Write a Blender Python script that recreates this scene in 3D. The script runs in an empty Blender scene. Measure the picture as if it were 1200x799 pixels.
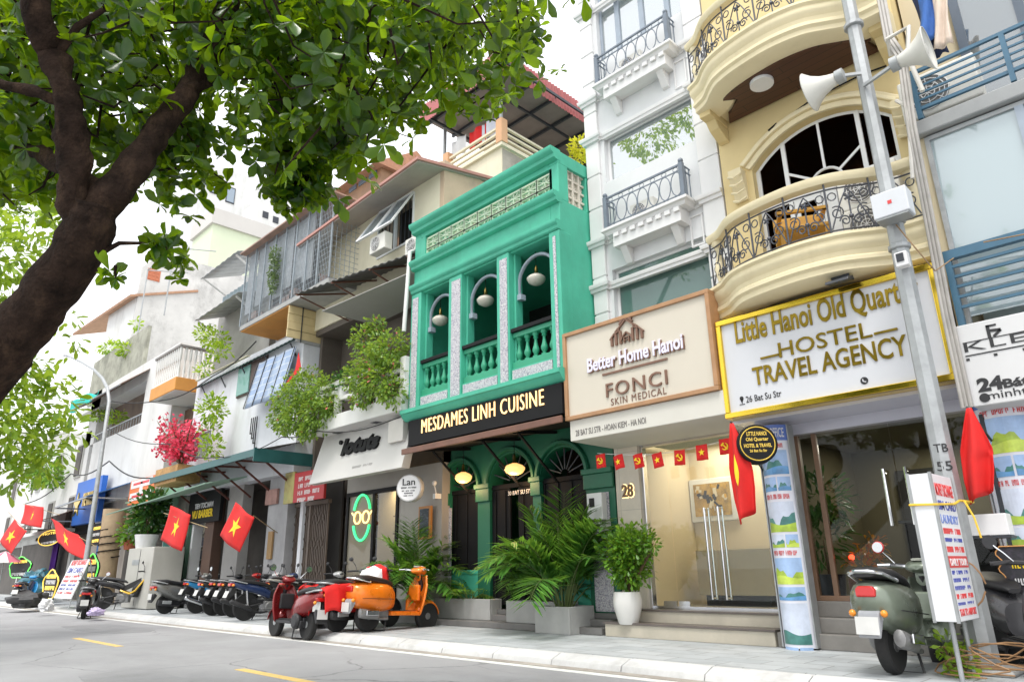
import bpy, math, random
import numpy as np
from mathutils import Vector, Matrix
C=bpy.context; D=bpy.data; SC=C.scene; COL=SC.collection
rnd=random.Random(7); NR=np.random.default_rng(11)
R=math.radians
# ---------------- camera
H=.92; FPX=819.69; YAW,PIT,ROL=R(44.889),R(18.181),R(-.9006)
FW=Vector((-math.cos(YAW)*math.cos(PIT),math.sin(YAW)*math.cos(PIT),math.sin(PIT)))
r_=FW.cross(Vector((0,0,1))).normalized(); u_=r_.cross(FW)
RT=r_*math.cos(ROL)+u_*math.sin(ROL); UP=u_*math.cos(ROL)-r_*math.sin(ROL)
cam=D.objects.new('camera',D.cameras.new('camera')); COL.objects.link(cam); SC.camera=cam
cam.matrix_world=Matrix(((RT.x,UP.x,-FW.x,0),(RT.y,UP.y,-FW.y,0),(RT.z,UP.z,-FW.z,H),(0,0,0,1)))
cam.data.sensor_width=36; cam.data.lens=FPX/1200*36; cam.data.clip_start=.05; cam.data.clip_end=2000
# ---------------- sky, sun, exposure
SUN_EL,SUN_AZ=64,150       # degrees; azimuth of the sun from +Y towards +X
w=D.worlds.new('World'); SC.world=w; w.use_nodes=True
nt=w.node_tree; bg=nt.nodes['Background']
sky=nt.nodes.new('ShaderNodeTexSky'); sky.sky_type='NISHITA'; sky.sun_disc=False
sky.sun_elevation=R(SUN_EL); sky.sun_rotation=R(SUN_AZ); sky.air_density=1.2; sky.dust_density=4; sky.ozone_density=1
hs=nt.nodes.new('ShaderNodeHueSaturation'); hs.inputs['Saturation'].default_value=.22   # thin white overcast
nt.links.new(sky.outputs[0],hs.inputs['Color'])
cn=nt.nodes.new('ShaderNodeTexNoise'); cn.inputs['Scale'].default_value=2.2; cn.inputs['Detail'].default_value=6
ctc=nt.nodes.new('ShaderNodeTexCoord'); nt.links.new(ctc.outputs['Generated'],cn.inputs['Vector'])
cr=nt.nodes.new('ShaderNodeMapRange'); cr.inputs[1].default_value=.3; cr.inputs[2].default_value=.7; cr.inputs[3].default_value=.6; cr.inputs[4].default_value=.95; nt.links.new(cn.outputs['Fac'],cr.inputs[0])
cm=nt.nodes.new('ShaderNodeMix'); cm.data_type='RGBA'; cm.inputs[7].default_value=(6.2,6.3,6.5,1); nt.links.new(cr.outputs[0],cm.inputs[0]); nt.links.new(hs.outputs[0],cm.inputs[6]); nt.links.new(cm.outputs[2],bg.inputs['Color'])
bg.inputs['Strength'].default_value=.15
sl=D.lights.new('sun','SUN'); sl.energy=1.1; sl.angle=R(16); sl.color=(1,.96,.9)
so=D.objects.new('sun',sl); COL.objects.link(so)
sd=Vector((math.sin(R(SUN_AZ))*math.cos(R(SUN_EL)),math.cos(R(SUN_AZ))*math.cos(R(SUN_EL)),math.sin(R(SUN_EL))))
so.rotation_euler=sd.to_track_quat('Z','Y').to_euler(); so.location=sd*60
vs=SC.view_settings; vs.view_transform='Standard'; vs.look='None'; vs.exposure=1.05; vs.gamma=1; vs.use_curve_mapping=False
SC.cycles.use_denoising=True; SC.cycles.max_bounces=7; SC.cycles.transparent_max_bounces=24; SC.cycles.sample_clamp_indirect=6
try: SC.cycles.denoiser='OPENIMAGEDENOISE'
except Exception: pass
# ---------------- measuring helpers: a sight line met with a real plane of the street
def ray(x,y): return FW+RT*((x-600)/FPX)-UP*((y-399.5)/FPX)
def W(x,y,Y): d=ray(x,y); return Vector((0,0,H))+d*(Y/d.y)
def WX(x,y,X): d=ray(x,y); return Vector((0,0,H))+d*(X/d.x)
def WZ(x,y,z): d=ray(x,y); return Vector((0,0,H))+d*((z-H)/d.z)
def WD(x,y,dep): return Vector((0,0,H))+ray(x,y)*dep
# ---------------- mesh builder
class MB:
    def __init__(s): s.v=[]; s.f=[]; s.mi=[]; s.k=0
    def mat(s,k): s.k=k; return s
    def add(s,vs,fs):
        n=len(s.v); s.v+= [tuple(p) for p in vs]; s.f+=[tuple(i+n for i in f) for f in fs]; s.mi+=[s.k]*len(fs); return s
    def box(s,x0,x1,y0,y1,z0,z1):
        if x0>x1:x0,x1=x1,x0
        if y0>y1:y0,y1=y1,y0
        if z0>z1:z0,z1=z1,z0
        return s.add([(x0,y0,z0),(x1,y0,z0),(x1,y1,z0),(x0,y1,z0),(x0,y0,z1),(x1,y0,z1),(x1,y1,z1),(x0,y1,z1)],
          [(0,3,2,1),(4,5,6,7),(0,1,5,4),(1,2,6,5),(2,3,7,6),(3,0,4,7)])
    def bar(s,a,b,w,h=None,up=(0,0,1)):
        a=Vector(a);b=Vector(b);h=h or w;d=(b-a).normalized();u=Vector(up)
        if abs(d.dot(u))>.95:u=Vector((1,0,0)) if abs(d.x)<.9 else Vector((0,1,0))
        r=d.cross(u).normalized();u=r.cross(d)
        P=[]
        for p in (a,b):
            for i,j in ((-1,-1),(1,-1),(1,1),(-1,1)): P.append(p+r*(i*w/2)+u*(j*h/2))
        return s.add(P,[(3,2,1,0),(4,5,6,7),(0,1,5,4),(1,2,6,5),(2,3,7,6),(3,0,4,7)])
    def prism(s,poly,ax,a,b):
        n=len(poly)
        def P(p,t): return {'Y':(p[0],t,p[1]),'X':(t,p[0],p[1]),'Z':(p[0],p[1],t)}[ax]
        vs=[P(p,a) for p in poly]+[P(p,b) for p in poly]
        return s.add(vs,[tuple(range(n)),tuple(range(2*n-1,n-1,-1))]+[(i,n+i,n+(i+1)%n,(i+1)%n) for i in range(n)])
    def tube(s,pts,r,n=6,closed=False,cap=True):
        pts=[Vector(p) for p in pts]; N=len(pts); rr=r if isinstance(r,(list,tuple)) else [r]*N
        vs=[];pu=None
        for i,p in enumerate(pts):
            d=(pts[(i+1)%N]-pts[i-1]) if closed else (pts[min(i+1,N-1)]-pts[max(i-1,0)])
            if d.length<1e-9:d=Vector((0,0,1))
            d.normalize()
            if pu is None:
                u=Vector((0,0,1)) if abs(d.z)<.9 else Vector((0,1,0))
            else: u=pu
            rt=d.cross(u)
            if rt.length<1e-6: rt=d.orthogonal()
            rt.normalize();u=rt.cross(d);pu=u
            for k in range(n):
                t=2*math.pi*k/n; vs.append(p+rt*(math.cos(t)*rr[i])+u*(math.sin(t)*rr[i]))
        fs=[]
        M=N if closed else N-1
        for i in range(M):
            j=(i+1)%N
            for k in range(n): fs.append((i*n+k,i*n+(k+1)%n,j*n+(k+1)%n,j*n+k))
        if cap and not closed: fs+= [tuple(range(n-1,-1,-1)),tuple(range((N-1)*n,N*n))]
        return s.add(vs,fs)
    def lathe(s,prof,c=(0,0,0),n=16,ax='Z',a0=0,a1=None):
        full=a1 is None; A1=2*math.pi if full else a1; c=Vector(c); m=n if full else n+1
        vs=[]
        for r,z in prof:
            for k in range(m):
                t=a0+(A1-a0)*k/n; x,y=r*math.cos(t),r*math.sin(t)
                vs.append(c+Vector({'Z':(x,y,z),'Y':(x,z,y),'X':(z,x,y)}[ax]))
        fs=[]
        for i in range(len(prof)-1):
            for k in range(n):
                k2=(k+1)%m; fs.append((i*m+k,i*m+k2,(i+1)*m+k2,(i+1)*m+k))
        if full:
            if prof[0][0]>1e-6: fs.append(tuple(range(m-1,-1,-1)))
            if prof[-1][0]>1e-6: fs.append(tuple(range((len(prof)-1)*m,len(prof)*m)))
        return s.add(vs,fs)
    def sweep(s,path,prof,cap=True):
        # path: plan points (x,y), profile: (outward offset, z); outward = right of travel
        P=[Vector((p[0],p[1])) for p in path]; N=len(P); m=len(prof); vs=[]
        for i in range(N):
            ns=[]
            for a,b in ((i-1,i),(i,i+1)):
                if 0<=a and b<N:
                    d=(P[b]-P[a]).normalized(); ns.append(Vector((d.y,-d.x)))
            nn=sum(ns,Vector((0,0))).normalized(); k=1/max(.4,nn.dot(ns[0]))
            for o,z in prof: q=P[i]+nn*(o*k); vs.append((q.x,q.y,z))
        fs=[(i*m+j,i*m+(j+1)%m,(i+1)*m+(j+1)%m,(i+1)*m+j) for i in range(N-1) for j in range(m)]
        if cap: fs+=[tuple(range(m-1,-1,-1)),tuple(range((N-1)*m,N*m))]
        return s.add(vs,fs)
    def loft(s,rings,cap=True,closed=True):
        m=len(rings[0]); vs=[p for r in rings for p in r]
        fs=[(i*m+j,i*m+(j+1)%m,(i+1)*m+(j+1)%m,(i+1)*m+j) for i in range(len(rings)-1) for j in range(m if closed else m-1)]
        if cap: fs+=[tuple(range(m-1,-1,-1)),tuple(range((len(rings)-1)*m,len(rings)*m))]
        return s.add(vs,fs)
    def grid(s,fn,nu,nv):
        vs=[fn(i/nu,j/nv) for i in range(nu+1) for j in range(nv+1)]
        return s.add(vs,[(i*(nv+1)+j,(i+1)*(nv+1)+j,(i+1)*(nv+1)+j+1,i*(nv+1)+j+1) for i in range(nu) for j in range(nv)])
    def sphere(s,c,r,n=10,sc=(1,1,1)):
        prof=[(max(1e-7,math.sin(math.pi*i/n))*r,-math.cos(math.pi*i/n)*r) for i in range(n+1)]
        k=len(s.v); s.lathe(prof,(0,0,0),n+2)
        for i in range(k,len(s.v)): s.v[i]=(s.v[i][0]*sc[0]+c[0],s.v[i][1]*sc[1]+c[1],s.v[i][2]*sc[2]+c[2])
        return s
    def build(s,name,m,parent=None,world=True,smooth=None,bevel=0,thick=0,sub=0):
        off=Vector((0,0,0)); p=parent
        if world:
            while p is not None: off+=p.location; p=p.parent
        me=D.meshes.new(name); me.from_pydata([(v[0]-off.x,v[1]-off.y,v[2]-off.z) for v in s.v],[],s.f)
        if isinstance(m,(list,tuple)): me.polygons.foreach_set('material_index',s.mi)
        return fin(name,me,m,parent,smooth,bevel,thick,sub)
def fin(name,me,m,parent=None,smooth=None,bevel=0,thick=0,sub=0):
    o=D.objects.new(name,me); COL.objects.link(o)
    for q in (m if isinstance(m,(list,tuple)) else [m]): me.materials.append(q)
    if parent is not None: o.parent=parent
    if smooth is not None:
        me.polygons.foreach_set('use_smooth',[True]*len(me.polygons))
        if smooth<180:
            me.set_sharp_from_angle(angle=R(smooth))
    if thick:
        q=o.modifiers.new('t','SOLIDIFY'); q.thickness=thick; q.offset=0
    if bevel:
        q=o.modifiers.new('b','BEVEL'); q.width=bevel; q.segments=2; q.limit_method='ANGLE'; q.angle_limit=R(40)
    if sub:
        q=o.modifiers.new('s','SUBSURF'); q.levels=sub; q.render_levels=sub
    me.validate(); me.update()
    return o
def tag(o,label=None,cat=None,group=None,kind=None):
    if label:o['label']=label
    if cat:o['category']=cat
    if group:o['group']=group
    if kind:o['kind']=kind
    return o
def thing(name,label,cat,loc=(0,0,0),rz=0,group=None):
    o=D.objects.new(name,None); COL.objects.link(o); o.location=loc; o.rotation_euler=(0,0,rz); o.empty_display_size=.2
    return tag(o,label,cat,group)
def copy_tree(o,parent=None):
    c=o.copy(); COL.objects.link(c); c.parent=parent
    for ch in list(o.children): copy_tree(ch,c)
    return c
def txt(name,s,m,org,wd,ht,parent=None,u=(1,0,0),v=(0,0,1),ext=.006,off=0,shear=0,space=1.0,fit=True,align='C'):
    cu=D.curves.new('t','FONT'); cu.body=s; cu.size=1; cu.extrude=0; cu.offset=off; cu.shear=shear; cu.space_character=space; cu.align_x='CENTER'; cu.resolution_u=3
    cu.extrude=.5
    ob=D.objects.new('t',cu); COL.objects.link(ob)
    me=D.meshes.new_from_object(ob.evaluated_get(C.evaluated_depsgraph_get())); D.objects.remove(ob); D.curves.remove(cu)
    co=np.empty(len(me.vertices)*3); me.vertices.foreach_get('co',co); co=co.reshape(-1,3)
    a,b=co.min(0),co.max(0); sx=wd/max(1e-6,b[0]-a[0]); sy=ht/max(1e-6,b[1]-a[1])
    if not fit: sx=sy=min(sx,sy)
    u=np.array(u,float);v=np.array(v,float);n=np.cross(u,v)
    # org = lower-left corner of the lettering
    q=np.array(org,float)+np.outer((co[:,0]-a[0])*sx,u)+np.outer((co[:,1]-a[1])*sy,v)+np.outer((co[:,2]+.5)*ext,n)
    p=parent
    while p is not None: q-=np.array(p.location); p=p.parent
    me.vertices.foreach_set('co',q.ravel()); me.update(); me.materials.clear(); me.name=name
    o=D.objects.new(name,me); COL.objects.link(o); me.materials.append(m)
    if parent: o.parent=parent
    return o
def blurb(name,words,m,org,wd,ht,parent=None,u=(1,0,0),v=(0,0,1),ext=.004,seed=0):
    # lettering too small to read in the photograph: strokes of letter size without words
    rn=random.Random(seed+len(words)*7); u=Vector(u);v=Vector(v);n=u.cross(v); o=Vector(org); tot=sum(words)+len(words)-1; cw=wd/tot; b=MB(); k=0
    if parent is not None:
        pass
    def bx(x0,x1,y0,y1):
        P=[o+u*x+v*y+n*z for z in (0,ext) for x,y in ((x0,y0),(x1,y0),(x1,y1),(x0,y1))]; b.add(P,[(0,3,2,1),(4,5,6,7),(0,1,5,4),(1,2,6,5),(2,3,7,6),(3,0,4,7)])
    for w_ in words:
        for q in range(w_):
            x=k*cw; s=cw*.24; bx(x,x+s,0,ht)
            if rn.random()<.7: bx(x+cw*.52,x+cw*.52+s,0 if rn.random()<.8 else ht*.4,ht)
            z=rn.choice((0,.42,.8)); bx(x+s,x+cw*.52+s*.3,z*ht,z*ht+ht*.18); k+=1
        k+=1
    return b.build(name,m,parent)
# ---------------- materials
MT={}
def nd(t,ty,**k):
    n=t.nodes.new(ty)
    for a,b in k.items():
        if a in n.inputs: n.inputs[a].default_value=b
        else: setattr(n,a,b)
    return n
def rgba(c,k=1): return (min(1,c[0]*k),min(1,c[1]*k),min(1,c[2]*k),1)
def pm(name,col,rough=.6,var=.12,scale=1.5,bump=0,bs=40,metal=0,stain=0,sc=(.12,.1,.08),st=(.9,.9,.25),ssc=1.6,emit=None,es=0,coat=0,spec=.5,det=6,island=0):
    if name in MT: return MT[name]
    m=D.materials.new(name); m.use_nodes=True; t=m.node_tree; b=t.nodes['Principled BSDF']; L=t.links.new
    b.inputs['Roughness'].default_value=rough; b.inputs['Metallic'].default_value=metal; b.inputs['Specular IOR Level'].default_value=spec; b.inputs['Coat Weight'].default_value=coat
    tc=nd(t,'ShaderNodeTexCoord')
    n=nd(t,'ShaderNodeTexNoise',Scale=scale,Detail=det,Roughness=.62); L(tc.outputs['Object'],n.inputs['Vector'])
    mr=nd(t,'ShaderNodeMapRange'); mr.inputs[1].default_value=.3; mr.inputs[2].default_value=.7; L(n.outputs['Fac'],mr.inputs[0])
    mx=nd(t,'ShaderNodeMix',data_type='RGBA'); mx.inputs[6].default_value=rgba(col,1-var); mx.inputs[7].default_value=rgba(col,1+var); L(mr.outputs[0],mx.inputs[0])
    out=mx.outputs[2]
    if island:
        g=nd(t,'ShaderNodeNewGeometry'); i2=nd(t,'ShaderNodeMix',data_type='RGBA',blend_type='MULTIPLY'); i2.inputs[0].default_value=1
        m2=nd(t,'ShaderNodeMapRange'); m2.inputs[3].default_value=1-island; m2.inputs[4].default_value=1+island; L(g.outputs['Random Per Island'],m2.inputs[0])
        L(out,i2.inputs[6]); L(m2.outputs[0],i2.inputs[7]); out=i2.outputs[2]
    if stain:
        mp=nd(t,'ShaderNodeMapping'); mp.inputs['Scale'].default_value=st; L(tc.outputs['Object'],mp.inputs[0])
        s=nd(t,'ShaderNodeTexNoise',Scale=ssc,Detail=9,Roughness=.72); L(mp.outputs[0],s.inputs['Vector'])
        rr=nd(t,'ShaderNodeMapRange'); rr.inputs[1].default_value=.5; rr.inputs[2].default_value=.78; rr.inputs[4].default_value=stain; L(s.outputs['Fac'],rr.inputs[0])
        m3=nd(t,'ShaderNodeMix',data_type='RGBA'); L(rr.outputs[0],m3.inputs[0]); L(out,m3.inputs[6]); m3.inputs[7].default_value=rgba(sc); out=m3.outputs[2]
    L(out,b.inputs['Base Color'])
    if bump:
        bn=nd(t,'ShaderNodeTexNoise',Scale=bs,Detail=4); L(tc.outputs['Object'],bn.inputs['Vector'])
        bp=nd(t,'ShaderNodeBump',Strength=bump,Distance=.02); L(bn.outputs['Fac'],bp.inputs['Height']); L(bp.outputs[0],b.inputs['Normal'])
    rm=nd(t,'ShaderNodeMapRange'); rm.inputs[3].default_value=max(.02,rough-.08); rm.inputs[4].default_value=min(1,rough+.1); L(n.outputs['Fac'],rm.inputs[0]); L(rm.outputs[0],b.inputs['Roughness'])
    if emit: b.inputs['Emission Color'].default_value=rgba(emit); b.inputs['Emission Strength'].default_value=es
    MT[name]=m; return m
def leafm(name,c1,c2,tr=.45,tc=(.35,.5,.03),rough=.35):
    if name in MT: return MT[name]
    m=D.materials.new(name); m.use_nodes=True; t=m.node_tree; b=t.nodes['Principled BSDF']; L=t.links.new
    g=nd(t,'ShaderNodeNewGeometry'); mx=nd(t,'ShaderNodeMix',data_type='RGBA'); mx.inputs[6].default_value=rgba(c1); mx.inputs[7].default_value=rgba(c2); L(g.outputs['Random Per Island'],mx.inputs[0])
    L(mx.outputs[2],b.inputs['Base Color']); b.inputs['Roughness'].default_value=rough
    ts=nd(t,'ShaderNodeBsdfTranslucent'); m2=nd(t,'ShaderNodeMix',data_type='RGBA',blend_type='MULTIPLY'); m2.inputs[0].default_value=1
    mr=nd(t,'ShaderNodeMapRange'); mr.inputs[3].default_value=.55; mr.inputs[4].default_value=1.2; L(g.outputs['Random Per Island'],mr.inputs[0])
    m2.inputs[6].default_value=rgba(tc); L(mr.outputs[0],m2.inputs[7]); L(m2.outputs[2],ts.inputs['Color'])
    ms=nd(t,'ShaderNodeMixShader'); ms.inputs[0].default_value=tr; L(b.outputs[0],ms.inputs[1]); L(ts.outputs[0],ms.inputs[2]); L(ms.outputs[0],t.nodes['Material Output'].inputs['Surface'])
    MT[name]=m; return m
def glassm(name,tint=(.9,.95,.95),refl=.12,haze=0,hc=(.8,.9,.9),rough=.02,fres=1.45):
    if name in MT: return MT[name]
    m=D.materials.new(name); m.use_nodes=True; t=m.node_tree; L=t.links.new; t.nodes.remove(t.nodes['Principled BSDF'])
    tr=nd(t,'ShaderNodeBsdfTransparent',Color=rgba(tint)); gl=nd(t,'ShaderNodeBsdfGlossy',Roughness=rough)
    lw=nd(t,'ShaderNodeLayerWeight',Blend=.5); fr=nd(t,'ShaderNodeMath',operation='POWER'); fr.inputs[1].default_value=4.5; L(lw.outputs['Facing'],fr.inputs[0]); mm=nd(t,'ShaderNodeMath',operation='ADD',use_clamp=True); mm.inputs[1].default_value=refl; L(fr.outputs[0],mm.inputs[0])
    ms=nd(t,'ShaderNodeMixShader'); L(mm.outputs[0],ms.inputs[0]); L(tr.outputs[0],ms.inputs[1]); L(gl.outputs[0],ms.inputs[2]); o=ms.outputs[0]
    if haze:
        df=nd(t,'ShaderNodeBsdfDiffuse',Color=rgba(hc)); m2=nd(t,'ShaderNodeMixShader'); m2.inputs[0].default_value=haze; L(o,m2.inputs[1]); L(df.outputs[0],m2.inputs[2]); o=m2.outputs[0]
    L(o,t.nodes['Material Output'].inputs['Surface']); MT[name]=m; return m
def tilem(name,c1,c2,mort,bw,bh,ms=.01,rough=.6,off=.5,plane='XY',bump=.3,var=.5,stain=0,sc=(.1,.09,.08)):
    if name in MT: return MT[name]
    m=pm(name,c1,rough,.1,3,stain=stain,sc=sc,st=(1,1,1),ssc=.8); t=m.node_tree; L=t.links.new; b=t.nodes['Principled BSDF']
    tc=nd(t,'ShaderNodeTexCoord'); mp=nd(t,'ShaderNodeMapping'); L(tc.outputs['Object'],mp.inputs[0])
    if plane=='XZ': mp.inputs['Rotation'].default_value=(-math.pi/2,0,0)
    br=nd(t,'ShaderNodeTexBrick',offset=off); br.inputs['Color1'].default_value=rgba(c1); br.inputs['Color2'].default_value=rgba(c2); br.inputs['Mortar'].default_value=rgba(mort)
    br.inputs['Scale'].default_value=1; br.inputs['Mortar Size'].default_value=ms; br.inputs['Brick Width'].default_value=bw; br.inputs['Row Height'].default_value=bh; br.inputs['Mortar Smooth'].default_value=.2
    L(mp.outputs[0],br.inputs['Vector'])
    old=b.inputs['Base Color'].links[0].from_socket
    # keep the noise and stains: scale the tile colour by old/c1
    dv=nd(t,'ShaderNodeMix',data_type='RGBA',blend_type='DIVIDE'); dv.inputs[0].default_value=1; L(old,dv.inputs[6]); dv.inputs[7].default_value=rgba(c1)
    ml=nd(t,'ShaderNodeMix',data_type='RGBA',blend_type='MULTIPLY'); ml.inputs[0].default_value=1; L(br.outputs['Color'],ml.inputs[6]); L(dv.outputs[2],ml.inputs[7]); L(ml.outputs[2],b.inputs['Base Color'])
    bp=nd(t,'ShaderNodeBump',Strength=bump,Distance=.01,invert=True); L(br.outputs['Fac'],bp.inputs['Height']); L(bp.outputs[0],b.inputs['Normal'])
    return m
def speckm(name,base,spots,scale=45,th=.55,rough=.7):
    if name in MT: return MT[name]
    m=pm(name,base,rough,.08,3); t=m.node_tree; L=t.links.new; b=t.nodes['Principled BSDF']
    tc=nd(t,'ShaderNodeTexCoord'); old=b.inputs['Base Color'].links[0].from_socket
    for i,(c,s) in enumerate(spots):
        vo=nd(t,'ShaderNodeTexVoronoi',Scale=scale*s); mp=nd(t,'ShaderNodeMapping'); mp.inputs['Location'].default_value=(i*3.1,i*7.7,i); L(tc.outputs['Object'],mp.inputs[0]); L(mp.outputs[0],vo.inputs['Vector'])
        sp=nd(t,'ShaderNodeSeparateColor'); L(vo.outputs['Color'],sp.inputs[0])
        gt=nd(t,'ShaderNodeMath',operation='GREATER_THAN'); gt.inputs[1].default_value=th; L(sp.outputs[0],gt.inputs[0])
        mx=nd(t,'ShaderNodeMix',data_type='RGBA'); L(gt.outputs[0],mx.inputs[0]); L(old,mx.inputs[6]); mx.inputs[7].default_value=rgba(c); old=mx.outputs[2]
    L(old,b.inputs['Base Color']); return m
# palette
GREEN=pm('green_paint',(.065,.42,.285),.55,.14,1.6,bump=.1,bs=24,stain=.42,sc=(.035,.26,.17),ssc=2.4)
WHITE=pm('white_paint',(.68,.68,.66),.65,.05,1,stain=.2,sc=(.45,.44,.4))
CREAM=pm('cream_render',(.72,.66,.5),.7,.06,1.2,stain=.3,sc=(.42,.36,.25))
YELLOW=pm('yellow_render',(.66,.53,.27),.7,.06,1.2,stain=.35,sc=(.5,.38,.18))
YPALE=pm('pale_yellow_mould',(.74,.65,.43),.65,.05,1.5,stain=.4,sc=(.5,.4,.22),ssc=2.5)
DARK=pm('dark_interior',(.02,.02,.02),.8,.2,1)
BLACK=pm('black_paint',(.01,.01,.011),.6,.2,2,spec=.2)
IRON=pm('dark_iron',(.045,.05,.06),.45,.25,8,metal=.3)
GREYMET=pm('galvanised_steel',(.36,.375,.38),.5,.16,6,metal=.45,stain=.5,sc=(.22,.22,.21))
GREYBLUE=pm('grey_blue_paint',(.3,.35,.41),.5,.1,4)
CONC=pm('concrete',(.36,.36,.35),.85,.14,2.5,bump=.15,bs=50,stain=.3,sc=(.2,.2,.19),st=(1,1,.5))
SPECK=speckm('pebble_dash',(.5,.5,.53),[((.2,.2,.25),1.0),((.64,.62,.6),1.3),((.34,.31,.38),1.7)],62,.7)
GOLD=pm('brushed_gold',(.62,.42,.06),.28,.12,5,metal=1)
CHROME=pm('chrome',(.7,.71,.73),.12,.03,5,metal=1)
RUBBER=pm('black_rubber',(.018,.018,.018),.85,.25,12,bump=.1)
PLBLK=pm('black_plastic',(.022,.022,.024),.5,.2,6)
WOODBR=pm('brown_frame_wood',(.26,.14,.07),.5,.2,3)
REDCL=pm('red_cloth',(.62,.012,.01),.75,.12,3)
YELST=pm('yellow_star_cloth',(.85,.6,.02),.75,.05,3)
GLASS=glassm('clear_glass',(.93,.96,.95),.04)
AC_W=pm('ac_casing',(.66,.65,.6),.5,.06,2,stain=.25,sc=(.4,.36,.28))
ACGR=pm('ac_grille',(.16,.155,.145),.6,.2,5)
PLWH=pm('white_plastic',(.72,.72,.72),.45,.05,3)
# ---------------- leaves
def leaves(name,P,Dr,S,m,parent=None,ratio=.5,shape=0,bend=.12,up=None):
    """many small leaf blades in one mesh: P base points, Dr directions, S lengths"""
    P=np.asarray(P,float);Dr=np.asarray(Dr,float);S=np.asarray(S,float);n=len(P)
    Dr/=np.linalg.norm(Dr,axis=1,keepdims=True)+1e-9
    U=NR.normal(size=(n,3))*.55+np.array([0,0,1.]) if up is None else np.asarray(up,float)
    sd=np.cross(Dr,U); sd/=np.linalg.norm(sd,axis=1,keepdims=True)+1e-9; N=np.cross(sd,Dr)
    if shape==0: T=[(0,0,0),(.3,-.22,.03),(.62,-.48,.04),(.88,-.36,-.1),(1,0,-.42),(.88,.36,-.1),(.62,.48,.04),(.3,.22,.03),(.32,0,-.1),(.66,0,-.14)]; F=[(0,8,1),(8,9,2,1),(9,4,3,2),(0,7,8),(8,7,6,9),(9,6,5,4)]
    else: T=[(0,0,0),(.45,-.5,.06),(1,0,-.4),(.45,.5,.06),(.5,0,-.1)]; F=[(0,4,1),(4,2,1),(0,3,4),(4,3,2)]
    k=len(T); V=np.empty((n,k,3)); Wd=S*ratio
    for i,(a,b,c) in enumerate(T): V[:,i]=P+Dr*(S*a)[:,None]+sd*(Wd*b)[:,None]+N*(S*c*bend*2)[:,None]
    me=D.meshes.new(name); off=np.zeros(3); p=parent
    while p is not None: off+=np.array(p.location); p=p.parent
    V-=off
    me.vertices.add(n*k); me.vertices.foreach_set('co',V.ravel())
    li=np.concatenate([np.array(f) for f in F]); ls=len(li); tot=np.array([len(f) for f in F]); st=np.concatenate([[0],np.cumsum(tot)[:-1]])
    me.loops.add(n*ls); me.loops.foreach_set('vertex_index',(li[None,:]+np.arange(n)[:,None]*k).ravel().astype(np.int32))
    me.polygons.add(n*len(F)); me.polygons.foreach_set('loop_start',(st[None,:]+np.arange(n)[:,None]*ls).ravel().astype(np.int32)); me.polygons.foreach_set('loop_total',np.tile(tot,n).astype(np.int32))
    me.update(calc_edges=True)
    return fin(name,me,m,parent)
def rdirs(n,bias=(0,0,0),spread=1):
    d=NR.normal(size=(n,3))*spread+np.array(bias); return d/np.linalg.norm(d,axis=1,keepdims=True)
# ================= ground
ASPH=pm('asphalt',(.33,.33,.337),.9,.12,.7,bump=.5,bs=160,stain=.35,sc=(.11,.11,.11),st=(.5,1,1),ssc=.5)
def crack(mt,scale,width,dark,warp=.35):
    t=mt.node_tree; L=t.links.new; b=t.nodes['Principled BSDF']; old=b.inputs['Base Color'].links[0].from_socket
    tc=nd(t,'ShaderNodeTexCoord'); ns=nd(t,'ShaderNodeTexNoise',Scale=2.2,Detail=5); L(tc.outputs['Object'],ns.inputs['Vector'])
    av=nd(t,'ShaderNodeMix',data_type='RGBA',blend_type='ADD'); av.inputs[0].default_value=warp; L(tc.outputs['Object'],av.inputs[6]); L(ns.outputs['Color'],av.inputs[7])
    vo=nd(t,'ShaderNodeTexVoronoi',feature='DISTANCE_TO_EDGE',Scale=scale); L(av.outputs[2],vo.inputs['Vector'])
    mk=nd(t,'ShaderNodeTexNoise',Scale=.35,Detail=3); L(tc.outputs['Object'],mk.inputs['Vector'])
    m1=nd(t,'ShaderNodeMapRange'); m1.inputs[1].default_value=0; m1.inputs[2].default_value=width; m1.inputs[3].default_value=1; m1.inputs[4].default_value=0; L(vo.outputs['Distance'],m1.inputs[0])
    m2=nd(t,'ShaderNodeMapRange'); m2.inputs[1].default_value=.48; m2.inputs[2].default_value=.6; L(mk.outputs['Fac'],m2.inputs[0])
    mm=nd(t,'ShaderNodeMath',operation='MULTIPLY'); L(m1.outputs[0],mm.inputs[0]); L(m2.outputs[0],mm.inputs[1])
    mx=nd(t,'ShaderNodeMix',data_type='RGBA'); L(mm.outputs[0],mx.inputs[0]); L(old,mx.inputs[6]); mx.inputs[7].default_value=rgba(dark); L(mx.outputs[2],b.inputs['Base Color'])
crack(ASPH,.55,.012,(.19,.19,.19))
PATCH=pm('asphalt_patch',(.29,.29,.295),.92,.15,1.5,bump=.6,bs=140,stain=.4,sc=(.28,.28,.28),st=(1,1,1),ssc=1)
PAVE=tilem('granite_paving',(.44,.46,.47),(.35,.375,.39),(.2,.2,.195),.62,.31,.007,.7,.5,'XY',.25,stain=.65,sc=(.17,.17,.165))
KERB=pm('kerb_stone',(.54,.54,.53),.8,.1,2,bump=.12,bs=60,stain=.6,sc=(.24,.23,.21),st=(1,1,1))
GUT=pm('gutter_concrete',(.36,.33,.29),.9,.2,4,bump=.3,bs=30,stain=.6,sc=(.16,.13,.1),st=(1,1,1),ssc=3)
LINEW=pm('white_road_paint',(.7,.7,.67),.75,.1,6,stain=.5,sc=(.35,.34,.33),st=(1,1,1),ssc=5)
LINEY=pm('yellow_road_paint',(.72,.5,.17),.75,.12,6,stain=.5,sc=(.4,.33,.2),st=(1,1,1),ssc=5)
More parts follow.
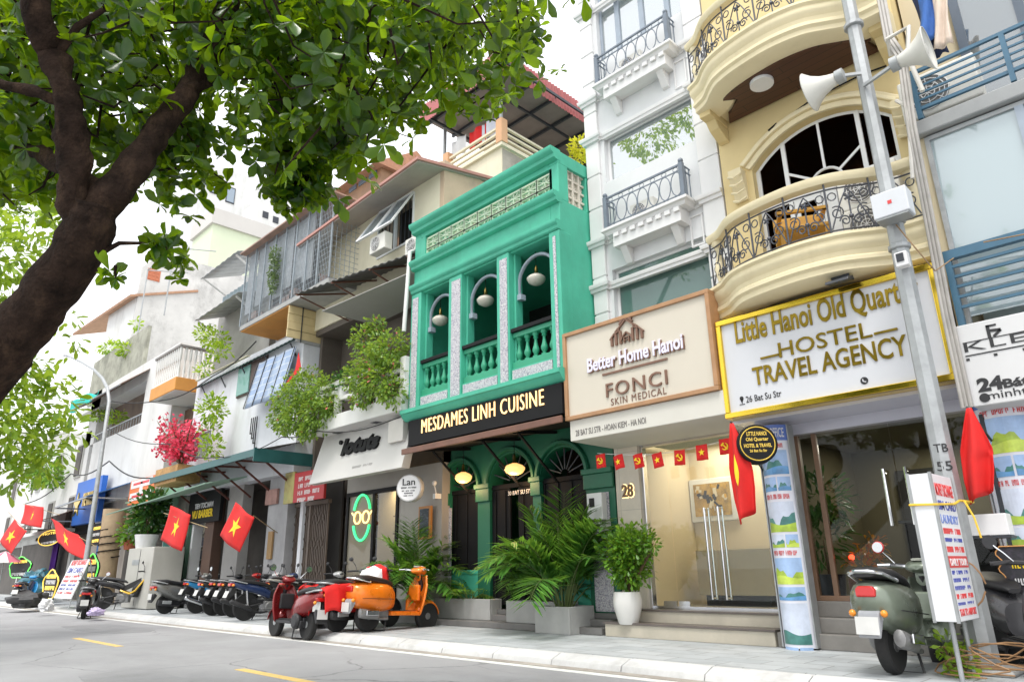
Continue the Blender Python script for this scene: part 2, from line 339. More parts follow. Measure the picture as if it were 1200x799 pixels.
tag(MB().box(-500,500,-500,6.9,-.4,-.12).build('road',ASPH),kind='structure')
tag(MB().box(-500,500,6.9,500,-.4,-.14).build('ground',CONC),kind='structure')
tag(MB().box(-90,30,6.78,14.5,-.138,0).build('pavement',PAVE),kind='structure')
m=MB(); x=-60.
while x<12:
    j=rnd.uniform(-.004,.004)
    m.prism([(6.52+j,-.13),(6.775,-.13),(6.775,0+j*.5),(6.70,0+j*.5),(6.55+j,-.055)],'X',x+.006,x+.994); x+=1
tag(m.build('kerb',KERB,bevel=.008),kind='structure')
tag(MB().box(-80,20,6.36,6.518,-.13,-.112).build('gutter',GUT),kind='structure')
tag(MB().box(-80,20,6.22,6.345,-.13,-.116).build('edge_line_marking',LINEW),kind='structure')
m=MB()
for x0,x1,y0,y1 in ((-9.6,-7.9,2.5,3.3),(-19.5,-15.8,4.6,5.7),(-4.9,-2.2,4.7,5.6)):
    n=14; m.prism([((x0+x1)/2+(x1-x0)/2*math.copysign(abs(math.cos(t))**.5,math.cos(t))*(1+.05*math.sin(t*9)),(y0+y1)/2+(y1-y0)/2*math.copysign(abs(math.sin(t))**.5,math.sin(t))*(1+.06*math.sin(t*7))) for t in [2*math.pi*k/32 for k in range(32)]],'Z',-.13,-.1165)
tag(m.build('road_patch',PATCH),kind='structure')
m=MB()
for k in range(-1,3):
    x0=-8.62+k*6.75; m.box(x0,x0+2.45,3.95,4.07,-.13,-.116)
tag(m.build('lane_marking',LINEY),kind='structure')
# the far side behind the viewer is bare pavement
tag(MB().box(-90,30,-9,-1.2,-.138,0).build('pavement',PAVE),kind='structure')

# ================= green restaurant
GX0,GX1,GY=-11.05,-6.95,8.1
g=lambda x,y,Y=GY: W(x,y,Y)
RB=thing('restaurant_building','emerald green shophouse with tiled columns, arches and lattice parapet','building',(-9,GY,0))
zt,zt0=g(659.5,169.6).z,g(660,182).z; zl1,zl0=g(645.8,199).z,g(645.8,228).z
zm0=g(660,233).z; zc1,zc0=g(660,255).z,g(660,263).z; zo=zc0-.06
zled=g(662,429,7.95).z; zled0=zled-.2
zbr=g(649,368).z; zbb=g(650.7,414).z   # hand rail top, rail bottom
cx=[(GX0,g(493,400).x),(g(526,400).x,g(541,400).x),(g(583.5,400).x,g(598,400).x),(g(648,400).x,GX1)]
GRAIL=pm('green_rail',(.03,.3,.17),.45,.1,2)
TEAL=pm('green_soffit',(.02,.22,.12),.55,.1,2)
m=MB()
m.box(GX1-.22,GX1-.004,GY+.03,13,zled0,zl0-.12).box(GX1-.22,GX1-.004,GY+.03,13,zl1+.1,zt-.02).box(GX1-.22,GX1-.004,GY+.03,GY+.28,zl0-.121,zl1+.101).box(GX1-.22,GX1-.004,GY+.78,13,zl0-.121,zl1+.101)
m.box(GX0+.004,GX0+.2,GY+.03,13,zled0+.01,zt-.02)
m.box(GX0+.2,GX1-.22,GY+.03,GY+.4,zo-.02,zl0-.03)                      # frieze beam
m.box(GX0+.2,GX1-.22,GY+.03,GY+.3,zl1+.05,zt-.05)
m.box(GX0+.2,g(497,293).x,GY+.03,GY+.3,zl0-.031,zl1+.051).box(g(646,213).x,GX1-.22,GY+.03,GY+.3,zl0-.031,zl1+.051)
m.box(GX0+.2,GX1-.22,GY+.4,13,zl0-.3,zl0-.1)                              # roof slab
m.box(GX0+.2,GX1-.22,GY-.02,13,zled0+.02,zled+.05)                                 # floor slab
wallR=m.build('wall',GREEN,RB,bevel=.01)
m=MB(); prof=lambda z0,z1,o:[(-.1,z0),(.02,z0),(o*.45,z0+(z1-z0)*.12),(o*.5,z0+(z1-z0)*.42),(o*.85,z0+(z1-z0)*.55),(o,z0+(z1-z0)*.75),(o,z1),(-.1,z1)]
pth=[(GX0-.0,GY+.3),(GX0,GY+.0),(GX1,GY+.0),(GX1,GY+.3)]
for z0,z1,o in ((zt0,zt,.16),(zm0,zl0-.005,.13),(zc0-.05,zc1,.1)): MB().sweep([(GX0,GY),(GX1,GY)],prof(z0,z1,o)).build('cornice',GREEN,RB,smooth=35)
# lattice of pale glazed blocks
LAT=pm('glazed_lattice',(.55,.66,.5),.35,.14,3,stain=.5,sc=(.5,.52,.2),st=(1,1,1),ssc=3)
m=MB(); x0,x1=g(497,293).x+.01,g(646,213).x-.01; n=9; cw=(x1-x0)/n; rows=2; ch=(zl1-zl0+.02)/rows
for i in range(n):
    for j in range(rows):
        cx_,cz=x0+cw*(i+.5),zl0-.03+ch*(j+.5); Y=GY+.1
        for a,b in (((-.5,-.5),(.5,-.5)),((-.5,.5),(.5,.5)),((-.5,-.5),(-.5,.5)),((.5,-.5),(.5,.5))): m.bar((cx_+a[0]*cw*.97,Y,cz+a[1]*ch*.97),(cx_+b[0]*cw*.97,Y,cz+b[1]*ch*.97),.035,.08,(0,1,0))
        for q in range(4):
            t=math.pi/2*q; c,s=math.cos(t),math.sin(t)
            pts=[]
            for k in range(9):
                a=math.pi*k/8; px,pz=.25+.19*math.cos(a),.19*math.sin(a)
                pts.append((cx_+(px*c-pz*s)*cw*1.05,Y+.002*q,cz+(px*s+pz*c)*ch*1.05))
            m.tube(pts,.014,4)
            m.bar((cx_,Y+.003*q,cz),(cx_+c*cw*.47+s*cw*.3,Y+.003*q,cz+s*ch*.47-c*ch*.3),.016,.05,(0,1,0))
            m.bar((cx_,Y-.002-.003*q,cz),(cx_+c*cw*.47,Y-.002-.003*q,cz+s*ch*.47),.016,.05,(0,1,0))
m.build('lattice_panel',LAT,RB)
m=MB()   # breeze block opening in the side wall
BRB=pm('breeze_block',(.6,.55,.47),.85,.12,3,bump=.2,stain=.3,sc=(.35,.3,.25))
for k in range(3):
    m.box(GX1-.16,GX1-.05,GY+.28+.166*k,GY+.29+.166*k+.03,zl0-.12,zl1+.1)
for k in range(5):
    z=zl0-.12+(zl1-zl0+.22)/4*k; m.box(GX1-.15,GX1-.06,GY+.28,GY+.78,z-.02,z+.02)
for j in range(4):
    for k in range(3):
        cy,cz=GY+.363+.166*k,zl0-.12+(zl1-zl0+.22)/4*(j+.5); m.tube([(GX1-.1,cy+.05*math.cos(t*.7854),cz+.05*math.sin(t*.7854)) for t in range(8)],.022,4,closed=True)
m.build('vent_panel',BRB,RB)
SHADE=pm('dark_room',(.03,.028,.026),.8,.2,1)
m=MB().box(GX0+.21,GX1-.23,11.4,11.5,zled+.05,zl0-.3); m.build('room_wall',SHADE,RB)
for i,(a,b) in enumerate(cx):
    m=MB(); e=0 if i in (0,3) else 0
    m.box(a,b,GY-.02,GY+.3,zled+.04,zo)
    if i<3: m.box(b,b+.05,GY+.1,GY+.28,zbb+.02,zo-.01)
    c=m.build('column',GREEN,RB,bevel=.012)
    ia,ib=(a+.06,b-.08) if i==0 else (a+.1,b-.02) if i==1 else (a+.09,b-.035) if i==2 else (a+.1,b-.08)
    MB().box(ia,ib,GY-.034,GY-.022,zled+.05,zo-.1).build('speckled_inlay',SPECK,c)
for i in range(3):
    a,b=cx[i][1]+.005,cx[i+1][0]-.005
    bal=MB().box(a,b,GY+.04,GY+.2,zbb-.05,zbb+.07).build('balustrade',GRAIL,RB,bevel=.008); MB().box(a,b,GY+.05,GY+.19,zbr-.16,zbr-.07).build('top_rail',GRAIL,bal,bevel=.008)
    MB().box(a,b,GY+.0,GY+.24,zbr-.07,zbr).build('handrail',BLACK,bal,bevel=.008)
    m=MB(); h=zbr-.16-zbb-.07; nb=5
    for k in range(nb):
        x=a+(b-a)*(k+.5)/nb; r=.062
        m.lathe([(r*q,zbb+.07+h*t) for q,t in ((.9,0),(.9,.07),(.45,.1),(.6,.16),(1,.27),(.95,.36),(.6,.5),(.42,.66),(.42,.75),(.75,.8),(.5,.84),(.9,.92),(.9,1))],(x,GY+.12,0),10)
    m.build('balusters',GRAIL,bal,smooth=50)
    MB().box(a,b,GY+.02,GY+.16,zled+.051,zbb-.051).build('parapet_base',GREEN,RB)
    MB().box(a+.03,b-.03,GY+.005,GY+.019,zled+.07,zbb-.08).build('speckled_panel',SPECK,RB)
    # hoop of grey metal standing in the opening
    r=(b-a)/2-.04; cxm=(a+b)/2; zs=zo-.16-r
    m=MB().tube([(cxm-r,GY+.2,zs-.25)]+[(cxm-r*math.cos(t*math.pi/14),GY+.2,zs+r*math.sin(t*math.pi/14)) for t in range(15)]+[(cxm+r,GY+.2,zs-.25)],.035,6)
    m.box(cxm-r-.04,cxm-r+.1,GY+.14,GY+.26,zs-.3,zs-.2)
    m.build('arch_hoop',GREYBLUE,RB,smooth=60)
m=MB().sweep([(GX0-.04,GY-.02),(GX1+.03,GY-.02)],[(-.3,zled0),(.02,zled0),(.1,zled0+.05),(.14,zled0+.12),(.17,zled0+.13),(.17,zled),(-.02,zled+.03),(-.3,zled+.03)]); m.build('ledge',GREEN,RB,smooth=30)
# ground floor
GG=9.2
gg=lambda x,y: W(x,y,GG)
DG=pm('shaded_green_paint',(.012,.125,.066),.5,.12,1.5)  # ground-floor copy of the facade green, darkened to paint in shade
zcap=gg(630,563).z; zcap0=gg(630,577).z
bays=[(gg(519,600).x,gg(560,600).x),(gg(574,600).x,gg(625,600).x),(gg(634.5,600).x,gg(688,600).x)]
m=MB(); top=zled0-.02
edges=[GX0]+[e for b in bays for e in b]+[GX1]
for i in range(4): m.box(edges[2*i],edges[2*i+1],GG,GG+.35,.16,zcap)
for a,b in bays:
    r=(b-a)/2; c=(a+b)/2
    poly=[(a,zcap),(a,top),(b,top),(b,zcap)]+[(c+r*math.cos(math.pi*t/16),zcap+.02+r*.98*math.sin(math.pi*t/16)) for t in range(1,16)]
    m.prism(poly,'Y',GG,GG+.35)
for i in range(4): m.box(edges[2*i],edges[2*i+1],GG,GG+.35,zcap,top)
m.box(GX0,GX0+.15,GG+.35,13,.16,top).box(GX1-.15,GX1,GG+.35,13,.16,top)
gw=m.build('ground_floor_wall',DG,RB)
for a,b in bays:
    r=(b-a)/2+.06; c=(a+b)/2
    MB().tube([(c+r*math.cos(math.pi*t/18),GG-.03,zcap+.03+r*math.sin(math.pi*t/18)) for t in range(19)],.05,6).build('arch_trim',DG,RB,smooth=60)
for i in range(4):
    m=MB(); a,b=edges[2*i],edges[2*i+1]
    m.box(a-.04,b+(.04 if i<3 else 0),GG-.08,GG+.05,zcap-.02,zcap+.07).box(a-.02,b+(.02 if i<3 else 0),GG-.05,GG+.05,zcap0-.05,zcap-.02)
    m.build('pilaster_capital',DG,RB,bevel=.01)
MB().box(GX0+.05,edges[1]-.06,GG-.02,GG-.003,.3,zcap0-.1).build('speckled_inlay',SPECK,RB); MB().box(edges[6]+.1,GX1-.12,GG-.02,GG-.003,.3,zcap0-.12).build('speckled_inlay',SPECK,RB)
BLDOOR=pm('black_door_metal',(.008,.008,.009),.6,.25,2,spec=.15)
for k,(a,b) in enumerate(bays):
    m=MB(); Y=GG+.03
    m.box(a,b,Y,Y+.06,zcap-.06,zcap+.02)
    d=MB()
    if k==1:
        d.box(a+.02,a+.5,Y+.02,Y+.06,.35,zcap-.07).box(b-.42,b-.02,Y+.02,Y+.06,.35,zcap-.07)
        for q in (a+.1,a+.36,b-.3): d.box(q,q+.03,Y,Y+.02,.4,zcap-.1)
    else:
        d.box(a+.02,b-.02,Y+.02,Y+.06,.95,zcap-.07)
        for q in range(4): xx=a+.04+(b-a-.1)*q/3; d.box(xx,xx+.035,Y,Y+.02,.95,zcap-.07)
        MB().box(a,b,GG+.05,GG+.18,.3,.9).box(a-.0,b,GG+.02,GG+.22,.88,.95).build('wainscot_panel',GREEN,RB,bevel=.008)
    dd=d.build('door',BLDOOR,RB); m.build('transom',BLDOOR,RB)
    q=MB(); r=(b-a)/2; c=(a+b)/2   # fan grille in the arch
    for t in range(1,8): q.bar((c+.1*math.cos(math.pi*t/8),Y+.05,zcap+.05+.1*math.sin(math.pi*t/8)),(c+(r-.02)*math.cos(math.pi*t/8),Y+.05,zcap+.02+(r-.02)*math.sin(math.pi*t/8)),.02)
    q.build('fan_grille',IRON,RB)
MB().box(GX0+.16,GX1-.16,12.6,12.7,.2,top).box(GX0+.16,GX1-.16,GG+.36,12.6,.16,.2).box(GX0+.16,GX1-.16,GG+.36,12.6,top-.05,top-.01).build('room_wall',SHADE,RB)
MB().box(GX0-.02,GX1-.03,8.72,GG+.5,.002,.1).box(GX0,GX1-.03,8.98,GG+.5,.1,.2).box(GX0+.02,GX1-.03,9.12,GG+.5,.2,.28).build('step',pm('dark_granite_step',(.16,.155,.15),.5,.2,3),RB,bevel=.01)
txt('street_number_lettering','30 BAT SU STR',PLWH,W(595.5,580.5,GG+.0)+Vector((0,0,0)),W(626,577,GG).x-W(595,577,GG).x-.05,.075,RB)
# name board and canopy
SB=thing('restaurant_sign','black name board with glowing gold capitals under the green ledge','sign',(-9,8.02,zled0-.3))
MB().box(GX0+.12,GX1-.02,8.02,8.1,g(636,480,8.02).z-.12,zled0-.015).build('board',BLACK,SB)
GLOW=pm('lit_gold_letters',(.9,.6,.25),.4,.03,3,emit=(1,.62,.28),es=.75)
p0=g(493,507.5,7.99); p1=g(636,461,7.99)
txt('lettering','MESDAMES LINH CUISINE',GLOW,(p0.x,8.02,p0.z+.0),p1.x-p0.x,p1.z-g(636,480,7.99).z,SB,ext=.02,off=-.012,space=1.12)
CN=thing('entrance_canopy','dark flat canopy with brown fascia over the restaurant doors','canopy',(-9,8.1,3.9))
BRN=pm('brown_fascia',(.16,.075,.05),.5,.2,4)
zc_=(W(662,490,7.97).z+W(472,530,7.97).z)/2
MB().prism([(7.99,zc_-.01),(7.99,zc_+.03),(9.18,zc_+.2),(9.18,zc_+.16)],'X',GX0+.02,GX1+.0).build('roof_sheet',BLACK,CN)
MB().box(GX0+.0,GX1+.01,7.95,7.988,zc_-.05,zc_+.06).build('fascia',BRN,CN,bevel=.01)
for x in (GX0+.6,GX0+2,GX1-1.2): MB().bar((x,8.0,zc_-.03),(x,9.18,zc_+.12),.05).bar((x,8.25,zc_-.02),(x,9.18,zc_-.75),.035).build('bracket',BLACK,CN)
# pendant lamps
LAMPGL=pm('opal_lamp_glass',(.62,.58,.5),.15,.08,6,spec=.6); BRASS=pm('brass',(.5,.33,.1),.3,.1,5,metal=1)
BULB=pm('lit_bulb_glass',(1,.6,.25),.3,.02,3,emit=(1,.5,.16),es=.7)
def pendant(px,py,Y,ztop,lit,label,group,r=.17):
    c=W(px,py,Y); t=thing('pendant_lamp',label,'lamp',tuple(c),0,group)
    MB().lathe([(.0,.1),(.05,.095),(r*.75,.06),(r,.015),(r*.97,-.02),(r*.8,-.07),(r*.45,-.105),(.01,-.115)],c,18).build('glass_shade',BULB if lit else LAMPGL,t,smooth=60)
    MB().lathe([(.012,.26),(.03,.2),(.035,.12),(.06,.095),(.0,.09)],c,10).build('brass_cap',BRASS,t,smooth=50)
    MB().tube([c+Vector((0,0,.25)),Vector((c.x,c.y,ztop))],.006,5).build('cord',BLACK,t)
    if lit:
        l=D.lights.new('lamp_light','POINT'); l.energy=7; l.color=(1,.62,.3); l.shadow_soft_size=.12
        o=D.objects.new('lamp_light',l); COL.objects.link(o); o.parent=t; o.location=(0,-.05,-.2)
for px,py,n in ((516,375,'leftmost'),(569,352,'middle'),(628.5,327,'rightmost')): pendant(px,py,GY+.3,zl0-.32,False,f'unlit glass pendant lamp in the {n} upper arch of the green house','upper pendant lamps')
pendant(543,559,8.95,top,True,'glowing amber pendant in the left ground floor arch','lit pendant lamps')
pendant(603,549,8.95,top,True,'glowing amber pendant over the middle black doorway','lit pendant lamps',.19)
# wall things beside the right pilaster
EM=thing('electricity_meter','grey plastic meter boxes with round dials on the speckled green pilaster','meter',tuple(W(704,620,GG-.05)))
a=W(694,610,GG-.04);b=W(710,577,GG-.04); z2=W(700,622,GG-.04).z
MB().box(a.x,b.x,GG-.16,GG-.025,a.z,b.z).build('meter_box',PLWH,EM,bevel=.012)
MB().box(a.x+.06,b.x+.06,GG-.15,GG-.025,z2-.05,a.z-.03).build('meter_box',PLWH,EM,bevel=.012)
MB().box(a.x+.06,a.x+.16,GG-.172,GG-.161,b.z-.22,b.z-.08).box(a.x+.14,a.x+.24,GG-.162,GG-.151,z2+.02,z2+.1).build('dial_window',DARK,EM)

# ================= white tiled house with the clinic at street level
WX0,WX1,WY=-6.93,-4.36,8.95
h=lambda x,y,Y=WY: W(x,y,Y)
WB=thing('clinic_building','tall narrow white house with iron balconies and tinted windows','building',(-5.65,WY,0))
CLAD=pm('white_cladding',(.64,.65,.655),.5,.05,1.5,stain=.22,sc=(.45,.45,.43))
ZT=19; zw=[(h(714,318).z,3.0),(h(708.5,161).z,h(711.7,214).z),(h(699.5,14).z,h(702.5,74).z)]; wx0,wx1=h(709,190).x,h(820,150).x
zw[2]=(zw[2][1]+2.1,zw[2][1])
z26=fx0=W(847,485,8.1).z+.302
m=MB().box(WX0,wx0,WY,13,z26,ZT).box(wx1,WX1,WY,13,z26,ZT)
zz=z26
for zt_,zb_ in zw: m.box(wx0,wx1,WY,13,zz,zb_); zz=zt_
m.box(wx0,wx1,WY,13,zz,ZT)
m.build('wall',CLAD,WB)
PIL=pm('white_pilaster_stone',(.68,.68,.675),.55,.04,1.5,stain=.15,sc=(.5,.5,.48))
hs_=.66
for a,b in ((WX0,WX0+.3),(WX1-.36,WX1)):     # rusticated pilasters
    m=MB(); zs=zw[0][0]-1.4; m.box(a+.02,b-.02,WY-.045,WY+.1,zs,16.4)
    while zs<16.5: m.box(a+.004,b-.004,WY-.06,WY+.1,zs+.012,zs+hs_-.012); zs+=hs_
    m.build('pilaster',PIL,WB,bevel=.012)
mprof=lambda z,hh,o:[(-.05,z),(o*.4,z),(o*.5,z+hh*.4),(o*.85,z+hh*.5),(o,z+hh*.8),(o,z+hh),(-.05,z+hh)]
b1z=h(801,230,8.65).z; b2z=h(783.6,48,8.65).z; st=b2z-b1z
for z in (b1z-.12,b1z-.95,b2z-.12,b2z-.95,b2z+st-.2,b2z+st-1):
    m=MB(); m.sweep([(WX0-.0,WY),(WX0,WY-.06),(WX0+.3,WY-.06),(WX0+.3,WY),(wx0-.02,WY)],mprof(z,.13,.08)); m.sweep([(wx1+.02,WY),(WX1-.36,WY),(WX1-.36,WY-.06),(WX1,WY-.06)],mprof(z,.13,.08))
    m.sweep([(wx0-.04,WY),(wx1+.04,WY)],mprof(z+.005 if z in (b1z-.12,b2z-.12) else z,.12,.05))
    m.build('cornice',PIL,WB,smooth=30)
m=MB()
for z in (b1z,b2z):    # framed recessed panels right of the balconies
    for a,b in ((wx1-.35,WX1-.4),):
        for q in ((a,b,z-.75,z-.72),(a,b,z-.25,z-.22),(a,a+.03,z-.72,z-.25),(b-.03,b,z-.72,z-.25)): m.box(q[0],q[1],WY-.025,WY+.01,q[2],q[3])
m.build('panel_moulding',PIL,WB,bevel=.006)
TG1=glassm('teal_glass',(.28,.42,.4),.12,.35,(.27,.44,.4)); TG2=glassm('mirror_glass',(.4,.5,.52),.62,.12,(.5,.66,.68),.01); ROOM=pm('pale_room',(.3,.36,.34),.8,.1,1)
for i,(zt_,zb_) in enumerate(zw):
    fr=MB(); Y=WY+.1; f=.05
    fr.box(wx0,wx1,Y,Y+.06,zt_-f,zt_).box(wx0,wx1,Y,Y+.06,zb_,zb_+f).box(wx0,wx0+f,Y,Y+.06,zb_+f,zt_-f).box(wx1-f,wx1,Y,Y+.06,zb_+f,zt_-f)
    if i==2:
        for q in (.22,.5,.78): x=wx0+(wx1-wx0)*q; fr.box(x-.05,x+.05,Y-.01,Y+.06,zb_+f,zt_-f)
    w_=fr.build('window',GREYBLUE if i==2 else PLWH,WB,bevel=.006)
    MB().box(wx0+f,wx1-f,Y+.025,Y+.035,zb_+f,zt_-f).build('pane',TG1 if i==0 else TG2,w_)
    MB().box(wx0-.1,wx1+.1,WY+1.5,WY+1.55,zb_-.1,zt_+.1).box(wx0-.1,wx1+.1,WY+.5,WY+1.5,zb_-.14,zb_-.1).build('room_wall',ROOM,w_)
m=MB()
for k,(y,z) in enumerate(((.35,.62),(.35,.34),(.35,.1))): m.box(wx0+1.0,wx1,WY+.4,WY+.43,zw[0][0]-z-.4,zw[0][0]-z-.37)
m.build('blind_slat',GREYBLUE,WB)
RAILP=pm('blue_grey_rail_paint',(.15,.18,.22),.45,.12,5)
for k,z in enumerate((b1z,b2z)):
    bx0,bx1=h(709,263,8.65).x,h(801,230,8.65).x
    m=MB(); Yf=8.62
    m.box(bx0+.12,bx1-.1,Yf+.06,WY,z-.36,z-.1)
    m.sweep([(bx0,WY),(bx0,Yf+.05),(bx1,Yf+.05),(bx1,WY)],[(-.1,z-.12),(.0,z-.12),(.03,z-.06),(.07,z-.05),(.07,z),(-.1,z)])
    m.box(bx0+.02,bx1-.02,Yf+.06,WY,z-.099,z-.02)
    for q in range(8): x=bx0+.16+(bx1-bx0-.36)*q/7; m.box(x,x+.1,Yf+.02,Yf+.06,z-.2,z-.125)
    for x in (bx0+.2,bx1-.34): m.prism([(WY,z-.36),(Yf+.12,z-.36),(Yf+.2,z-.48),(WY-.05,z-.62),(WY,z-.64)],'X',x,x+.13)
    bs_=m.build('balcony_slab',PIL,WB,bevel=.006)
    m=MB(); hr=.62
    P=[(bx0+.0,Yf+.08),(bx1-.02,Yf+.08)]
    for x,y in P:
        m.box(x-.035,x+.035,y-.035,y+.035,z,z+hr); m.sphere((x,y,z+hr+.04),.045,6)
    for zz_ in (.08,.5,.6): m.bar((P[0][0],P[0][1],z+zz_),(P[1][0],P[1][1],z+zz_),.03 if zz_==.6 else .016)
    for x in (P[0][0],P[1][0]):
        for zz_ in (.08,.5,.6): m.bar((x,Yf+.08,z+zz_),(x,WY,z+zz_),.02)
        for q in (.12,.22): m.bar((x,Yf+.08+q,z+.02),(x,Yf+.08+q,z+.6),.014)
    no=7; L_=P[1][0]-P[0][0]
    for q in range(no):
        x=P[0][0]+L_*(q+.5)/no
        m.tube([(x+L_/no*.47*math.cos(t*math.pi/8),P[0][1],z+.29+.205*math.sin(t*math.pi/8)) for t in range(16)],.009,5,closed=True)
        for dz in (.545,.045):
            m.tube([(x+.045*math.cos(t*math.pi/5),P[0][1],z+dz+.035*math.sin(t*math.pi/5)) for t in range(10)],.006,4,closed=True)
    m.build('balcony_railing',RAILP,WB)
def ac(c,rz,label,group='air conditioner units',s=1,two=False):
    t=thing('air_conditioner',label,'air conditioner',c,rz,group)
    w_,d_,h_=.78*s,.28*s,.54*s
    MB().box(-w_/2,w_/2,-d_/2,d_/2,0,h_).build('casing',AC_W,t,world=False,bevel=.02)
    m=MB(); m.lathe([(.001,-d_/2-.008),(.2*s,-d_/2-.008),(.215*s,-d_/2-.001)],(-.1*s,0,h_/2),20,'Y'); m.build('fan_opening',ACGR,t,world=False)
    m=MB()
    for r in (.07,.12,.17,.21): m.tube([(-.1*s+r*s*math.cos(k*math.pi/10),-d_/2-.014,h_/2+r*s*math.sin(k*math.pi/10)) for k in range(20)],.006*s,4,closed=True)
    for k in range(4): a=k*math.pi/4; m.bar((-.1*s-.21*s*math.cos(a),-d_/2-.016,h_/2-.21*s*math.sin(a)),(-.1*s+.21*s*math.cos(a),-d_/2-.016,h_/2+.21*s*math.sin(a)),.007*s)
    m.build('fan_guard',PLWH,t,world=False)
    return t
ac((-5.75,8.87,b1z+.01),0,'outdoor unit behind the lower iron balcony of the white house',s=.6)
ac((-5.75,8.87,b2z+.01),0,'outdoor unit behind the upper iron balcony of the white house',s=.6)
# clinic sign box
S1=thing('clinic_sign','cream sign with wooden frame, house emblem and raised brown lettering','sign',(-5.6,8.1,3.4))
fx=lambda x,y: W(x,y,8.08)
sx0,sx1=WX0-.02,fx(837,399).x; sz1=(fx(660,391.6).z+fx(830.7,339).z)/2; sz0=(fx(664.9,491.3).z+fx(843.9,459).z)/2
CRM=pm('cream_sign_panel',(.6,.55,.46),.5,.03,1)
MB().box(sx0+.06,sx1-.06,8.09,8.28,sz0+.06,sz1-.06).build('panel',CRM,S1)
WF=pm('oak_frame',(.4,.22,.11),.5,.15,4)
MB().box(sx0,sx1,8.05,8.3,sz1-.06,sz1).box(sx0,sx1,8.05,8.3,sz0,sz0+.06).box(sx0,sx0+.06,8.05,8.3,sz0+.06,sz1-.06).box(sx1-.06,sx1,8.05,8.3,sz0+.06,sz1-.06).build('frame',WF,S1,bevel=.006)
BRL=pm('bronze_letters',(.2,.11,.075),.4,.1,5,metal=.3); LIL=pm('lilac_letter_faces',(.72,.7,.85),.5,.05,4)
q0=fx(689,433.5);q1=fx(800,393)
for mm,dx,ex in ((BRL,.018,.03),(LIL,0,.036)):
    txt('letters','Better Home Hanoi',mm,(q0.x+dx,8.09,q0.z-.05-dx*.8),q1.x-q0.x,.22,S1,ext=ex*.8,off=.025)
q0=fx(706,439);q1=fx(782,420.5); MB().box(q0.x,q1.x,8.07,8.089,q1.z-.012,q1.z+.018).build('rule',BRL,S1)
q0=fx(711,466);q1=fx(783,452); txt('letters','FONCI',BRL,(q0.x,8.09,q0.z),q1.x-q0.x,fx(783,434.5).z-q1.z,S1,ext=.025,off=.0,space=1.15)
q0=fx(716,475);q1=fx(781,462); txt('letters','SKIN MEDICAL',BRL,(q0.x,8.09,q0.z),q1.x-q0.x,.1,S1,ext=.008,space=1.2)
# house emblem: stepped roof of stripes over bars
ec=fx(735,398).x; ez=fx(735,409).z+.1; m=MB()
for dx,ht in ((-.27,.12),(-.19,.17),(-.11,.2),(.11,.2),(.19,.17),(.27,.12)): m.box(ec+dx-.018,ec+dx+.018,8.055,8.089,ez,ez+ht)
def stripe(pts,t=.022):
    for a,b in zip(pts,pts[1:]): m.bar((ec+a[0],8.07,ez+a[1]),(ec+b[0],8.07,ez+b[1]),t,.035,(0,1,0))
stripe([(-.3,.1),(-.22,.18),(-.14,.2),(-.13,.25),(0,.36),(.13,.25),(.14,.2),(.22,.18),(.3,.1)])
stripe([(-.12,.3),(0,.4),(.12,.3)]);stripe([(-.11,.34),(0,.43),(.11,.34)]);stripe([(-.12,.02),(-.07,.1),(0,.16),(.07,.1),(.12,.02)])
stripe([(-.2,.2),(-.14,.25)]);stripe([(.2,.2),(.14,.25)])
m.box(ec-.05,ec-.035,8.055,8.089,ez,ez+.09).box(ec+.035,ec+.05,8.055,8.089,ez,ez+.09).box(ec-.035,ec+.035,8.055,8.089,ez+.075,ez+.09).box(ec-.035,ec+.035,8.055,8.089,ez+.035,ez+.045)
m.build('emblem',BRL,S1)
zf1=fx(845,465).z; zf0=fx(847,485).z
FA=thing('clinic_fascia','long white fascia box with grey street address below the cream sign','canopy',(-5.6,8.1,2.5))
MB().box(sx0+.05,sx1+.03,8.1,WY+.3,zf0,sz0-.003).build('box',CREAM if 0 else pm('fascia_white',(.62,.6,.54),.55,.05,1,stain=.15,sc=(.5,.47,.4)),FA,bevel=.008)
q0=W(675,511,8.1);q1=W(757,493.5,8.1); txt('address_lettering','28 BAT SU STR - HOAN KIEM - HA NOI',pm('grey_letters',(.16,.15,.14),.5,.05,4),(q0.x,8.1,q0.z),q1.x-q0.x,.09,FA,ext=.006)
# ground floor shopfront
GD=9.32
d=lambda x,y,Y=GD: W(x,y,Y)
BEI=tilem('beige_stone',(.6,.54,.44),(.58,.52,.42),(.4,.36,.3),1.2,.9,.004,.35,0,'XZ',.1)
MB().box(WX0+.003,d(757,600).x,GD-.12,GD+.12,.3,zf0+.3).box(d(907,600).x,WX1-.003,GD-.12,GD+.12,.3,zf0+.3).box(WX0+.003,WX0+.05,GD+.12,13,.3,zf0+.3).box(WX1-.05,WX1-.003,GD+.12,13,.3,zf0+.3).box(d(757,600).x,d(907,600).x,GD-.02,GD+.1,zf0-.02,zf0+.3).build('shopfront_wall',BEI,WB,bevel=.006)
STEPM=pm('beige_granite_step',(.46,.42,.34),.5,.12,3,stain=.25,sc=(.3,.26,.2),st=(1,1,1))
MB().box(-6.9,-4.3,8.7,13,.0,.17).box(-6.88,-4.32,9.02,13,.17,.34).build('step',STEPM,WB,bevel=.008)
MB().box(-6.92,-4.28,8.68,9.0,.171,.195).box(-6.88,-4.31,9.0,9.3,.341,.362).build('step_nosing',pm('dark_nosing',(.12,.1,.09),.4,.2,4),WB)
LED=pm('lit_number',(.15,.08,.03),.4,.1,3)
q0=W(730,583,GD-.13); txt('house_number','28',LED,(q0.x,GD-.125,q0.z),.21,.2,WB,ext=.03,off=.02)
HALO=pm('number_backlight',(1,.75,.4),.5,.02,3,emit=(1,.7,.3),es=1.3)
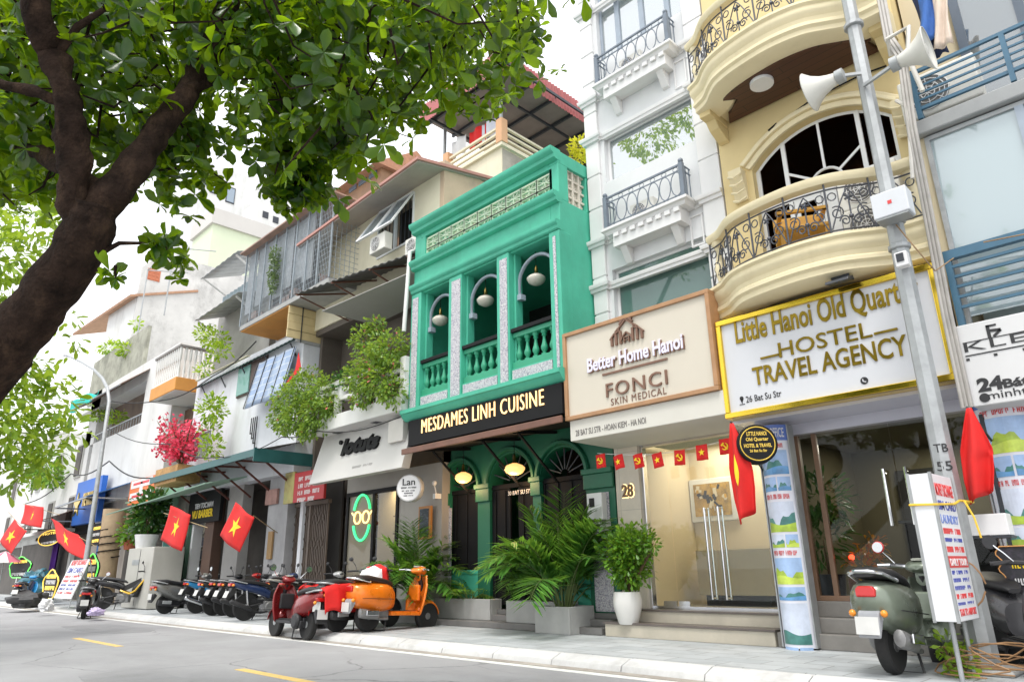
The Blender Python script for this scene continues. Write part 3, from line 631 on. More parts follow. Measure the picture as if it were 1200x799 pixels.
txt('number_halo','28',HALO,(q0.x-.012,GD-.122,q0.z-.012),.234,.224,WB,ext=.004,off=.05)
dx0,dx1=d(757,600).x,d(907,600).x
m=MB()
for x in (dx0,dx1-.05): m.box(x,x+.05,GD-.06,GD+.04,.36,zf0)
fr=m.box(dx0,dx1,GD-.03,GD+.03,.36,.4).build('door_frame',CHROME,WB)
xs=[dx0+.05,d(786,600).x,d(836,600).x,dx1-.05]
for i in range(3):
    dd=MB().box(xs[i]+.006,xs[i+1]-.006,GD,GD+.012,.4,zf0-.02).build('glass_door',GLASS,WB)
    if i<2:
        MB().box(xs[i]+.02 if i else xs[1]-.24,xs[i]+.2 if i else xs[1]-.02,GD-.012,GD+.024,.4,.47).build('patch_fitting',CHROME,dd)
m=MB()
for x in (xs[2]-.11,xs[2]+.11): 
    for o in (-.06,.06): m.tube([(x,GD+o,.5),(x,GD+o,1.75)],.018,8)
    for z in (.52,1.73): m.tube([(x,GD-.06,z),(x,GD+.06,z)],.012,6)
m.build('door_handle',CHROME,WB,smooth=40)
MB().box(WX0+.1,WX1-.1,11.3,11.4,.34,zf0+.3).box(WX0+.06,WX0+.1,GD+.13,11.3,.34,zf0+.3).box(WX1-.1,WX1-.06,GD+.13,11.3,.34,zf0+.3).box(WX0+.1,WX1-.1,GD+.13,11.3,zf0+.24,zf0+.3).build('room_wall',pm('warm_room_wall',(.68,.58,.42),.6,.03,1),WB)
MB().box(-6.4,-5.3,10.75,11.15,.342,.5).build('desk_plinth',BLACK,WB); MB().box(-6.5,-5.2,10.7,11.2,.502,1.2).build('reception_desk',pm('desk_board',(.42,.36,.24),.5,.06,2),WB,bevel=.01)
l=D.lights.new('ceiling_light','AREA'); l.energy=45; l.size=1.6; l.color=(1,.88,.68); o=D.objects.new('ceiling_light',l); COL.objects.link(o); o.location=(-5.65,10.3,zf0+.2); o.parent=None
tag(o,None,None)
m=MB().lathe([(.0,0),(.06,0),(.07,.02)],(-6.2,10.4,zf0+.215),12); m.build('downlight',pm('lamp_lens',(1,.9,.7),.4,.02,2,emit=(1,.85,.6),es=5),WB)
AW=thing('framed_painting','abstract amber and black painting in a white frame behind the glass doors','painting',tuple(W(836,585,11.22)))
a=W(812,612,11.22);b=W(860,557,11.22)
MB().box(a.x,b.x,11.2,11.28,a.z,b.z).build('frame',PLWH,AW,bevel=.01)
m=MB(); rp_=random.Random(3)
for k in range(26):
    x=rp_.uniform(a.x+.16,b.x-.16); z=rp_.uniform(a.z+.16,b.z-.16); q=rp_.uniform(0,3.14); L_=rp_.uniform(.04,.13); m.mat(k%3); x2=max(a.x+.12,min(b.x-.12,x+L_*math.cos(q))); z2=max(a.z+.12,min(b.z-.12,z+L_*1.6*math.sin(q))); m.bar((x,11.184-.0004*k,z),(x2,11.184-.0004*k,z2),rp_.uniform(.02,.07),.003,(0,1,0))
m.build('brush_strokes',[pm('black_stroke',(.02,.018,.015),.6,.3,5),pm('ochre_stroke',(.5,.28,.03),.6,.3,5),pm('pale_stroke',(.6,.52,.38),.6,.2,5)],AW)
pmn=pm('painted_canvas',(.42,.26,.06),.6,.6,3,stain=1,sc=(.03,.025,.02),st=(1.5,1,.7),ssc=4)
MB().box(a.x+.09,b.x-.09,11.185,11.199,a.z+.09,b.z-.09).build('canvas',pmn,AW)
# ================= yellow hostel
HX0,HX1,HY=-4.34,-1.69,8.9
HB=thing('hostel_building','yellow stucco hostel with curved balconies and an arched window','building',(-3,HY,0))
q=lambda x,y,Y=HY: W(x,y,Y)
zS=4.55; zB=4.1; zU=7.85; zUB=7.4
wl,wr=-3.87,-1.95; wc=(wl+wr)/2; hw=(wr-wl)/2; zsp=6.47; rise=.42; rad=(hw*hw+rise*rise)/(2*rise)
def arc(x,dz=0,k=0): return zsp+rise-rad+math.sqrt(max(0,(rad+k)**2-(x-wc)**2))+dz
m=MB().box(HX0,wl,HY,13,2.9,12).box(wr,HX1,HY,13,2.9,12).box(wl,wr,HY,13,2.9,zS+.02).box(wl,wr,HY,13,7.3,12)
m.prism([(wl,7.3),(wl,zsp)]+[(wl+2*hw*t/20,arc(wl+2*hw*t/20)) for t in range(1,20)]+[(wr,zsp),(wr,7.3)],'Y',HY,HY+.4)
m.build('wall',YELLOW,HB)
m=MB()   # arch moulding
for o,wd,dep in ((.0,.09,.05),(.09,.05,.1),(.14,.05,.06)):
    P=[]; Q=[]
    for t in range(25):
        x=wc-(hw+.02)+2*(hw+.02)*t/24; z=arc(max(wl,min(wr,x))); n=Vector((x-wc,z-(zsp+rise-rad))).normalized()
        P.append((x+n.x*o,z+n.y*o)); Q.append((x+n.x*(o+wd),z+n.y*(o+wd)))
    m.prism(P+Q[::-1],'Y',HY-dep,HY+.001)
m.build('arch_moulding',YPALE,HB,bevel=.01)
def console(x0,x1,zt,zb,dep):
    m=MB(); P=[]
    for t in range(15):
        f=t/14; P.append((HY-dep*(1-.75*f**.8)-(.02*math.sin(f*math.pi*2)),zt-(zt-zb)*f))
    m.prism([(HY,zt)]+P+[(HY,zb)],'X',x0,x1)
    for k in range(4):
        y=HY-dep*(1-.18*k); m.tube([(x0-.004,y,zt-.1-.12*k),((x0+x1)/2,y-.04,zt-.16-.12*k),(x1+.004,y,zt-.1-.12*k)],.018,5)
    return m
for x in (wl-.3,wr+.04): console(x,x+.2,6.5,6.02,.17).build('scroll_bracket',YPALE,HB,smooth=40)
WFR=pm('white_window_frame',(.72,.73,.73),.4,.04,2); TGL=glassm('dark_window_glass',(.34,.26,.2),.0)
f=MB(); Y=HY+.12; ztr=5.85
f.box(wl,wl+.06,Y,Y+.06,zS,arc(wl+.03)).box(wr-.06,wr,Y,Y+.06,zS,arc(wr-.03)).box(wl+.06,wr-.06,Y,Y+.06,ztr-.05,ztr+.05)
for x in (wl+.44,wr-.44): f.box(x-.03,x+.03,Y-.002,Y+.06,zS,arc(x)-.003)
f.box(wc-.1,wc+.1,Y,Y+.06,zS,ztr-.05)
f.tube([(wc+.22*math.cos(math.pi*t/12),Y+.03,ztr+.05+.22*math.sin(math.pi*t/12)) for t in range(13)],.022,5)
for a in (35,90,145):
    c,s=math.cos(R(a)),math.sin(R(a)); e=.3
    while arc(wc+e*c)>ztr+.05+e*s and abs(e*c)<hw-.46: e+=.02
    f.bar((wc+.22*c,Y+.03,ztr+.05+.22*s),(wc+e*c,Y+.03,ztr+.05+e*s),.035)
f.tube([(wl+.03+(2*hw-.06)*t/20,Y+.03,arc(wl+.03+(2*hw-.06)*t/20)-.01) for t in range(21)],.03,5)
for a,b in ((wl+.48,wc-.11),(wc+.11,wr-.48)): f.box(a,a+.07,Y+.005,Y+.06,zS,ztr-.05).box(b-.07,b,Y+.005,Y+.06,zS,ztr-.05).box(a+.07,b-.07,Y+.005,Y+.06,ztr-.13,ztr-.05)
wf=f.build('window',WFR,HB)
MB().prism([(wl+.02,zS),(wr-.02,zS)]+[(wr-.02-2*(hw-.02)*t/16,arc(wr-.02-2*(hw-.02)*t/16)-.02) for t in range(17)],'Y',Y+.025,Y+.033).build('pane',TGL,wf)
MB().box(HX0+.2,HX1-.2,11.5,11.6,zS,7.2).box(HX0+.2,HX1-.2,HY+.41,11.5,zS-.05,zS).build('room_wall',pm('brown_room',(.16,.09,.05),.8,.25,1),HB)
def smooth_path(P,n=60):
    out=[];N=len(P)
    for i in range(n+1):
        t=i/n*(N-1); k=min(int(t),N-2); f=t-k
        p0,p1,p2,p3=P[max(k-1,0)],P[k],P[k+1],P[min(k+2,N-1)]
        out.append(tuple(.5*((2*p1[j])+(-p0[j]+p2[j])*f+(2*p0[j]-5*p1[j]+4*p2[j]-p3[j])*f*f+(-p0[j]+3*p1[j]-3*p2[j]+p3[j])*f**3) for j in (0,1)))
    return out
PATH=smooth_path([(-4.36,8.3),(-4.14,8.2),(-3.98,8.05),(-3.8,7.92),(-3.5,7.83),(-3.1,7.78),(-2.8,7.79),(-2.5,7.86),(-2.25,8.0),(-2.05,8.12),(-1.88,8.16),(-1.69,8.17)])
SCR=pm('wrought_iron',(.06,.065,.08),.4,.25,8,metal=.3)
def balcony(zt,zb,label_n):
    hgt=zt-zb; pr=[(-.4,zb),(-.06,zb),(-.02,zb+hgt*.05),(-.02,zb+hgt*.2),(.02,zb+hgt*.26),(.02,zb+hgt*.36),(-.01,zb+hgt*.42),(.0,zb+hgt*.55),(.05,zb+hgt*.66),(.06,zb+hgt*.78),(.05,zb+hgt*.86),(.09,zb+hgt*.92),(.09,zt),(-.4,zt)]
    m=MB().sweep(PATH,pr)
    m.prism([(p[0],p[1]+.22) for p in PATH]+[(HX1,HY),(HX0,HY)],'Z',zb+.04,zt-.02)
    o=m.build('balcony_slab',YPALE,HB,smooth=35)
    m=MB(); m.sweep(PATH,[(-.1,zt+.68),(.03,zt+.68),(.06,zt+.72),(.06,zt+.78),(.02,zt+.8),(-.08,zt+.8),(-.12,zt+.76)])
    m.build('balcony_coping',YPALE,HB,smooth=40)
    # iron scrolls along the path
    L=[0]
    for a,b in zip(PATH,PATH[1:]): L.append(L[-1]+math.dist(a,b))
    def at(s):
        s=max(0,min(L[-1]-1e-6,s)); i=max(k for k in range(len(L)) if L[k]<=s); i=min(i,len(L)-2); f=(s-L[i])/(L[i+1]-L[i]); a,b=PATH[i],PATH[i+1]
        return (a[0]+(b[0]-a[0])*f,a[1]+(b[1]-a[1])*f)
    m=MB(); P=lambda s,z: (*at(s),zt+z)
    def cv(fn,n,r): m.tube([P(*fn(k/n)) for k in range(n+1)],r,5)
    for z in (.06,.6): cv(lambda t,z=z:(L[-1]*t,z),50,.011)
    np_=6; wd=L[-1]/np_
    for k in range(np_):
        s0=k*wd; c=s0+wd/2
        cv(lambda t:(s0,.02+.66*t),2,.013)
        for sg in (-1,1):
            cv(lambda t:(c+sg*wd*.46*(1-t)**.8,.08+.5*t),8,.009)
            cv(lambda t:(c+sg*(.07+.06*(1-t*.75)*math.cos(t*9)),.17+.07*(1-t*.75)*math.sin(t*9)),18,.009)
            cv(lambda t:(c+sg*(wd*.36+.045*math.cos(t*6.3)),.5+.05*math.sin(t*6.3)),10,.008)
            cv(lambda t:(c+sg*(wd*.3+.08*(1-t*.6)*math.cos(t*8+1)),.28+.09*(1-t*.6)*math.sin(t*8+1)),16,.008)
        cv(lambda t:(c,.08+.38*t),2,.01)
        for ang in range(5):
            a=ang*1.257; cv(lambda t:(c+.05*math.cos(a)*t,.47+.05*math.sin(a)*t),2,.014)
        m.sphere(P(c,.47),.02,6); m.sphere(P(c,.22),.028,6)
    m.build('balcony_railing',SCR,HB)
    for x,y in ((HX0+.1,8.32),(HX1-.08,8.3)): MB().lathe([(.09,zt),(.09,zt+.05),(.05,zt+.08),(.075,zt+.2),(.085,zt+.28),(.05,zt+.45),(.04,zt+.55),(.07,zt+.6),(.09,zt+.64),(.09,zt+.69)],(x,y,0),12).build('balcony_post',YPALE,HB,smooth=50)
balcony(zS,zB,'lower'); balcony(zU,zUB,'upper')
WS=tilem('timber_soffit',(.085,.035,.02),(.07,.028,.016),(.02,.01,.006),2.5,.14,.006,.45,.3,'XY',.2)
MB().prism([(p[0]+(.2 if p[0]<-3.9 else 0)-(.2 if p[0]>-1.9 else 0),p[1]+.42-(.1 if -3.9<p[0]<-2 else 0)) for p in PATH[4:-3]]+[(HX1-.22,HY-.04),(HX0+.24,HY-.04)],'Z',zUB-.03,zUB+.02).build('timber_soffit',WS,HB)
for x in (HX0+.02,HX1-.2): MB().box(x,x+.18,8.35,HY,zUB-.08,zUB+.1).prism([(HY,zUB-.081),(8.5,zUB-.081),(8.6,zUB-.2),(8.82,zUB-.3),(HY,zUB-.32)],'X',x+.01,x+.17).build('soffit_beam',YELLOW,HB,bevel=.012)
MB().lathe([(.0,.0),(.16,.0),(.16,.05)],(-3.3,8.3,zUB-.08),20).build('ceiling_lamp',PLWH,HB)
MB().tube([(HX0+.9,HY-.03,6.98),(-2.9,HY-.04,7.12),(-2.2,HY-.03,7.16),(HX1,HY-.02,7.1)],.012,5).tube([(HX0+.82,HY-.05,6.93),(HX0+.95,HY-.03,7.0)],.03,6).build('wall_cable',BLACK,HB)
ac((-2.25,8.55,zS+.02),0,'dusty outdoor unit standing on the lower curved hostel balcony',s=.95)
ac((-2.28,8.6,zS+.56),0,'second outdoor unit stacked on top of the hostel balcony one',s=.9)
CH=thing('wooden_armchair','yellow wooden chair on the lower hostel balcony','chair',(-3.1,8.35,zS+.01),.5)
OCH=pm('ochre_wood',(.5,.26,.03),.5,.15,4)
MB().box(-.3,.3,-.25,.25,.36,.41).build('seat',OCH,CH,world=False,bevel=.01)
MB().box(-.3,.3,.22,.26,.45,.75).build('backrest',OCH,CH,world=False,bevel=.01)
for x in (-.28,.24):
    for y in (-.24,.2): MB().box(x,x+.05,y,y+.05,0,.37).build('leg',OCH,CH,world=False)
    MB().box(x,x+.05,-.26,.26,.58,.62).build('armrest',OCH,CH,world=False)
m=MB().box(-.31,.31,-.27,-.22,.58,.62).build('front_rail',OCH,CH,world=False)
FLD=thing('flood_light','grey flood light hanging from the curved hostel balcony','lamp',tuple(W(985,329,7.95)))
c=W(985,329,7.95); MB().prism([(7.8,c.z-.06),(7.82,c.z-.02),(8.0,c.z+.05),(8.02,c.z-.01)],'X',c.x-.13,c.x+.13).build('lamp_housing',IRON,FLD,bevel=.006); MB().box(c.x-.1,c.x+.1,7.95,7.98,c.z+.03,c.z+.12).build('bracket',IRON,FLD)
# hostel sign
HS=thing('hostel_sign','white hostel sign with polished gold frame and gold raised letters','sign',(-3,8.15,3.2))
v=lambda x,y: W(x,y,8.15)
hx0=HX0+.02; hx1=HX1+.0; hz1=(v(848.3,374.7).z+v(1089,310.5).z)/2; hz0=(v(861.8,489.6).z+v(1118.9,445.7).z)/2
HWH=pm('white_sign_sheet',(.6,.61,.64),.35,.03,1)
MB().box(hx0+.07,hx1-.07,8.15,8.3,hz0+.07,hz1-.07).build('panel',HWH,HS)
GOLDF=pm('polished_gold',(.75,.52,.06),.16,.1,3,metal=1)
MB().box(hx0,hx1,8.11,8.32,hz1-.07,hz1).box(hx0,hx1,8.11,8.32,hz0,hz0+.07).box(hx0,hx0+.07,8.11,8.32,hz0+.07,hz1-.07).box(hx1-.07,hx1,8.11,8.32,hz0+.07,hz1-.07).build('frame',GOLDF,HS,bevel=.008)
def sg(s,pa,pb,ht,mat,ext=.025,off=0,space=1,name='letters'):
    a=v(*pa);b=v(*pb); txt(name,s,mat,(a.x,8.15,(a.z+b.z)/2),b.x-a.x,ht,HS,ext=ext,off=off,space=space)
GL=pm('gold_letters',(.33,.225,.03),.3,.25,6,metal=1)
sg('Little Hanoi Old Quarter',(864,409),(1080,353.5),.35,GL,off=.018,ext=.016)
sg('HOSTEL',(914,420),(1023,394),.19,GL,off=.004,ext=.016)
sg('TRAVEL AGENCY',(884,452),(1066,416),.235,GL,off=.015,ext=.016)
m=MB()
for pa,pb in (((892,421),(913,415)),((1025,392),(1052,385))):
    a=v(*pa);b=v(*pb);m.box(a.x,b.x,8.125,8.149,(a.z+b.z)/2-.012,(a.z+b.z)/2+.012)
m.build('dashes',GL,HS)
BLT=pm('black_print',(.02,.02,.022),.5,.05,4)
sg('26 Bat Su Str',(875,473),(916,463),.08,BLT,.006)
a=v(870,473); m=MB().lathe([(.012,-.003),(.026,-.003),(.026,.0)],(a.x,8.147,a.z+.07),12,'Y').prism([(a.x-.022,a.z+.06),(a.x,a.z),(a.x+.022,a.z+.06)],'Y',8.144,8.149).box(a.x-.035,a.x+.035,8.144,8.149,a.z-.012,a.z-.004)
a=v(1013,446); m.lathe([(.0,-.004),(.042,-.004),(.042,.0)],(a.x,8.148,a.z),16,'Y'); m.build('symbols',BLT,HS)
MB().tube([(a.x-.014,8.143,a.z+.02),(a.x-.012,8.143,a.z-.006),(a.x+.018,8.143,a.z-.02)],.007,5).build('handset_symbol',HWH,HS)
# soffit, shopfront
zso=W(1000,497,8.9).z; 
SOF=pm('glossy_soffit',(.55,.55,.62),.12,.04,1,spec=.8)
MB().box(HX0+.01,HX1-.005,8.32,9.3,hz0-.04,hz0-.0).box(HX0+.005,HX1-.005,8.93,9.3,zso-.02,hz0-.041).build('soffit',SOF,HB)
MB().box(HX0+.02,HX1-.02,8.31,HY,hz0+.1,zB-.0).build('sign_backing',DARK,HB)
HGY=9.05; zfl=.52
BF=pm('brown_door_frame',(.2,.12,.075),.4,.15,3)
m=MB(); s=lambda x,y: W(x,y,HGY)
fx0=s(952,650).x; fx1=HX1-.08; ztop=hz0-.06
m.box(fx0-.05,fx0+.03,HGY-.03,HGY+.05,zfl,ztop).box(fx1-.08,fx1,HGY-.03,HGY+.05,zfl,ztop).box(fx0+.03,fx1-.08,HGY-.03,HGY+.05,ztop-.1,ztop).box(fx0+.2,fx0+.26,HGY-.02,HGY+.04,zfl,ztop-.1).box(fx0+.03,fx1-.08,HGY-.028,HGY+.048,zfl,zfl+.06)
m.build('door_frame',BF,HB,bevel=.006)
xm=(fx0+.26+fx1-.08)/2; dg=glassm('shop_glass',(.85,.87,.85),.015)
for a,b in ((fx0+.03,fx0+.2),(fx0+.265,xm-.005),(xm+.005,fx1-.085)): dd=MB().box(a,b,HGY,HGY+.012,zfl+.065,ztop-.105).build('glass_door',dg,HB)
m=MB()
for x in (xm-.12,xm+.12):
    m.tube([(x,HGY-.07,1.35),(x,HGY-.07,2.0)],.022,8)
    for z in (1.4,1.95): m.tube([(x,HGY-.07,z),(x,HGY+.02,z)],.01,6)
m.build('door_handle',CHROME,HB,smooth=40)
GS=pm('grey_step_stone',(.2,.19,.175),.7,.15,3,bump=.1,stain=.3,sc=(.1,.09,.08),st=(1,1,1))
MB().box(HX0+.06,HX1-.02,8.72,9.0,.0,.17).box(HX0+.06,HX1-.02,8.84,9.3,.17,.34).box(HX0+.06,HX1-.02,8.98,13,.34,zfl).build('step',GS,HB,bevel=.01)
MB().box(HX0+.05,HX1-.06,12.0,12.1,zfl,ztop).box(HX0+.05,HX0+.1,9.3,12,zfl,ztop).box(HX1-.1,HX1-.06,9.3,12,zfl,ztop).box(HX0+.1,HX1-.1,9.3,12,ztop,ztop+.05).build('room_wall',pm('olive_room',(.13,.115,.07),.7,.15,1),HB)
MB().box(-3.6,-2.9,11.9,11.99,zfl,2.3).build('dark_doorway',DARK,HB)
a=W(1025,640,10.2)
DK=thing('reception_counter','dark reception counter with a glossy top behind the hostel glass','desk',(-2.6,10.2,zfl)); MB().box(-3.05,-1.85,10.1,10.5,zfl,1.42).build('front',BLACK,DK,bevel=.01); MB().box(-3.1,-1.82,10.02,10.55,1.422,1.46).build('top',pm('dark_top',(.06,.06,.06),.15,.1,2),DK,bevel=.006)
l=D.lights.new('ceiling_light','AREA'); l.energy=17; l.size=.8; l.color=(1,.9,.75); o=D.objects.new('ceiling_light',l); COL.objects.link(o); o.location=(-2.9,10.9,ztop-.03); o.parent=None
# banner columns
SKY_P=pm('print_sky',(.35,.5,.75),.35,.3,2.5); SEA_P=pm('print_sea',(.12,.3,.55),.35,.4,4); HIL_P=pm('print_hills',(.07,.22,.2),.35,.4,5); FLD_P=pm('print_field',(.38,.52,.06),.35,.35,6); LIM_P=pm('print_lime',(.55,.68,.1),.35,.25,6); CLD_P=pm('print_cloud',(.6,.66,.78),.35,.2,3)
BLU=pm('blue_band',(.12,.2,.55),.35,.08,3); REDT=pm('red_print',(.62,.05,.05),.5,.05,3); WHB=pm('banner_white',(.72,.73,.8),.3,.03,1)
NAV=pm('navy_print',(.06,.08,.35),.5,.05,3)
def banner(name,label,x0,x1,yf,bow,z0,z1,rows,parent_x):
    t=thing(name,label,'banner',((x0+x1)/2,yf,0)); wd=x1-x0
    def yc(x): f=(x-x0)/wd*2-1; return yf+bow*f*f
    m=MB(); n=12
    front=[(x0+wd*k/n,yc(x0+wd*k/n)) for k in range(n+1)]
    m.prism(front+[(x1,yf+bow+.12),(x0,yf+bow+.12)],'Z',z0,z1); m.build('panel',WHB,t,smooth=40)
    m=MB()
    for x in (x0-.02,x1+.004): m.box(x,x+.016,yf+bow-.02,yf+bow+.14,z0,z1)
    m.build('frame',GREYMET,t)
    def curve(o,d):
        for vv in o.data.vertices:
            wx=vv.co.x+t.location.x; vv.co.y+=yc(wx)-yf-d
    def patch(m,poly):   # poly in 0..1 of the panel, subdivided across so that it follows the bow
        pass
    z=z1
    for r in rows:
        k=r[0]; hh=r[1]
        if k=='band':
            m=MB()
            m.grid(lambda u,w_:(x0+wd*u,yf-.003,z-hh+hh*w_),12,1); o=m.build('title_band',BLU,t); curve(o,.0)
            o=txt('lettering',r[2],PLWH,(x0+wd*.06,yf-.004,z-hh*.8),wd*.88,hh*.6,t,ext=.002,off=.012); curve(o,.002)
        elif k=='text':
            o=blurb('lettering',r[2],REDT,(x0+wd*.12,yf-.002,z-hh*.75),wd*.76,hh*.45,t,ext=.002); curve(o,.001)
        elif k=='pic':
            # r[2]: list of (u0,u1,kind)
            for u0,u1,kind in r[2]:
                m=MB(); a,b=x0+wd*u0,x0+wd*u1; N=12
                def strip(lo,hi,mi):
                    m.mat(mi); m.grid(lambda u,w_:(a+(b-a)*u,yf-.003-.0006*mi,z-hh+hh*(lo(u)+(hi(u)-lo(u))*w_)),N,1)
                ph=rnd.uniform(0,6)
                hl=lambda u: .42+.18*math.sin(u*7+ph)+.1*math.sin(u*17+ph*2)
                one=lambda u:1.; zero=lambda u:0.
                strip(zero,one,0)
                strip(zero,hl,1)
                strip(zero,lambda u:.28+.06*math.sin(u*5+ph),2)
                ms={'bay':[SKY_P,HIL_P,SEA_P],'rice':[CLD_P,HIL_P,FLD_P],'lime':[SKY_P,FLD_P,LIM_P],'cloud':[CLD_P,CLD_P,HIL_P]}[kind]
                o=m.build('photo_print',ms,t); curve(o,.0)
        z-=hh
    return t
H2=z2b=W(893,500,8.55).z
ROWS=[('band',.2,'BOOKING OFFICE'),('text',.12,(3,5,3)),('pic',.3,[(.08,.94,'bay')]),('gap',.03),('pic',.17,[(.08,.58,'bay'),(.62,.94,'bay')]),('text',.13,(4,2,3,3,4)),('pic',.36,[(.08,.94,'rice')]),('gap',.03),('pic',.15,[(.08,.6,'rice'),(.64,.94,'lime')]),('text',.12,(4,4,6)),('pic',.3,[(.08,.94,'lime')]),('gap',.03),('pic',.15,[(.08,.94,'bay')]),('gap',.03)]
banner('banner_column','curved white travel banner full of landscape photos between clinic and hostel',HX0+.18,HX0+.56,8.5,.14,.02,H2,ROWS+[('pic',.45,[(.1,.94,'cloud')]),('gap',.03),('pic',.14,[(.08,.6,'lime'),(.64,.94,'lime')]),('text',.12,(4,4,6))],0)
banner('banner_column','curved travel banner with lime landscapes behind the steel utility pole',-1.72,-1.2,8.4,.16,.02,W(1112,466,8.45).z,[('band',.16,'BOOKING OFFICE'),('text',.12,(3,5,3)),('pic',.36,[(.08,.92,'lime')]),('gap',.03),('pic',.2,[(.08,.5,'bay'),(.54,.92,'bay')]),('text',.12,(4,2,3,3,4)),('pic',.34,[(.08,.92,'rice')]),('gap',.03),('pic',.16,[(.08,.5,'rice'),(.54,.92,'lime')]),('text',.12,(3,7)),('pic',.3,[(.08,.92,'lime')]),('text',.12,(4,4,6))],0)
# round projecting sign
c=W(886,521,8.0)
RS=thing('round_sign','round black projecting sign with gold ring and gold lettering','sign',tuple(c),R(38))
MB().lathe([(.0,-.09),(.22,-.09),(.235,-.075),(.235,.075),(.22,.09),(.0,.09)],(0,0,0),28,'Y').build('drum',BLACK,RS,world=False,smooth=40)
YLT=pm('yellow_sign_print',(.8,.55,.08),.4,.06,4)
MB().tube([(.2*math.cos(k*math.pi/16),-.093,.2*math.sin(k*math.pi/16)) for k in range(32)],.006,4,closed=True).build('ring',YLT,RS,world=False)
def loc_blurb(par,w_,m_,x,z,wd,ht,y):
    o=blurb('lettering',w_,m_,(x,y,z),wd,ht); o.parent=par; return o
def loc_txt(par,s,m_,x,z,wd,ht,y,off=.02,name='lettering',ext=.004):
    o=txt(name,s,m_,(x,y,z),wd,ht,None,ext=ext,off=off); o.parent=par; return o
loc_txt(RS,'LITTLE HANOI',YLT,-.115,.095,.23,.05,-.091); loc_txt(RS,'Old Quarter',YLT,-.13,.025,.26,.05,-.091); loc_txt(RS,'HOTEL & TRAVEL',YLT,-.16,-.045,.32,.045,-.091); loc_txt(RS,'26 Bat Su Str',YLT,-.1,-.1,.2,.032,-.091)
MB().tube([(0,.09,0),(0,.5,.0)],.015,6).build('bracket',IRON,RS,world=False)

# ================= right-hand shop with the white sign
KX0=-1.66; KY=8.1; k_=lambda x,y,Y=KY: W(x,y,Y)
KB=thing('shop_building','shop building at the right edge with a full-width upper window and blue rails','building',(0,KY,0))
KW=pm('shop_wall',(.6,.52,.36),.7,.06,1,stain=.25,sc=(.4,.34,.22))
kzt=k_(1118,383).z; kz0=k_(1133,478).z
zg0=W(1112,300,8.35).z; zg1=W(1083,163,8.35).z; 
GRYC=pm('grey_render',(.3,.31,.31),.8,.1,2,stain=.3,sc=(.15,.15,.15))
zbal=W(1075,157,8.3).z
MB().box(KX0,4,9.2,13,zg1+.35,14).box(KX0+.005,KX0+.1,8.37,9.2,kzt,zg1+.02).box(KX0,4,9.6,9.7,2.2,zg1).build('wall',KW,KB)
MB().box(KX0,4,8.25,9.2,zg1+.02,zg1+.2).build('balcony_slab',GRYC,KB,bevel=.015)
TBL=pm('blue_grey_rail',(.05,.13,.2),.4,.12,4)
PGL=glassm('pale_film_glass',(.5,.58,.6),.3,.45,(.6,.72,.75),.05)
MB().box(KX0+.1,4,8.36,8.375,zg0-.72,zg1).build('pane',PGL,KB)
m=MB().box(KX0+.1,KX0+.15,8.33,8.4,kzt,zg1).box(KX0+.15,4,8.33,8.4,zg1-.05,zg1); m.build('window_frame',GREYMET,KB)
m=MB().box(k_(1195,150,8.35).x,k_(1195,150,8.35).x+.08,8.32,8.41,kzt,zg1-.05); m.build('window_mullion',GREYBLUE,KB)
MB().box(KX0+.15,4,9.0,9.05,kzt,zg1).build('blind',pm('pale_blind',(.6,.66,.66),.8,.05,1),KB)
m=MB(); xr=k_(1112,330,8.2).x
m.box(xr,4,8.18,8.26,zg0-.1,zg0).box(xr,xr+.06,8.18,8.26,kzt+.02,zg0-.1)
for t in range(5): z=zg0-.2-.115*t; m.box(xr+.06,4,8.2,8.23,z,z+.03)
m.build('railing',TBL,KB)
m=MB(); xr=k_(1066,95,8.28).x; zr0=zg1+.22; zr1=W(1066,85,8.28).z
m.box(xr,4,8.28,8.32,zr1-.04,zr1).box(xr,xr+.05,8.26,8.34,zr0,zr1).box(xr,4,8.28,8.32,zr0+.12,zr0+.16)
for t in range(4): z=zr0+.16+(zr1-zr0-.2)*(t+1)/5; m.box(xr+.05,4,8.29,8.31,z-.012,z+.012)
m.box(k_(1186,100,8.28).x,k_(1186,100,8.28).x+.05,8.26,8.34,zr0,zr1-.04)
m.box(xr,xr+.03,8.34,9.2,zr1-.04,zr1).box(xr,xr+.03,8.34,9.2,zr0+.12,zr0+.16)
m.build('railing',TBL,KB)
m=MB(); wx=W(1118,30,9.2).x; zt_=zg1+2.35
for x in (wx,wx+.62,wx+1.3): m.box(x,x+.1,9.12,9.22,zg1+.36,zt_)
m.box(wx+.1,4,9.12,9.22,zt_-.1,zt_); dw=m.build('door_frame',pm('slate_frame',(.09,.115,.15),.4,.1,3),KB)
MB().box(wx+.1,4,9.15,9.17,zg1+.36,zt_-.1).build('pane',glassm('grey_door_glass',(.35,.4,.42),.3,.25,(.4,.47,.5)),KB)
ac((W(1100,97,8.62).x+.0,8.62,zr0+.13),0,'cream outdoor unit behind blue balcony bars above the glass front',s=1.05)
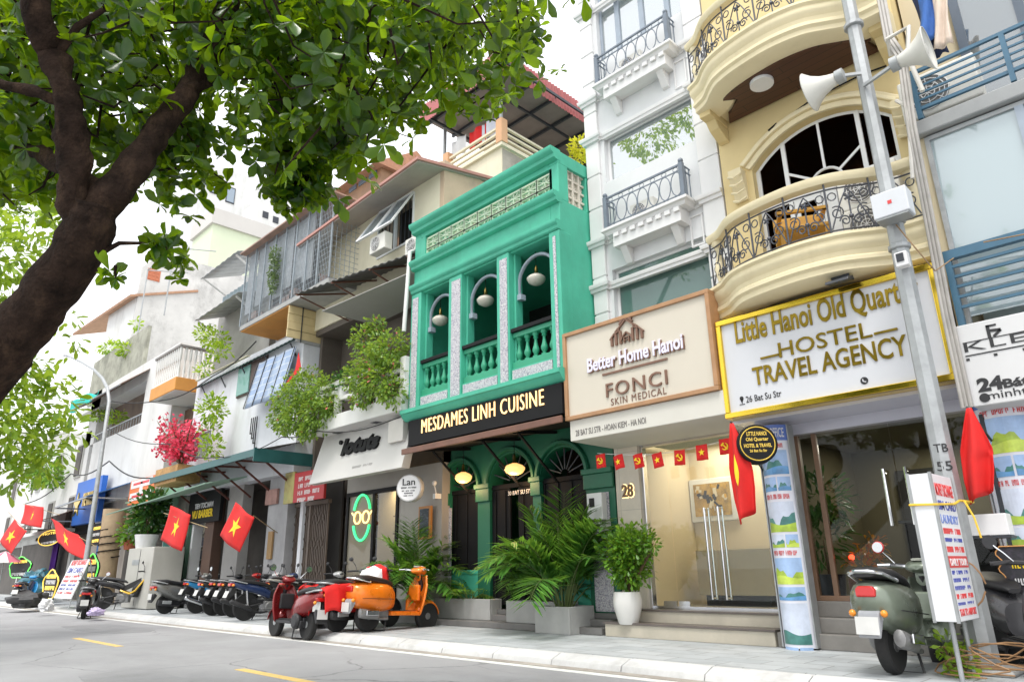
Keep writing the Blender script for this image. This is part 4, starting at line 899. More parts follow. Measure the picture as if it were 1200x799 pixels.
# laundry
def cloth_strip(name,label,px,py0,py1,wd,Y,mt,lean=0,group='clothes drying on the upper right balcony'):
    a=W(px,py0,Y);b=W(px+lean,py1,Y); t=MB()
    t.grid(lambda u,w_:(a.x+(b.x-a.x)*w_+wd*(u-.5)*(1-.25*math.sin(w_*3)),Y+.04*math.sin(u*9+w_*4),a.z+(b.z-a.z)*w_),8,10)
    return tag(t.build(name,mt,smooth=180,thick=.012),label,'clothing',group)
cloth_strip('hanging_shirt','blue garment hanging from the upper right balcony',1086,-20,45,.28,8.5,pm('blue_garment',(.05,.15,.45),.8,.2,4),6)
cloth_strip('hanging_shirt','dark navy garment hanging beside the horn speaker',1076,-15,66,.22,8.6,pm('navy_garment',(.02,.03,.08),.8,.2,4),24)
cloth_strip('hanging_shirt','pale cream garment on the balcony drying line',1100,-20,55,.2,8.45,pm('cream_garment',(.7,.58,.48),.8,.1,4),6)
KS=thing('shop_sign','white shop sign with slanted black wordmark over number 24','sign',(-.5,KY,3.2))
MB().box(KX0+.04,3,KY,9.5,kz0,kzt).build('panel',pm('white_sign_board',(.6,.6,.6),.5,.03,1,stain=.2,sc=(.5,.48,.45)),KS,bevel=.01)
def ks(s,pa,wd,ht,off=0,ext=.006,shear=0,space=1): a=k_(*pa); txt('lettering',s,BLT,(a.x,KY,a.z),wd,ht,KS,ext=ext,off=off,shear=shear,space=space)
ks('KLERA',(1131,413),.98,.09,.0,space=1.1)
ks('24',(1147,460),.22,.14,.05); ks('Bát Sứ',(1177,455),.42,.1,.035); ks('minhtuhai',(1159,468),.55,.075,.0)
a=k_(1131,415);m=MB().box(a.x,a.x+1,KY-.006,KY-.001,a.z-.03,a.z-.018).box(a.x,a.x+1,KY-.006,KY-.001,a.z+.11,a.z+.118)
for x in (0,.24,.48,.72): m.box(a.x+x,a.x+x+.03,KY-.006,KY-.001,a.z-.075,a.z-.05)
a=k_(1158,396); m.box(a.x,a.x+.03,KY-.006,KY-.001,a.z,a.z+.13).bar((a.x+.03,KY-.004,a.z+.07),(a.x+.12,KY-.004,a.z+.06),.03,.004,(0,1,0)).bar((a.x+.12,KY-.004,a.z+.06),(a.x+.05,KY-.004,a.z+.005),.025,.004,(0,1,0)).box(a.x,a.x+.09,KY-.006,KY-.001,a.z+.11,a.z+.13)
a=k_(1154,466); m.lathe([(.03,-.006),(.045,-.006),(.045,0)],(a.x,KY-.001,a.z),16,'Y').box(a.x-.008,a.x+.012,KY-.006,KY-.001,a.z-.03,a.z+.02)
m.build('symbols',BLT,KS)
LB=thing('service_board','light grey service board with heavy black capitals at the right edge','sign',(-.7,8.5,1.6))
lx=W(1163,495,8.5).x
MB().box(lx,3,8.5,8.7,.3,kz0-.02).build('panel',pm('light_grey_board',(.5,.49,.47),.6,.04,1),LB); MB().box(lx-.1,lx-.005,8.46,8.75,.1,kz0-.02).build('edge',IRON,LB)
for s_,px,py,wd in (('CHĂ',1179,511,.36),('S',1193,534,.1),('Đ',1198,563,.12)): a=W(px,py,8.5); txt('lettering',s_,BLT,(a.x,8.5,a.z),wd,.17 if 'Ă' not in s_ else .22,LB,ext=.006,off=.035)
MB().box(HX1+.0,lx-.11,9.2,9.3,0,kz0).box(lx-.1,4,8.8,9.3,0,.3).build('shopfront_wall',IRON,KB)

# ================= steel pole and what hangs on it
PX,PY=-1.9,7.78
PO=thing('utility_pole','tapered galvanised steel pole stencilled TB 55 on the pavement edge','pole',(PX,PY,0))
MB().lathe([(.125,0),(.118,.5),(.1,2),(.084,5),(.074,8.5),(.062,11.5)],(PX,PY,0),8).build('shaft',GREYMET,PO)
MB().box(PX-.26,PX+.26,PY-.26,PY+.26,.001,.05).build('base_block',CONC,PO,bevel=.02)
for z in (7.05,4.42,4.12): MB().lathe([(.1,z),(.112,z+.01),(.112,z+.05),(.1,z+.06)],(PX,PY,0),12).build('clamp_band',GREYMET,PO)
nv=Vector((.24,-.97,0)).normalized(); uu=(-nv.y,nv.x,0)
def ptxt(s,px,py,ht,wd):
    c=W(px,py,PY-.15); r=.1; cc=Vector((PX,PY,c.z))+nv*(r-.008); o=Vector(uu)*(-wd/2)
    txt('stencil',s,BLT,cc+o,wd,ht,PO,u=uu,v=(0,0,1),ext=.006,off=.01)
ptxt('TB',1108,528,.08,.12); ptxt('55',1114,550,.09,.13)
# sign with wires
BX=thing('junction_box','white metal junction box strapped to the steel pole','box',(PX,PY,5))
a=W(1031,266,PY-.16);b=W(1066,222,PY-.16)
MB().box(a.x,b.x,PY-.32,PY-.11,a.z+.02,b.z).build('casing',pm('white_box_paint',(.6,.62,.65),.4,.05,2,stain=.2,sc=(.4,.4,.4)),BX,bevel=.012)
MB().box(a.x+.02,b.x-.02,PY-.31,PY-.12,a.z,a.z+.018).build('base_plate',GREYMET,BX)
MB().box(a.x+.16,a.x+.2,PY-.324,PY-.321,b.z-.16,b.z-.12).build('warning_mark',REDT,BX)
SK=thing('pole_socket','small white switch box clamped to the pole over the hostel sign','box',(PX,PY-.15,4.3)); c=W(1058,305,PY-.16)
MB().box(c.x-.06,c.x+.06,PY-.22,PY-.12,c.z-.08,c.z+.08).build('casing',PLWH,SK,bevel=.01); MB().box(c.x-.04,c.x+.03,PY-.23,PY-.221,c.z-.03,c.z+.06).build('switch',IRON,SK)
HORN=pm('horn_white',(.6,.59,.54),.4,.05,3)
def horn(pm_,pt_,label,Y):
    a=W(*pm_,Y);b=W(*pt_,Y); d=(b-a); t=thing('horn_loudspeaker',label,'loudspeaker',tuple(b),0,'horn loudspeakers on the pole'); d.normalize()
    L=(b-a).length; up=Vector((0,1,0)); r=d.cross(up).normalized(); u=r.cross(d)
    m=MB(); rings=[]
    for f,rr in ((0,.235),(.02,.24),(.05,.225),(.2,.165),(.4,.115),(.6,.085),(.8,.065),(.82,.06)):
        c=a+d*(L*f); rings.append([c+r*(rr*math.cos(k*math.pi/12))+u*(rr*math.sin(k*math.pi/12)) for k in range(24)])
    m.loft(rings,cap=False); m.build('bell',HORN,t,smooth=60,thick=.008)
    m=MB(); rings=[]
    for f,rr in ((.8,.075),(.82,.085),(1.02,.085),(1.04,.06)):
        c=a+d*(L*f); rings.append([c+r*(rr*math.cos(k*math.pi/8))+u*(rr*math.sin(k*math.pi/8)) for k in range(16)])
    m.loft(rings); m.build('driver',GREYMET,t,smooth=50)
    m=MB(); m.lathe([(.0,-.02),(.05,-.02),(.07,.02)],(0,0,0),12)
    c=a+d*(L*.1); m=MB().tube([a+d*(L*.05),a+d*(L*.5)],[.06,.02],10); m.build('throat_cone',HORN,t,smooth=60)
    m=MB().bar(b-d*.03,Vector((PX,PY-.0,b.z+.0))+Vector((0,-.1,0)),.035); m.build('mounting_arm',GREYMET,t)
horn((948,109),(988,88),'white horn loudspeaker on the pole facing the balcony wood soffit',7.55)
horn((1089,56),(1045,77),'white horn loudspeaker on the pole facing the drying laundry',7.55)
# bundled cables down the joint of the two buildings
CB=pm('grey_cable',(.42,.4,.37),.6,.15,5); m=MB()
for k in range(3):
    o=.035*k; m.tube([(HX1+.03+o,8.2,8.2),(HX1+.0+o,8.2,7.0),(HX1+.12+o,8.05,6.55),(HX1+.06+o,8.03,5.6),(HX1+.03+o,8.04,4.4),(HX1+.0+o,8.04,3.4),(HX1-.01+o,8.06,2.4)],.02,6)
tag(m.build('cable_bundle',CB,smooth=60),'bundle of grey cables running down the hostel and shop joint','cable')
tag(MB().tube([(HX1+.02,8.2,6.75),(HX1+.05,8.06,6.9),(HX1+.3,7.98,6.86),(HX1+.22,8.0,6.5),(HX1+.28,8.02,6.0)],.028,7).tube([(HX1-.05,8.3,6.2),(HX1+.1,8.05,5.9),(HX1+.0,8.02,5.0)],.022,6).build('loose_cable',pm('white_conduit',(.6,.58,.53),.5,.1,4),smooth=60),'thick pale conduit looping over the grey slab','cable')
tag(MB().tube([(PX+.05,PY-.15,4.35),(PX+.2,PY-.25,4.0),(PX+.3,PY-.1,3.75),(PX+.42,8.0,3.95)],.008,5).tube([(PX+.7,8.05,4.05),(1.0,8.0,3.8),(3,8,3.9)],.008,5).build('drop_cable',pm('brown_wire',(.25,.16,.08),.6,.2,4),smooth=60),'thin brown wire dropping from the pole across the gold frame','cable')
# light-box sign stand tied to the pole
Y0,Y1=6.93,7.55; X0,X1_=W(1084,650,Y0).x-.03,W(1117,650,Y0).x-.05; zb_=W(1101,728,Y0).z; zt_=W(1066,556,Y0).z
LS=thing('lightbox_sign','upright two-sided lightbox sign on legs tied to the steel pole','sign',(-2.3,7.6,0))
MB().box(X0,X1_,Y0,Y1,zb_,zt_).build('case',pm('lightbox_white',(.7,.71,.73),.35,.03,1),LS,bevel=.006)
m=MB(); 
for y in (Y0-.004,Y1-.02):
    for x in (X0-.004,X1_-.02): m.box(x,x+.024,y,y+.024,zb_-.01,zt_+.01)
m.build('frame',GREYMET,LS)
for y in (Y0+.12,Y1-.14): MB().tube([((X0+X1_)/2,y,0.0),((X0+X1_)/2,y,zb_)],.02,8).build('leg',GREYMET,LS,smooth=60)
zz=zt_-.06
for s_,hh,mt in (('MONEY EXCHANGE',.16,REDT),('SIM CARD',.12,NAV),('LAUNDRY',.11,BLU),((7,4),.075,REDT),((5,6),.05,NAV),((4,6),.075,REDT)):
    hh*=.8; zz-=hh; (txt('lettering',s_,mt,(X1_,Y0+.05,zz),Y1-Y0-.1,hh*.86,LS,u=(0,1,0),v=(0,0,1),ext=.003,off=.02) if isinstance(s_,str) else blurb('lettering',s_,mt,(X1_,Y0+.05,zz),Y1-Y0-.1,hh*.8,LS,u=(0,1,0),v=(0,0,1),ext=.003)); zz-=.026
MB().box(X1_+.001,X1_+.004,Y0+.03,Y1-.03,zz-.1,zz-.005).build('red_band',REDT,LS); txt('lettering','DAILY TOUR',PLWH,(X1_+.004,Y0+.06,zz-.085),Y1-Y0-.12,.06,LS,u=(0,1,0),v=(0,0,1),ext=.003,off=.02); zz-=.115
for s_,hh,mt in (((2,4,3),.05,NAV),((4,4),.05,NAV),((5,2),.05,NAV),((2,5,4),.06,REDT),((4,4),.035,NAV),('TAXI TO AIRPORT',.08,REDT)):
    hh*=.8; zz-=hh; (txt('lettering',s_,mt,(X1_,Y0+.06,zz),Y1-Y0-.12,hh*.9,LS,u=(0,1,0),v=(0,0,1),ext=.003,off=.02) if isinstance(s_,str) else blurb('lettering',s_,mt,(X1_,Y0+.06,zz),Y1-Y0-.12,hh*.8,LS,u=(0,1,0),v=(0,0,1),ext=.003)); zz-=.022
zr_=zt_-.26; RP=pm('yellow_rope',(.75,.5,.05),.7,.15,8)
tag(MB().tube([(X0-.01,Y0-.012,zr_),(X1_+.01,Y0-.012,zr_-.01),(X1_+.012,Y1-.1,zr_+.02),(PX+.1,PY-.15,zr_+.06),(PX+.17,PY+.02,zr_+.05),(PX,PY+.17,zr_+.04),(X0-.012,Y1,zr_),(X0-.012,Y0-.01,zr_)],.011,6).tube([(PX+.13,PY-.12,zr_+.06),(PX+.2,PY-.2,zr_-.1),(PX+.22,PY-.2,zr_-.28)],.009,5).build('rope',RP,smooth=60),'yellow rope tying the lightbox sign to the pole','rope')
PB=thing('blank_sign_box','blank white lightbox fixed beside the pole below the red flag','sign',(-1.45,7.9,1.3)); a=W(1137,628,7.85);b=W(1172,601,7.85)
MB().box(a.x,b.x+.04,7.85,8.05,a.z,b.z).build('case',PLWH,PB,bevel=.006); MB().box(a.x-.008,b.x+.048,7.84,8.06,a.z-.025,a.z-.003).build('base_rail',IRON,PB)
ST_=pm('paper_sticker',(.6,.6,.58),.7,.1,6,stain=.6,sc=(.2,.2,.22),st=(1,1,1),ssc=9); m=MB()
for z0_,z1_ in ((1.5,1.62),(1.15,1.42)):
    a0=math.atan2(-.97,.24)-.12
    m.grid(lambda u,w_:(PX+.1125*math.cos(a0+.55*(u-.5)),PY+.1125*math.sin(a0+.55*(u-.5)),z0_+(z1_-z0_)*w_),4,1)
m.build('sticker',ST_,PO)
# ================= flags
def star(cx,cz,r,y,rot=0):
    return [(cx+(r if k%2==0 else r*.382)*math.sin(rot+k*math.pi/5),cz+(r if k%2==0 else r*.382)*math.cos(rot+k*math.pi/5)) for k in range(10)]
def flag(name,label,corner,du,dv,wd,ht,group,wave=.05,pole=None,st=True,cat='flag',ph=0):
    """corner: world top-hoist corner; du fly direction, dv down the hoist"""
    c=Vector(corner);du=Vector(du).normalized();dv=Vector(dv).normalized();n=du.cross(dv).normalized()
    t=thing(name,label,cat,tuple(c),0,group)
    off=lambda u,w_: n*(wave*math.sin(u*5.5+ph+w_*1.3)*(.3+u)+wave*.4*math.sin(w_*4+ph))
    P=lambda u,w_: c+du*(wd*u)+dv*(ht*w_)+off(u,w_)
    MB().grid(lambda u,w_:P(u,w_),16,10).build('cloth',REDCL,t,smooth=180,thick=.004)
    if st:
        for sgn in (1,-1):
            pts=star(.5,.5,.27*ht/ht,0); r=.3*ht
            V=[c+du*(wd*.5+ (p[0]-.5)*r/.27*1.0)+dv*(ht*.5-(p[1]-.5)*r/.27) for p in pts]
            V=[]; m=MB()
            cen=P(.5,.5)+n*(.008*sgn)
            for k in range(10):
                rr=r if k%2==0 else r*.382; a=k*math.pi/5
                u=.5+rr*math.sin(a)/wd; w_=.5-rr*math.cos(a)/ht
                V.append(P(u,w_)+n*(.008*sgn))
            m.add([cen]+V,[(0,1+k,1+(k+1)%10) for k in range(10)]); m.build('star',YELST,t)
    if pole:
        MB().tube([Vector(pole[0]),Vector(pole[1])],.011,6).build('pole',pm('flag_stick',(.35,.25,.12),.6,.15,4),t,smooth=60)
    return t
def fl(px,label,Y,group='national flags along the street',st=True,wave=.04,pole=None,ph=0):
    """four pixel corners on a sight plane give a real size and tilt"""
    a,b,c=[W(p[0],p[1],Y) for p in px]
    return flag('flag',label,a,b-a,c-a,(b-a).length,(c-a).length,group,wave,pole,st,ph=ph)
pl=lambda p,q,Y,Y2=None:(W(*p,Y),W(*q,Y2 or Y))
fl([(200,592),(225,603),(188,632)],'red star flag on a stick beside the potted tree and barber sign',7.3,pole=pl((192,601),(243,618),7.34))
fl([(275,588),(297,606),(258,627)],'red star flag between the barber sign and the grey pillar',7.3,pole=pl((297,604),(325,624),7.34,8.6),ph=1)
fl([(29,591),(53,594),(24,613)],'red star flag nearest the far end, highest of three on a string',7.0,wave=.06,pole=pl((27,590),(70,603),7.04))
fl([(16,608),(29,622),(0,634)],'red star flag low at the left edge above the striped parasol',7.0,wave=.05,ph=2,pole=pl((10,600),(29,621),7.04))
fl([(58,607),(91,626),(68,635)],'sagging red star flag by the lamp post',7.0,wave=.12,ph=.7,pole=pl((88,626),(112,640),7.04))
# hanging folded flags by the hostel
def drooped(label,top,bot,w0,Y,star_w,stick,lean=0):
    a=W(*top,Y);b=W(*bot,Y); t=thing('flag',label,'flag',tuple(a),0,'folded flags by the hostel'); L=a.z-b.z
    def P(u,v):
        wd=w0*(.16+.84*min(1,v*2.2))*(1-.25*max(0,v-.75)*4*(.5 if u>.5 else 1))
        z=a.z-L*v*(1-.12*u*(v>.5)); x=a.x+(b.x-a.x)*v+wd*(u-.45)
        return Vector((x,Y+.07*math.sin(u*8+v*1.5)*min(1,v*2),z))
    MB().grid(P,18,16).build('cloth',REDCL,t,smooth=180,thick=.006)
    if star_w:
        m=MB(); m.grid(lambda u,v:P(.5+.06*(u-.5)*4*v*(1-v)*3,.32+.36*v)+Vector((0,-.02,0)),4,8); m.build('star',YELST,t)
    MB().tube([W(*stick[0],Y),W(*stick[1],Y+.9)],.012,6).build('pole',IRON,t,smooth=60)
drooped('folded red flag hanging below the white fascia next to the round black sign',(857,496),(874,614),.3,7.85,1,((856,494),(900,560)))
drooped('folded plain red flag hanging in front of the lime banner right of the pole',(1135,478),(1148,590),.27,7.75,0,((1133,477),(1170,527)))
# bunting of small flags under the clinic fascia
m=MB(); A=W(700,531,8.35);B=W(860,513,8.35); P=[A+(B-A)*(k/24)-Vector((0,0,.1*math.sin(k/24*math.pi))) for k in range(25)]
tag(m.tube(P,.004,4).build('bunting_string',PLWH,smooth=60),'thin string carrying small red flags under the clinic fascia','string')
bx=[(704,540),(725,541),(748,540),(771,539),(797,536),(823,530),(850,523)]
for i,(px,py) in enumerate(bx):
    c=W(px,py,8.33); s_=.085; tl=rnd.uniform(-.15,.2)
    st=i%2==1
    n_=['first','second','third','fourth','fifth','sixth','seventh'][i]
    t=thing('bunting_flag',f"tiny red {'star' if st else 'hammer and sickle'} flag, {n_} from the green house on the string",'flag',tuple(c),0,'bunting under the clinic fascia')
    ux=Vector((math.cos(tl),0,math.sin(tl)));uz=Vector((-math.sin(tl),0,math.cos(tl)))
    G=lambda u,v:c+ux*(s_*2*(u-.5))+uz*(s_*2.4*(v-.5))+Vector((0,.012*math.sin(u*7+i),0))
    MB().grid(G,6,4).build('cloth',REDCL,t,smooth=180,thick=.003)
    m=MB(); y=-.02
    if st:
        V=[c+ux*((.05 if k%2==0 else .02)*math.sin(k*math.pi/5))+uz*((.05 if k%2==0 else .02)*math.cos(k*math.pi/5))+Vector((0,y,0)) for k in range(10)]
        m.add([c+Vector((0,y,0))]+V,[(0,1+k,1+(k+1)%10) for k in range(10)]); m.build('star',YELST,t)
    else:
        m.tube([c+ux*(.042*math.cos(a))+uz*(.042*math.sin(a))+Vector((0,y,0)) for a in [-2.6+.3*k for k in range(14)]],[.003+.008*math.sin(k/13*math.pi) for k in range(14)],5)
        m.bar(c-ux*.03+uz*.03+Vector((0,y,0)),c+ux*.04-uz*.04+Vector((0,y,0)),.012); m.bar(c-ux*.045+uz*.012+Vector((0,y,0)),c-ux*.012+uz*.045+Vector((0,y,0)),.018); m.build('emblem',YELST,t)
# ================= cream house with the eyewear shop
LX0,LX1=-16.55,-11.06
LB_=thing('eyewear_building','cream old house with tin roof above the pale eyewear shop','building',(-13.5,8.9,0))
zb9=W(519,260,8.9).z
zc1_=W(521,198,8.9).z
MLD=pm('mouldy_cream',(.7,.65,.5),.8,.08,1,stain=.45,sc=(.45,.4,.28),ssc=2)
BRK=pm('stained_render',(.5,.38,.27),.85,.12,1.2,bump=.15,bs=12,stain=.5,sc=(.25,.22,.19),st=(1,1,.6),ssc=2)
wx0,wx1_=W(445,270,8.9).x,W(484,270,8.9).x; wz1=W(470,235,8.9).z; wz0=wz1-1.25
m=MB().box(LX0,wx0,8.9,9.1,7.2,zc1_+.3).box(wx1_,LX1-.15,8.9,9.1,7.2,zc1_+.3).box(wx0,wx1_,8.9,9.1,wz1,zc1_+.3).box(wx0,wx1_,8.9,9.1,7.2,wz0)
m.build('wall',MLD,LB_)
MB().prism([(8.9,5.4),(8.9,zc1_+.25),(10.4,zc1_+.15),(10.4,5.4)],'X',LX1-.15,LX1-.0).build('side_wall',BRK,LB_)
m=MB(); RFS=pm('tin_roof_underside',(.36,.31,.27),.6,.1,2,stain=.3,sc=(.2,.17,.15))
rp=[(LX0+.2,8.1,W(410,245,8.1).z-.1),(LX1+.05,8.1,W(490,187,8.1).z),(LX1+.06,10.5,W(571,207,10.2).z),(LX0+.2,10.5,W(571,207,10.2).z)]
m.add(rp+[(p[0],p[1],p[2]-.05) for p in rp],[(0,1,2,3),(7,6,5,4),(0,4,5,1),(1,5,6,2),(2,6,7,3),(3,7,4,0)]).build('roof',RFS,LB_)
MB().bar((LX1+.07,8.08,rp[1][2]+.02),(LX1+.08,10.5,rp[2][2]+.02),.06,.07).bar((LX0+.2,8.08,rp[0][2]+.02),(LX1+.1,8.08,rp[1][2]+.02),.05,.07).build('roof_edge_flashing',pm('red_flashing',(.42,.2,.16),.5,.12,4),LB_)
fr=MB().box(wx0-.04,wx1_+.04,8.86,8.92,wz0-.05,wz0).box(wx0-.04,wx0,8.86,8.92,wz0,wz1).box(wx1_,wx1_+.04,8.86,8.92,wz0,wz1); mid=(wx0+wx1_)/2; fr.box(mid-.04,mid+.04,8.86,8.92,wz0,wz1)
wn=fr.build('window',WFR,LB_)
m=MB()
for k in range(9): x=wx0+.05+(wx1_-wx0-.1)*k/8; m.box(x-.01,x+.01,8.93,8.95,wz0,wz1)
m.build('window_bars',IRON,wn)
MB().box(wx0,wx1_,9.5,9.55,wz0-.2,wz1+.2).build('room_wall',DARK,wn)
for a,b in ((wx0,mid-.04),(mid+.04,wx1_)):      # sashes tilted out from the top
    def T(x,f,o=0): return (x,8.88-.62*f-o,wz1-1.02*f)
    m=MB()
    for (p,q) in ((T(a,0),T(a,1)),(T(b,0),T(b,1)),(T(a,0),T(b,0)),(T(a,1),T(b,1))): m.bar(p,q,.06,.04)
    s_=m.build('window_sash',WFR,wn)
    MB().add([T(a,0),T(b,0),T(b,1),T(a,1)],[(0,1,2,3)]).build('pane',glassm('blue_grey_glass',(.4,.5,.55),.25,.25,(.35,.45,.52)),s_)
# back room behind the balcony
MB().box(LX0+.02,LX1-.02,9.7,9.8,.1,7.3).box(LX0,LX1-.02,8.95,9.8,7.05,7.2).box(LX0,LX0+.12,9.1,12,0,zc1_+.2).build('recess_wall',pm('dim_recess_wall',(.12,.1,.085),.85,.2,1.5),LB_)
MB().box(-14.6,-11.08,7.92,9.75,W(376,500,7.9).z-.12,W(376,493,7.9).z+.06).build('balcony_slab',WHITE,LB_,bevel=.015)
zsl=W(376,493,7.9).z+.06
m=MB()
for z in (.32,.5,.7): m.box(-14.5,-11.1,7.98,8.06,zsl+z,zsl+z+.09)
for k in range(5): x=-14.5+3.3*k/4; m.box(x,x+.16,7.96,8.08,zsl,zsl+.8)
m.build('balcony_balustrade',WHITE,LB_,bevel=.01)
for px,py in ((397,494),(442,482)):
    m=MB(); c=W(px,py,8.25); m.box(c.x-.12,c.x+.12,8.15,8.32,zsl-.32,zsl-.3).box(c.x-.1,c.x-.07,8.2,8.3,zsl-.3,zsl-.17)
    m.build('spot_lamp',IRON,LB_)
# awnings above the balcony
AW1=thing('corrugated_awning','dark corrugated tin awning over the flowering balcony','awning',(-13,8,7.4))
pa=W(345,345,7.45);pb=W(480,298,8.05); n=46; CORR=pm('dark_corrugated_tin',(.1,.1,.095),.55,.2,3,stain=.3,sc=(.2,.2,.18))
def corr(pa,pb,pc,pd,n,amp=.02):   # sheet from front edge pa-pb to back edge pc-pd
    m=MB(); pa,pb,pc,pd=map(Vector,(pa,pb,pc,pd))
    m.grid(lambda u,w_:(pa.lerp(pb,u)).lerp(pc.lerp(pd,u),w_)+Vector((0,0,amp*math.sin(u*n*math.pi))),n*3,3); return m
corr(pa,pb,(pa.x-.0,9.2,pa.z+.62),(pb.x,8.9,pb.z+.45),34).build('sheet',CORR,AW1,thick=.01,smooth=180)
for f in (.02,.35,.68,.98):
    m=MB(); q_=Vector(pa).lerp(pb,f); m.bar(q_+Vector((0,0,-.03)),(q_.x,9.0,q_.z+.42),.04).bar(q_+Vector((0,.1,-.05)),(q_.x,9.0,q_.z-.35),.03)
    m.build('strut',BRN,AW1)
AW2=thing('flat_awning_sheet','smooth grey sheet hung below the corrugated awning by the green facade','awning',(-12.5,8.2,7))
pa2=W(378,364,7.6);pb2=W(481,319,8.05)
m=MB().add([pa2,pb2,(pb2.x,9.0,pb2.z-.15),(pa2.x+.35,8.8,pa2.z-.15)],[(0,1,2,3)]); m.build('sheet',pm('grey_sheet',(.32,.31,.29),.6,.05,2),AW2,thick=.02)
MB().bar(pa2,(pa2.x+.35,8.8,pa2.z-.12),.03).bar((pb2.x-.05,pb2.y,pb2.z),(pb2.x-.05,9,pb2.z-.12),.03).build('batten',GREYMET,AW2)
PVC=pm('white_pvc',(.6,.6,.58),.4,.06,3)
tag(MB().tube([(LX1-.06,8.5,7.7),(LX1-.06,8.05,7.4),(LX1-.08,7.98,5.6)],.045,8).build('drain_pipe',PVC,smooth=60),'white drain pipe beside the green house column','pipe')
ac(tuple(W(446,296,8.45)),0,'old outdoor unit on the tin awning left of the tilted window',s=.8); ac((-11.5,8.5,W(500,282,8.5).z-.2),0,'outdoor unit tucked against the green house parapet',s=.75)
# eyewear sign and shopfront
EY=8.15; e=lambda x,y,Y=EY: W(x,y,Y)
ES=thing('eyewear_sign','large pale sign board with chunky black lowercase name above the eyewear shop','sign',(-12.9,EY,4.2))
ez1=zsl-.3; ez0=e(370,568).z
MB().prism([(8.0,ez0),(8.32,ez1),(8.45,ez1),(8.2,ez0)],'X',-14.62,-11.1).build('panel',pm('pale_grey_sign',(.52,.51,.49),.55,.04,1),ES,bevel=.008)
tl=Vector((0,.32,ez1-ez0)).normalized()
a=W(398,540,8.1);b=W(441,522,8.1); txt('letters','lotuts',BLACK,(a.x,8.0+(a.z+.1-ez0)*.32/(ez1-ez0)-.0,a.z+.1),b.x-a.x,.4,ES,v=tuple(tl),ext=.05,off=.055)
MB().lathe([(.0,-.05),(.05,-.05),(.05,0)],(a.x-.17,8.0+(a.z+.4-ez0)*.32/(ez1-ez0),a.z+.44),10,'Y').build('accent_dot',BLACK,ES)
a=W(415,547,8.1); blurb('letters',(5,5),pm('pale_grey_letters',(.35,.34,.33),.5,.05,3),(a.x,8.0+(a.z-.04-ez0)*.32/(ez1-ez0),a.z-.04),.75,.05,ES,v=tuple(tl),ext=.006)
MB().box(-11.7,-11.2,8.08,8.2,ez0+.55,ez1-.12).build('paper_panel',pm('paper_panel',(.6,.58,.54),.6,.05,3),ES,bevel=.005)
DY=9.0; dq=lambda x,y: W(x,y,DY); ddx0,ddx1=dq(405,640).x,dq(467,620).x; dzt=dq(435,574).z
FLZ=.16
GRW=pm('grey_shop_wall',(.36,.34,.31),.75,.08,1.2,stain=.25,sc=(.2,.19,.17))
m=MB().box(-14.6,ddx0,DY,DY+.2,0,ez0+.2).box(ddx1,LX1-.02,DY,DY+.2,0,ez0+.2).box(ddx0,ddx1,DY,DY+.2,dzt,ez0+.2); m.build('shop_wall',GRW,LB_)
m=MB(); 
for x in (ddx0,(ddx0+ddx1)/2+.05,ddx1-.08): m.box(x,x+.08,DY-.04,DY+.08,FLZ,dzt)
m.box(ddx0,ddx1,DY-.038,DY+.078,dzt-.09,dzt-.001).box(ddx0,ddx1,DY-.037,DY+.077,FLZ-.1,FLZ); m.build('door_frame',BLACK,LB_)
dl=MB().box(ddx0+.08,(ddx0+ddx1)/2+.05,DY,DY+.012,FLZ,dzt-.09).build('glass_door',glassm('frosted_door',(.6,.56,.46),.05,.45,(.5,.45,.36)),LB_)
MB().box((ddx0+ddx1)/2+.13,ddx1-.08,DY,DY+.012,FLZ,dzt-.09).build('glass_door',GLASS,LB_)
NG=pm('green_neon',(.1,.9,.4),.4,.02,2,emit=(.05,1,.3),es=.55); NY=pm('warm_neon',(1,.8,.4),.4,.02,2,emit=(1,.7,.25),es=.9)
c=dq(425,606); rx=.34; rz_=.5
for a0,a1 in ((20,160),(200,340)): MB().tube([(c.x+rx*math.cos(R(a0+(a1-a0)*k/14)),DY-.03,c.z+rz_*math.sin(R(a0+(a1-a0)*k/14))) for k in range(15)],.028,6).build('neon_arc',NG,dl)
m=MB()
for s_ in (-1,1): m.tube([(c.x+s_*.17+.13*math.cos(k*math.pi/8),DY-.03,c.z+.13*math.sin(k*math.pi/8)) for k in range(16)],.02,5,closed=True)
m.tube([(c.x-.05,DY-.03,c.z+.03),(c.x,DY-.03,c.z+.06),(c.x+.05,DY-.03,c.z+.03)],.018,5).tube([(c.x-.3,DY-.03,c.z+.04),(c.x-.4,DY-.03,c.z+.12)],.018,5).tube([(c.x+.3,DY-.03,c.z+.04),(c.x+.4,DY-.03,c.z+.12)],.018,5)
m.build('neon_spectacles',NY,dl)
RM=pm('warm_shop_wall',(.6,.48,.3),.7,.06,1)
MB().box(-14.5,-11.2,9.66,9.69,0,ez0).box(-14.5,-11.2,9.2,9.66,-.05,FLZ).build('room_wall',RM,LB_)
m=MB()
for k in range(5): z=.6+.38*k; m.box((ddx0+ddx1)/2+.1,ddx1+.3,9.5,9.65,z,z+.025)
m.build('display_shelf',pm('shelf_wood',(.2,.12,.06),.5,.15,3),LB_)
l=D.lights.new('shop_light','AREA'); l.energy=11; l.size=.4; l.shape='RECTANGLE'; l.size_y=1.6; l.color=(1,.8,.5); o=D.objects.new('shop_light',l); COL.objects.link(o); o.location=(-12.9,9.4,ez0-.1); o.rotation_euler=(0,0,math.pi/2)
MB().box(-14.6,-11.1,8.75,9.4,.001,.1).box(-14.6,-11.1,8.9,9.4,.1,FLZ-.1 if FLZ>.2 else .155).build('step',GS,LB_)
